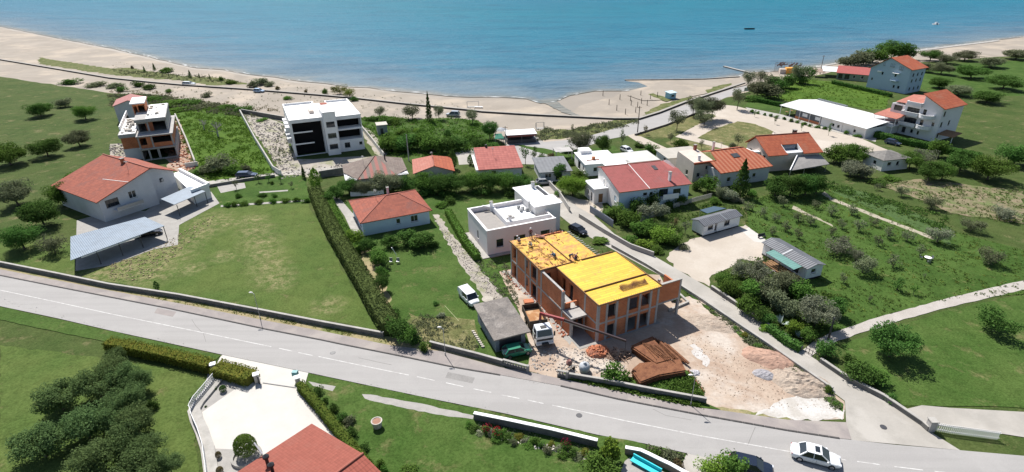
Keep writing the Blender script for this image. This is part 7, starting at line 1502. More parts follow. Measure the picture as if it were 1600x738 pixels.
G_('tiny clipped shrubs in the gravel beds beside the white railing', [('round', 'dark', 348, 608, 5.5, .9), ('round', 'dark', 301, 626, 4.5, .9), ('round', 'brown', 341, 711, 4.5, .8), ('round', 'brown', 343, 735, 5, .8), (B_, 'dark', 336, 607, 2.5, .5), (B_, 'dark', 321, 635, 2, .4)])
G_('bushes along the clipped hedge beside the bottom lawn', [(B_, 'dark', 496, 609, 9, 1.5), (B_, 'dark', 507, 624, 6, 1.0), (B_, 'dark', 522, 635, 9, 1.5), (B_, 'dark', 534, 650, 9, 1.4), (B_, 'olive', 545, 655, 9, 1.4), (B_, 'dark', 550, 672, 9, 1.4), (B_, 'dark', 569, 697, 8, 1.3), (B_, 'mid', 593, 722, 8, 1.2), (B_, 'mid', 600, 733, 6, 1), (B_, 'mid', 637, 736, 14, 1.2)])
rn = random.Random(44)
G_('low plants in the bed below the white topped wall', [(B_, ('mid', 'dark', 'olive', 'yellow', 'grey', 'mid')[i % 6], 733 + i * 8.6, 662 + i * 2.05 + (i % 3) * 5, rn.uniform(5.5, 9), rn.uniform(.5, 1.2)) for i in range(24)])
for x, y, lab in ((761, 670, 'red flowering rose bush near the left end of the rock bed'), (777, 675, 'dark red flowering bush beside the red rose in the rock bed'), (884, 693, 'bright pink red rose bush at the middle of the white topped wall')): T(B_, 'dark', x, y, 7, 1.4, lab, flower=1)
T('lobed', 'lime', 952, 706, 20, 3.0, 'tall bright leafy bush with lobed leaves at the end of the rock bed'); T('broad', 'mid', 940, 727, 24, 2.2, 'wide green bush under the tall lobed bush at the bottom')
T('grassy', 'mid', 1026, 703, 12, 1.8, 'grassy green bush behind the curved patio wall'); T('grassy', 'olive', 1045, 708, 14, 1.6, 'yellowish weeds at the left side of the bottom driveway'); T(B_, 'brown', 1060, 722, 9, .9, 'dark reddish plant beside the bottom driveway')
T('broad', 'lime', 1113, 727, 20, 2.2, 'bushy green tree left of the dark car at the bottom edge'); T('broad', 'mid', 1150, 728, 22, 2.6, 'bushy green tree hiding the rear of the dark navy car')
G_('big garden trees left of the large red roofed house', [('big', 'mid', 95, 300, 24, 6), ('big', 'dark', 60, 330, 28, 6), ('big', 'olive', 20, 300, 26, 6), ('broad', 'mid', 120, 280, 16, 4), ('big', 'dark', 30, 370, 26, 5), ('olive', 'olive', 80, 380, 18, 4), ('big', 'mid', 10, 240, 26, 6), ('big', 'dark', 70, 230, 22, 5), ('big', 'olive', 120, 215, 18, 5), ('big', 'mid', 130, 175, 16, 5), ('big', 'dark', 60, 170, 18, 5), ('broad', 'olive', 100, 160, 12, 3)])
T('cypress', 'dark', 244, 447, 4, 1.6, 'small dark cypress shrub behind the roadside wall on the big lawn')
G_('young trees in the small garden above the big lawn', [('sparse', 'olive', 367, 286, 7, 2.6), ('sparse', 'dark', 402, 277, 6, 2.4), ('sparse', 'dark', 418, 276, 7, 2.4), ('sparse', 'dark', 437, 277, 6, 2.4), ('sparse', 'olive', 454, 287, 5, 2), ('conifer', 'dark', 473, 268, 5, 3.2), (B_, 'dark', 409, 303, 6, 1.3), (B_, 'mid', 372, 304, 5, 1.4), (B_, 'mid', 428, 304, 4, 1.2), (B_, 'mid', 425, 285, 3, 1)])
G_('low clipped shrubs along the top of the big lawn', [(B_, 'mid', x, y, 6.5, 1.2) for x, y in ((355, 318), (367, 317), (382, 316), (404, 314), (425, 313), (445, 311), (463, 310), (478, 312))])
G_('bushes beside the smallest houses above the central garden', [(B_, 'mid', 690, 318, 10, 1.4), (B_, 'dark', 702, 312, 10, 1.6), (B_, 'mid', 872, 300, 8, 1.6), (B_, 'dark', 632, 300, 8, 2)])
G_('small bushes along the lane wall of the building plot', [(B_, 'mid', 1296, 607, 7, 1.3), (B_, 'mid', 1150, 512, 5, .6), (B_, 'yellow', 1165, 522, 6, .6), (B_, 'mid', 1185, 540, 7, .7), (B_, 'mid', 1306, 630, 5, .6)])
# hedges
def hedge(label, px, w_, h, mat, dens=26, s=.13):
    q = [P(*p) for p in px]; o = Vector((q[0].x, q[0].y, 0)); root = thing('hedge', label, 'hedge', o); q = [v - o for v in q]; rn = random.Random(len(px) * 7 + int(w_ * 10)); v, f = [], []; core = MB()
    A, B2 = offs(q, w_ * .8)
    for i in range(len(q) - 1):
        core.prism([tuple(k[:2]) for k in (A[i], A[i + 1], B2[i + 1], B2[i])], .05, h * .88)
        d = q[i + 1] - q[i]; L = d.length; d.normalize(); n = Vector((-d.y, d.x, 0))
        for k in range(int(L * (w_ + 2 * h) * dens)):
            t = rn.uniform(0, L); side = rn.random(); wob = 1 + .12 * noise.noise(Vector((t * .9, i, 0)))
            if side < w_ / (w_ + 2 * h): p = q[i] + d * t + n * rn.uniform(-w_ / 2, w_ / 2) + Vector((0, 0, h * wob + rn.uniform(-.12, .06))); nn = Vector((0, 0, 1))
            else: sg = rn.choice((-1, 1)); p = q[i] + d * t + n * sg * (w_ / 2 * wob + rn.uniform(-.1, .04)) + Vector((0, 0, rn.uniform(.05, h))); nn = n * sg
            leaf(v, f, p, (nn + rdir(rn) * .8).normalized(), s * rn.uniform(.7, 1.4), rn)
    core.build('core', LM[mat], root); me = bpy.data.meshes.new('foliage'); me.from_pydata(v, [], f); me.materials.append(LM[mat]); linkobj('foliage', me, root); return root
hedge('long tall shaggy hedge running down the right side of the big lawn', [(493, 306), (505, 335), (520, 366), (545, 408), (570, 450), (592, 490), (612, 522)], 2.6, 2.2, 'shag', 22, .15)
hedge('second shaggy hedge line inside the long hedge', [(510, 312), (525, 345), (540, 372), (556, 400)], 1.8, 1.8, 'mid', 22, .16)
hedge('clipped yellow green hedge behind the verge at the bottom left', [(172, 545), (197, 549), (260, 562), (333, 580)], 1.6, 1.5, 'yellow', 45, .1)
hedge('short clipped yellow green hedge left of the driveway gate', [(340, 583), (368, 590), (396, 598)], 2.2, 1.4, 'yellow', 45, .1)
hedge('clipped green hedge running down beside the white driveway and bungalow', [(470, 608), (500, 642), (540, 692), (570, 728), (600, 770)], 1.0, 1.2, 'hedge', 50, .09)
hedge('low clipped hedge between gravel path and the white flat roofed house', [(700, 335), (712, 356), (728, 384), (746, 407)], 1.3, 1.3, 'mid', 30, .14)
hedge('dark hedge in front of the balconied hotel', [(1368, 214), (1400, 223), (1440, 231), (1480, 240), (1530, 250)], 2.0, 1.6, 'dark', 14, .25)
hedge('dark bushy hedge along the foot of the tall pale blue house', [(1300, 131), (1340, 140), (1375, 148), (1392, 152)], 1.4, 1.3, 'dark', 12, .25)
hedge('dark hedge at the lower corner of the far green field', [(1176, 158), (1200, 163), (1224, 168)], 1.2, 1.4, 'dark', 14, .22)
hedge('green climbing hedge behind the field gate and lane shrubs', [(1200, 516), (1232, 540), (1250, 549)], 1.2, 1.0, 'dark', 20, .18)
# ---- uncountable low growth and loose material ----
def scatter(name, px, n, s0, s1, mat, seed, blades=True, world=None, z=0):
    poly = world or [tuple(P(*p)[:2]) for p in px]; rn = random.Random(seed); xs = [p[0] for p in poly]; ys = [p[1] for p in poly]; v, f = [], []; k = 0; tries = 0
    mb = MB()
    while k < n and tries < n * 20:
        tries += 1; x, y = rn.uniform(min(xs), max(xs)), rn.uniform(min(ys), max(ys))
        if not inside((x, y), poly): continue
        if blades and noise.noise(Vector((x * .25, y * .25, seed))) < -.05 and rn.random() < .75: continue
        k += 1; s_ = rn.uniform(s0, s1); p = Vector((x, y, z))
        if blades:
            for j in range(5):
                leaf(v, f, p + Vector((rn.uniform(-s_, s_), rn.uniform(-s_, s_), s_ * rn.uniform(.2, .9))), (rdir(rn) + Vector((0, 0, .6))).normalized(), s_ * .5, rn)
        else:
            b = len(v); R3 = Matrix.Rotation(rn.uniform(0, 6.3), 3, rdir(rn)); sx, sy, sz = s_, s_ * rn.uniform(.5, .9), s_ * rn.uniform(.3, .7)
            cs = [R3 @ Vector((a * sx * rn.uniform(.8, 1.1), c * sy * rn.uniform(.8, 1.1), e * sz)) for a, c, e in ((-1, -1, -1), (1, -1, -1), (1, 1, -1), (-1, 1, -1), (-1, -1, 1), (1, -1, 1), (1, 1, 1), (-1, 1, 1))]
            v += [tuple(p + q_ + Vector((0, 0, sz * .5))) for q_ in cs]; f += [tuple(b + i for i in q_) for q_ in ((3, 2, 1, 0), (4, 5, 6, 7), (0, 1, 5, 4), (1, 2, 6, 5), (2, 3, 7, 6), (3, 0, 4, 7))]
    me = bpy.data.meshes.new(name); me.from_pydata(v, [], f); me.materials.append(mat); o = bpy.data.objects.new(name, me); COL.objects.link(o); o['kind'] = 'stuff'; return o
def W_(k): return PATCHES[k]
scatter('weeds', None, 2600, .2, .55, LM['fieldweed'], 1, world=W_('field'))
scatter('weeds', None, 1500, .25, .6, LM['fieldweed'], 2, world=W_('field2')); scatter('weeds', None, 300, .2, .5, LM['olive'], 3, world=W_('field2'))
scatter('weeds', None, 2200, .12, .32, LM['weed'], 4, world=W_('orchard')); scatter('weeds', None, 500, .1, .3, LM['yellow'], 5, world=W_('orchard'))
scatter('weeds', [(830, 206), (852, 201), (890, 203.6), (936, 193), (996, 188), (998, 193), (944, 207), (890, 215), (841, 221)], 700, .2, .6, LM['olive'], 6)
scatter('weeds', [(175, 108), (250, 114), (350, 122), (385, 131), (290, 127), (180, 116)], 500, .2, .5, LM['olive'], 7)
scatter('weeds', [(170, 150), (250, 150), (400, 172), (400, 185), (300, 175), (172, 170)], 900, .3, .9, LM['olive'], 8)
scatter('weeds', [(885, 588), (944, 600), (1102, 632), (1095, 637), (1000, 619), (905, 597)], 900, .12, .4, LM['mid'], 9)
scatter('weeds', [(985, 592), (1040, 590), (1080, 585), (1102, 620), (1040, 614), (970, 598)], 500, .12, .35, LM['mid'], 10)
scatter('weeds', [(1088, 470), (1150, 505), (1278, 598), (1316, 640), (1300, 640), (1268, 603), (1190, 556), (1140, 515)], 700, .12, .35, LM['olive'], 11)
scatter('weeds', [(640, 490), (700, 495), (748, 540), (745, 556), (680, 540), (612, 524)], 500, .1, .3, LM['olive'], 12)
scatter('weeds', [(741, 408), (790, 405), (812, 480), (800, 490), (775, 450)], 350, .1, .3, LM['olive'], 13)
scatter('weeds', [(172, 449), (280, 465), (405, 490), (598, 527), (612, 538), (416, 500), (172, 454)], 700, .06, .2, LM['yellow'], 14)
scatter('weeds', [(1165, 320), (1290, 295), (1484, 365), (1484, 340), (1300, 285)], 700, .2, .5, LM['weed'], 15)
scatter('weeds', [(1120, 430), (1200, 400), (1260, 450), (1330, 470), (1270, 540), (1230, 528)], 900, .15, .5, LM['weed'], 16)
scatter('weeds', [(985, 340), (1060, 320), (1110, 315), (1180, 330), (1150, 345), (1075, 345), (1060, 380), (1020, 396)], 900, .15, .45, LM['weed'], 17)
scatter('weeds', [(770, 655), (900, 690), (935, 712), (930, 722), (860, 700), (745, 674), (741, 662)], 350, .08, .25, LM['olive'], 18)
scatter('weeds', [(1012, 700), (1070, 712), (1058, 730), (1040, 722)], 250, .1, .35, LM['olive'], 19)
scatter('weeds', [(440, 196), (450, 200), (460, 250), (430, 265), (425, 240)], 160, .15, .5, LM['olive'], 20)
scatter('weeds', None, 900, .2, .45, LM['fieldweed'], 21, world=W_('farfield'))
ru = M('rubble_stone', (.44, .40, .36), .95, (.34, .30, .27), 2)
rr = M('brick_rubble', (.45, .20, .13), .95, (.38, .15, .09), 2)
scatter('rubble', [(380, 178), (444, 196), (455, 240), (470, 265), (590, 248), (585, 262), (440, 280), (425, 250), (398, 205)], 900, .06, .28, ru, 30, False)
scatter('rubble', [(258, 182), (276, 184), (302, 245), (308, 262), (290, 270), (268, 260)], 500, .08, .28, rr, 31, False)
scatter('rubble', [(172, 226), (205, 226), (212, 240), (188, 258), (172, 258)], 200, .1, .3, ru, 32, False)
scatter('rubble', [(1060, 500), (1190, 570), (1290, 615), (1300, 640), (1200, 640), (1110, 610), (1080, 560)], 700, .02, .08, M('clod', (.37, .28, .21), .95, (.3, .22, .165), 3), 33, False)
scatter('rubble', [(830, 540), (900, 545), (980, 560), (975, 595), (900, 585), (830, 578)], 500, .04, .16, ru, 34, False)
scatter('rubble', [(676, 338), (741, 408), (800, 475), (790, 490), (745, 445), (692, 367)], 700, .03, .12, ru, 35, False)
scatter('rubble', [(745, 672), (860, 697), (930, 716), (926, 723), (850, 706), (745, 680)], 110, .06, .2, m_stone, 36, False)
scatter('rubble', [(784, 428), (797, 426), (893, 524), (880, 530), (850, 490)], 160, .05, .2, rr, 37, False)
scatter('rubble', [(172, 440), (172, 415), (235, 390), (340, 333), (330, 350), (230, 438)], 500, .05, .14, M('straw', (.40, .33, .19), .95, (.32, .26, .15), 3), 38, False)
scatter('weeds', [(1370, 290), (1402, 283), (1484, 290), (1600, 300), (1600, 352), (1484, 336), (1420, 308)], 900, .1, .35, LM['weed'], 41)
scatter('scrub', [(172, 140), (250, 143), (330, 158), (420, 166), (440, 176), (380, 176), (300, 160), (172, 150)], 260, .2, .6, LM['brown'], 42)
scatter('scrub', [(250, 134), (440, 146), (560, 158), (640, 170), (640, 186), (560, 190), (440, 178), (330, 156), (240, 142)], 260, .12, .4, LM['olive'], 43)
scatter('scrub', [(172, 96), (260, 106), (380, 126), (520, 140), (640, 154), (760, 168), (760, 174), (560, 152), (380, 134), (172, 118)], 300, .1, .35, LM['olive'], 44)
scatter('gravel_dust', [(-50, 452), (172, 512), (348, 551), (590, 602), (790, 643), (933, 676), (1008, 690), (1008, 694), (790, 647), (590, 606), (172, 517), (-50, 462)], 900, .02, .06, m_stone, 45, False, z=.05)
scatter('gravel_dust', [(800, 572), (868, 590), (880, 604), (830, 600), (790, 588)], 250, .015, .05, m_stone, 46, False, z=.06)
0 and scatter('gravel_dust', [(1230, 658), (1322, 662), (1400, 680), (1480, 703), (1312, 690)], 300, .02, .06, m_stone, 47, False, z=.09)
scatter('rubble', [(1200, 400), (1240, 420), (1230, 440), (1180, 420)], 120, .05, .2, ru, 39, False)
# ---------------- building site and small things ----------------
def mound(name, label, cat, cx, cy, rx, ry, h, mat, ang=0, seed=0, root=None, res=26, rough=.25):
    c = P(cx, cy); b = root or thing(name, label, cat, (c.x, c.y, 0), ang); v, f = [], []
    for i in range(res + 1):
        for j in range(res + 1):
            u, w_ = i / res * 2 - 1, j / res * 2 - 1; d = math.sqrt(u * u + w_ * w_) + .22 * noise.noise(Vector((u * 2 + seed, w_ * 2, 3)))
            z = h * max(0, 1 - d ** 2) ** .8 if d < 1 else 0; z *= 1 + rough * noise.noise(Vector((u * 4, w_ * 4, seed))) + rough * .6 * noise.noise(Vector((u * 11, w_ * 11, seed)))
            v.append((u * rx, w_ * ry, z if z > 0 else -.05))
    for i in range(res):
        for j in range(res): a = i * (res + 1) + j; f.append((a, a + res + 1, a + res + 2, a + 1))
    me = bpy.data.meshes.new(name); me.from_pydata(v, [], f); me.materials.append(mat); o = bpy.data.objects.new('heap', me); COL.objects.link(o); o.parent = b; return b
m_pinkd = M('pink_soil', (.43, .28, .21), .95, (.37, .23, .17), .7, fine=5, finev=.2, bmp=.5)
m_brownd = M('brown_soil', (.44, .365, .295), .95, (.36, .285, .225), .8, fine=5, finev=.35, bmp=.8)
mound('soil_mound', 'smooth pinkish soil mound beside the lane wall', 'mound', 1201, 562, 3.4, 2.0, .8, m_pinkd, -30, 1)
mound('soil_mound', 'rough brown soil heap at the lower corner of the building plot', 'mound', 1248, 598, 3.8, 2.8, .55, m_brownd, -30, 2, rough=.6)
mound('soil_mound', 'low stony earth bank in the middle of the building plot', 'mound', 1110, 505, 4.0, 2.2, .28, m_brownd, -20, 3, rough=.6)
mound('gravel_heap', 'small grey gravel heap between the pink mound and brown heap', 'mound', 1194, 586, 1.5, 1.0, .4, M('grey_stones', (.42, .40, .42), .95, (.28, .27, .28), 4, fine=12, finev=.4), -20, 4)
mound('gravel_heap', 'small pile of white stones beside the corner of the rusty stacks', 'mound', 1086, 583, .7, .6, .3, M('white_stones', (.6, .58, .6), .95, (.35, .33, .35), 6), 0, 5)
b = mound('brick_heap', 'heap of loose orange clay blocks left of the pallet pile', 'heap', 934, 551, 1.5, 1.3, .8, rr, 10, 6)
bc = P(934, 551); k = MB(); rn = random.Random(12); bm_ = M('orange_blocks', (.55, .21, .11), .9, (.45, .16, .08), 3)
def rbox(mb, c, s, rn):
    Rm = Matrix.Rotation(rn.uniform(0, 6.3), 3, rdir(rn)); mb.hexa([Vector(c) + Rm @ Vector((a * s[0], e * s[1], g * s[2])) for a, e, g in ((-1, -1, -1), (1, -1, -1), (1, 1, -1), (-1, 1, -1), (-1, -1, 1), (1, -1, 1), (1, 1, 1), (-1, 1, 1))])
for i in range(170):
    a, r_ = rn.uniform(0, 6.28), rn.uniform(0, 1.5) ** .9; rbox(k, (r_ * cos(a), r_ * sin(a) * .85, max(.1, .85 - r_ * .5 + rn.uniform(-.05, .12))), (.19, .12, .1), rn)
k.build('blocks', bm_, b, kind='stuff')
b = mound('timber_heap', 'jumbled heap of old pallets and laths between bricks and rusty stacks', 'heap', 966, 556, 1.7, 1.2, .6, M('dark_scrap', (.16, .10, .07), .95), 0, 7); k = MB()
for i in range(120):
    a, r_ = rn.uniform(0, 6.28), rn.uniform(0, 1.6); p = Vector((r_ * cos(a), r_ * sin(a) * .8, max(.15, .75 - r_ * .4))); an = rn.choice((.4, 1.9)) + rn.uniform(-.3, .3); d = Vector((cos(an), sin(an), rn.uniform(-.15, .3))) * rn.uniform(.3, .7); k.bar(p - d, p + d, .07, .03)
k.build('laths', M('pale_laths', (.42, .30, .22), .9, (.30, .18, .12), 2), b, kind='stuff')
# rusty mesh stacks
def meshmat(name, c, c2):
    m, n, l, bs = newmat(name); uv = n.new('ShaderNodeUVMap'); br = n.new('ShaderNodeTexBrick'); l.new(uv.outputs[0], br.inputs[0]); br.inputs['Scale'].default_value = 1; br.inputs['Brick Width'].default_value = .16; br.inputs['Row Height'].default_value = .16; br.inputs['Mortar Size'].default_value = .028; br.offset = 0
    br.inputs['Color1'].default_value = rgb(c2); br.inputs['Color2'].default_value = rgb(c2); br.inputs['Mortar'].default_value = rgb(c)
    col = mix(n, l, br.outputs[0], (.6, .5, .45), ramp(n, l, noisetex(n, l, 1.2, 5), .45, .65), 'MULTIPLY'); l.new(col, bs.inputs['Base Color']); bs.inputs['Roughness'].default_value = .9; bump(n, l, bs, br.outputs['Fac'], .8, .04); return m
m_mesh = meshmat('rusty_mesh', (.27, .105, .042), (.13, .052, .024)); m_rust = M('rust', (.22, .095, .045), .9, (.13, .055, .028), 2)
def stack(label, pts, z, n=7):
    q = [P(x, y, z) for x, y in pts]; o = Vector((q[0].x, q[0].y, 0)); b = thing('rebar_mesh_stack', label, 'mesh stack', o); q = [v - o for v in q]; rn = random.Random(n)
    for i in range(n):
        zz = z * (i + 1) / n; dx, dy = rn.uniform(-.12, .12), rn.uniform(-.12, .12)
        MB().prism([(v.x + dx, v.y + dy) for v in q], zz - z / n * .55, zz).build('mesh_sheet', m_mesh, b)
    return b
stack('upper stack of rusty reinforcing mesh sheets beside the brick building shade', [(987, 541), (1003, 533), (1018, 527), (1051, 561), (1026, 568)], 1.0)
stack('lower stack of rusty reinforcing mesh sheets nearest to the road wall', [(988, 578), (1000, 568), (1063, 562), (1072, 579), (1030, 586), (1001, 597)], .9)
b = thing('rusty_rod_bundle', 'loose rusty rods lying across the top of the upper mesh stack', 'rods', P(1005, 545)); o = Vector(b.location); k = MB(); rn = random.Random(8)
for i in range(26):
    x, y = 1001 + i * 1.1, 535 + i * .2; k.bar(P(x, y, 1.05 + rn.uniform(0, .08)) - o, P(x + 26 + rn.uniform(-4, 4), y + 24 + rn.uniform(-5, 3), 1.05 + rn.uniform(0, .08)) - o, .05)
k.build('rods', m_rust, b, kind='stuff')
b = thing('rusty_beam_bundle', 'bundle of long rusty beams lying right of the upper mesh stack', 'beams', P(1036, 540)); o = Vector(b.location)
for i in range(6):
    p, q = P(1018 + i * 5.0, 527 + i * 2.4, .3 + .12 * (i % 3)) - o, P(1054 + i * 4.4, 560 + i * 1.6, .3 + .12 * (i % 3)) - o; MB().bar(p, q, .3, .2).build('beam', m_rust, b)
b = thing('timber_plank', 'thin dark plank lying at the edge of the weeds below the stacks', 'plank', P(1075, 580)); MB().bar((0, 0, .15), P(1100, 612, .15) - P(1075, 580, 0), .14, .1).build('board', m_rust, b)
# concrete mixer, big bag
b = thing('concrete_mixer', 'small concrete mixer with reddish drum behind the entrance wall', 'mixer', P(889, 577), 30)
MB().lathe([(.16, -.35), (.36, -.2), (.4, .1), (.22, .42), (.2, .42), (.0, .3)], 14, (0, 0, 1.0)).build('drum', plain('mixer_drum', (.26, .12, .10), .7), b)
MB().bar((-.5, 0, .1), (0, -.35, .95), .06).bar((.5, 0, .1), (0, -.35, .95), .06).bar((-.5, .4, .1), (0, .35, .95), .06).bar((-.5, 0, .3), (.6, 0, .3), .06).build('stand', m_metal, b)
for y in (-.4, .4): MB().tube((.45, y - .04, .22), (.45, y + .04, .22), .22, n=12).build('wheel', m_rubber, b)
b = thing('bulk_bag', 'translucent white bulk bag standing behind the entrance wall', 'bag', P(913, 580)); 
MB().lathe([(.55, 0), (.68, .25), (.7, .7), (.6, 1.05), (.3, 1.15), (.15, 1.3), (.2, 1.4), (0, 1.38)], 12).build('sack', M('bag_white', (.52, .54, .56), .8, (.40, .42, .45), 3, bmp=.8), b, smooth=True)
b = thing('block_stack', 'low pallet of red clay blocks beside the brick building wall', 'block stack', P(818, 442), 27); MB().box(-.5, .5, -1.0, 1.0, .12, .6).build('blocks', bm_, b); MB().box(-.55, .55, -1.05, 1.05, 0, .12).build('pallet', m_wood, b)
b = thing('block_stack', 'flat orange pallet of blocks above the tipper truck body', 'block stack', P(826, 473), 10); MB().box(-.7, .7, -.5, .5, .12, .35).build('blocks', bm_, b); MB().box(-.75, .75, -.55, .55, 0, .12).build('pallet', m_wood, b)
b = thing('stone_disc', 'pale round slab lying on the gravel path beside the white van', 'slab', P(762, 468)); MB().lathe([(.9, .0), (.9, .1), (0, .12)], 18).build('disc', M('pale_heap', (.46, .42, .36), .9), b)
b = thing('block_row', 'row of loose pale blocks lying on the grass left of the garage', 'blocks', P(742, 522)); o = Vector(b.location); k = MB()
for i in range(9): p = P(740 + i * 1.9, 519 + i * 3.0) - o; k.box(p.x - .25, p.x + .15, p.y - .12, p.y + .12, 0, .22)
k.build('blocks', m_stone, b, kind='stuff')
b = thing('garden_hose', 'thin yellowish hose lying on the grass left of the garage', 'hose', P(695, 478)); o = Vector(b.location); MB().tube((0, 0, .03), P(717, 502, .03) - o, .03, n=5).build('hose', plain('hose', (.40, .40, .18), .6), b)
b = thing('garden_furniture', 'white folded parasol pole leaning over grey garden chairs under the trees', 'parasol', P(616, 412)); o = Vector(b.location)
MB().tube(P(620, 400, .3) - o, P(612, 387, 2.2) - o, .06, .09).build('parasol', m_white, b)
for dx in (-.8, .4):
    MB().box(dx, dx + .5, -.2, .3, .4, .45).build('seat', m_metal, b); MB().box(dx, dx + .5, .3, .34, .45, .95).build('backrest', m_metal, b)
    for ax, ay in ((dx + .03, -.17), (dx + .47, -.17), (dx + .03, .27), (dx + .47, .27)): MB().box(ax - .02, ax + .02, ay - .02, ay + .02, 0, .4).build('leg', m_metal, b)
def chairset(label, px, col):
    b = thing('garden_table', label, 'table', P(*px)); MB().lathe([(0, .7), (.55, .7), (.55, .74), (0, .74)], 14).build('tabletop', col, b); MB().tube((0, 0, 0), (0, 0, .7), .05).build('leg', m_metal, b)
    for a in (.3, 2.4, 4.4):
        c = MB().box(-.2, .2, -.2, .2, .4, .45); c.box(.16, .2, -.2, .2, .45, .85); c.box(-.18, -.14, -.18, -.14, 0, .4); c.box(.14, .18, .14, .18, 0, .4); c.box(-.18, -.14, .14, .18, 0, .4); c.box(.14, .18, -.18, -.14, 0, .4)
        t = c.build('chair', m_metal, None); t.location = Vector(b.location) + Vector((cos(a) * .95, sin(a) * .95, 0)); t.rotation_euler = (0, 0, a); tag(t, 'grey garden chair around the ' + label.split(' table')[0] + ' table', 'chair', 'chairs at ' + label)
chairset('white garden table on the orchard grass near the right edge', (1448, 408), m_white)
b = thing('bench', 'dark bench standing on the white slab between the two mobile homes', 'bench', P(1190, 372), 20); MB().box(-.8, .8, -.2, .2, .4, .46).build('seat', m_frame_d, b); MB().box(-.8, .8, .16, .22, .46, .85).build('backrest', m_frame_d, b)
for x in (-.7, .7): MB().box(x - .04, x + .04, -.18, .18, 0, .4).build('leg', m_frame_d, b)
# beach things
for i, (x, y) in enumerate([(951.5, 164), (968.5, 156), (985, 158), (986, 165), (963.5, 173), (977, 179), (993, 176), (1001, 150), (1002, 162), (1011, 165), (1016, 156), (1027, 152), (942, 150), (996, 168)]):
    c = P(x, y); o = MB().tube((0, 0, 0), (0, 0, 1.9), .13, .1, 7).tube((0, 0, 1.9), (0, 0, 1.98), .1, .04, 7).build('beach_post', m_trunk); o.location = (c.x, c.y, 0); tag(o, 'short dark wooden post standing in the sand of the spit', 'post', 'wooden posts on the sand spit')
def goal(label, px, ang, w_=2.4, h=2.0):
    b = thing('beach_frame', label, 'frame', P(*px), ang); k = MB().tube((0, 0, 0), (0, 0, h), .07, n=6).tube((w_, 0, 0), (w_, 0, h), .07, n=6).tube((0, 0, h), (w_, 0, h), .06, n=6).tube((0, 1.2, 0), (0, 1.2, h * .8), .06, n=6).tube((w_, 1.2, 0), (w_, 1.2, h * .8), .06, n=6); k.build('frame', m_metal, b); MB().box(-.1, w_ + .1, -.4, 1.5, 0, .1).build('base', m_conc, b)
goal('grey metal frame standing on the sand near the street corner', (838, 202), 10); goal('pale metal frames by the promenade wall above the big round tree', (730, 168), 5, 4.0)
b = thing('bench', 'white slab bench on the sand beside the pale metal frames', 'bench', P(748, 169), -4); MB().box(-1.4, 1.4, -.4, .4, .35, .5).build('seat', m_white, b)
for x in (-1.1, 1.1): MB().box(x - .15, x + .15, -.3, .3, 0, .35).build('leg', m_white, b)
b = thing('parasol', 'white and grey parasol beside the long stall with the flat roof', 'parasol', P(783, 214)); MB().tube((0, 0, 0), (0, 0, 2.4), .04).build('pole', m_metal, b); MB().lathe([(1.9, 2.1), (1.0, 2.5), (0, 2.75)], 8).build('canopy', M('grey_canvas', (.45, .46, .48), .9, (.3, .31, .33), 1), b)
for i, (x, y) in enumerate(((1127, 160), (1118, 159), (1133, 161))): 
    pass
b = thing('sign_board', 'small white board on posts beside the seaside street under the park tree', 'sign', P(1166, 146), 20); MB().box(-1.2, 1.2, -.04, .04, .8, 2.2).build('board', m_white, b)
for x in (-1.1, 1.1): MB().box(x - .05, x + .05, -.1, -.045, 0, 2.2).build('post', m_metal, b)

# ---------------- people on the formwork ----------------
m_skin = plain('skin', (.42, .24, .16), .6)
def skinmesh(name, V, E, Rd, mat, parent, sub=1):
    me = bpy.data.meshes.new(name); me.from_pydata(V, E, []); o = bpy.data.objects.new(name, me); COL.objects.link(o)
    o.modifiers.new('s', 'SKIN').use_smooth_shade = True
    for i, r in enumerate(Rd): me.skin_vertices[0].data[i].radius = (r, r); me.skin_vertices[0].data[i].use_root = (i == 0)
    m_ = o.modifiers.new('d', 'SUBSURF'); m_.levels = sub
    bpy.context.view_layer.update(); dg = bpy.context.evaluated_depsgraph_get(); nm = bpy.data.meshes.new_from_object(o.evaluated_get(dg)); nm.materials.clear(); nm.materials.append(mat)
    bpy.data.objects.remove(o); k = bpy.data.objects.new(name, nm); COL.objects.link(k); k.parent = parent; return k
POSES = {
 'stand': dict(p=(0, 0, .95), c=(0, .03, 1.32), n=(0, .04, 1.5), h=(0, .06, 1.66), kl=(-.12, .05, .5), fl=(-.14, 0, .07), kr=(.12, .08, .5), fr=(.15, .05, .07), el=(-.3, .08, 1.14), hl=(-.22, .3, 1.05), er=(.3, .02, 1.12), hr=(.3, .2, .92)),
 'crouch': dict(p=(0, 0, .32), c=(0, .22, .66), n=(0, .32, .82), h=(0, .4, .95), kl=(-.17, .36, .5), fl=(-.16, .12, .06), kr=(.17, .38, .48), fr=(.17, .14, .06), el=(-.3, .4, .5), hl=(-.15, .62, .3), er=(.3, .38, .48), hr=(.14, .62, .25)),
 'bend': dict(p=(0, 0, .88), c=(0, .36, 1.06), n=(0, .5, 1.1), h=(0, .64, 1.08), kl=(-.13, .06, .47), fl=(-.15, -.02, .06), kr=(.13, .1, .47), fr=(.16, .06, .06), el=(-.2, .5, .78), hl=(-.12, .62, .5), er=(.2, .5, .78), hr=(.12, .64, .45))}
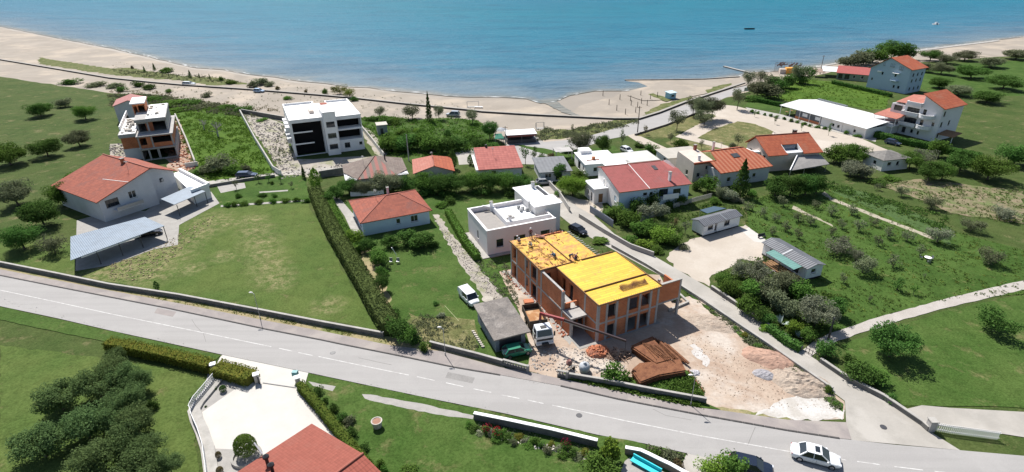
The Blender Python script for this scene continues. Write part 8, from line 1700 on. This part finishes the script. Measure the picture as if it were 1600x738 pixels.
def person(label, px, z, ang, pose, shirt, trousers, helmet=True):
    c = P(*px, z); b = thing('person', label, 'person', (c.x, c.y, z), ang); q = {k: Vector(v) for k, v in POSES[pose].items()}
    sl, sr = q['c'] + Vector((-.18, .0, .08)), q['c'] + Vector((.18, 0, .08)); hl_, hr_ = q['p'] + Vector((-.1, 0, -.03)), q['p'] + Vector((.1, 0, -.03))
    ftl, ftr = q['fl'] + Vector((0, .17, -.03)), q['fr'] + Vector((0, .17, -.03))
    hd = (q['h'] - q['n']).normalized()
    V = [q['p'], q['c'], q['n'], q['h'], q['h'] + hd * .09, sl, q['el'], q['hl'], sr, q['er'], q['hr'], hl_, q['kl'], q['fl'], ftl, hr_, q['kr'], q['fr'], ftr, q['hl'] + (q['hl'] - q['el']).normalized() * .11, q['hr'] + (q['hr'] - q['er']).normalized() * .11]
    E = [(0, 1), (1, 2), (2, 3), (3, 4), (1, 5), (5, 6), (6, 7), (1, 8), (8, 9), (9, 10), (0, 11), (11, 12), (12, 13), (13, 14), (0, 15), (15, 16), (16, 17), (17, 18), (7, 19), (10, 20)]
    skinmesh('body', V, E, [.13, .14, .055, .095, .08, .065, .045, .032, .065, .045, .032, .09, .06, .045, .035, .09, .06, .045, .035, .035, .035], m_skin, b)
    skinmesh('shirt', [q['p'] + Vector((0, 0, .04)), q['c'], q['c'].lerp(q['n'], .6), sl, q['el'], q['el'].lerp(q['hl'], .6), sr, q['er'], q['er'].lerp(q['hr'], .6)], [(0, 1), (1, 2), (1, 3), (3, 4), (4, 5), (1, 6), (6, 7), (7, 8)], [.15, .165, .09, .08, .06, .05, .08, .06, .05], shirt, b)
    skinmesh('trousers', [q['p'], hl_, q['kl'], q['fl'] + Vector((0, 0, .04)), hr_, q['kr'], q['fr'] + Vector((0, 0, .04))], [(0, 1), (1, 2), (2, 3), (0, 4), (4, 5), (5, 6)], [.15, .11, .078, .06, .11, .078, .06], trousers, b)
    hm = MB(); hm.lathe([(.15, .0), (.125, .03), (.12, .09), (.07, .15), (0, .165)], 12); o = hm.build('hard_hat' if helmet else 'hair', m_white if helmet else m_frame_d, b, smooth=True)
    o.location = q['h'] + hd * .05; o.rotation_euler = hd.to_track_quat('Z', 'Y').to_euler()
    if not helmet: o.scale = (.82, .82, .8)
sh_d = plain('navy_cloth', (.03, .03, .07), .9); sh_p = plain('pink_cloth', (.42, .20, .18), .9); sh_b = plain('blue_cloth', (.10, .28, .50), .9); sh_w = plain('pale_cloth', (.6, .6, .6), .9); tr_d = plain('dark_trousers', (.04, .035, .05), .9); tr_m = plain('maroon_cloth', (.14, .05, .07), .9)
ZD = 6.22
person('worker standing upright in dark clothes and white hard hat near the far deck edge', (829, 372), ZD, 200, 'stand', tr_m, tr_d)
person('crouching worker in pale shirt just in front of the standing worker', (830, 385), ZD, 150, 'crouch', sh_w, tr_d, False)
person('worker in pale clothes crouching at the left corner of the formwork', (812, 379), ZD, 60, 'crouch', sh_w, sh_p, True)
person('worker in bright blue shirt kneeling at the seam of the left deck', (867, 402), ZD, 120, 'crouch', sh_b, tr_d, False)
person('dark dressed worker bending over at the middle of the formwork', (890, 407), ZD, 250, 'bend', sh_d, tr_d, False)
person('worker in dark purple crouching right beside the bending worker', (898, 406), ZD, 300, 'crouch', tr_m, sh_d, False)
b = thing('material_pile', 'small pile of pinkish boards lying on the left deck behind the workers', 'boards', P(838, 371, ZD)); b.location.z = ZD
k = MB(); rn = random.Random(2)
for i in range(9): k.bar((rn.uniform(-.3, .2), rn.uniform(-.4, .4), .05 + i * .03), (rn.uniform(.8, 1.6), rn.uniform(-.6, .4), .08 + i * .03), .18, .04)
k.build('boards', M('pink_boards', (.42, .2, .15), .9), b, kind='stuff')
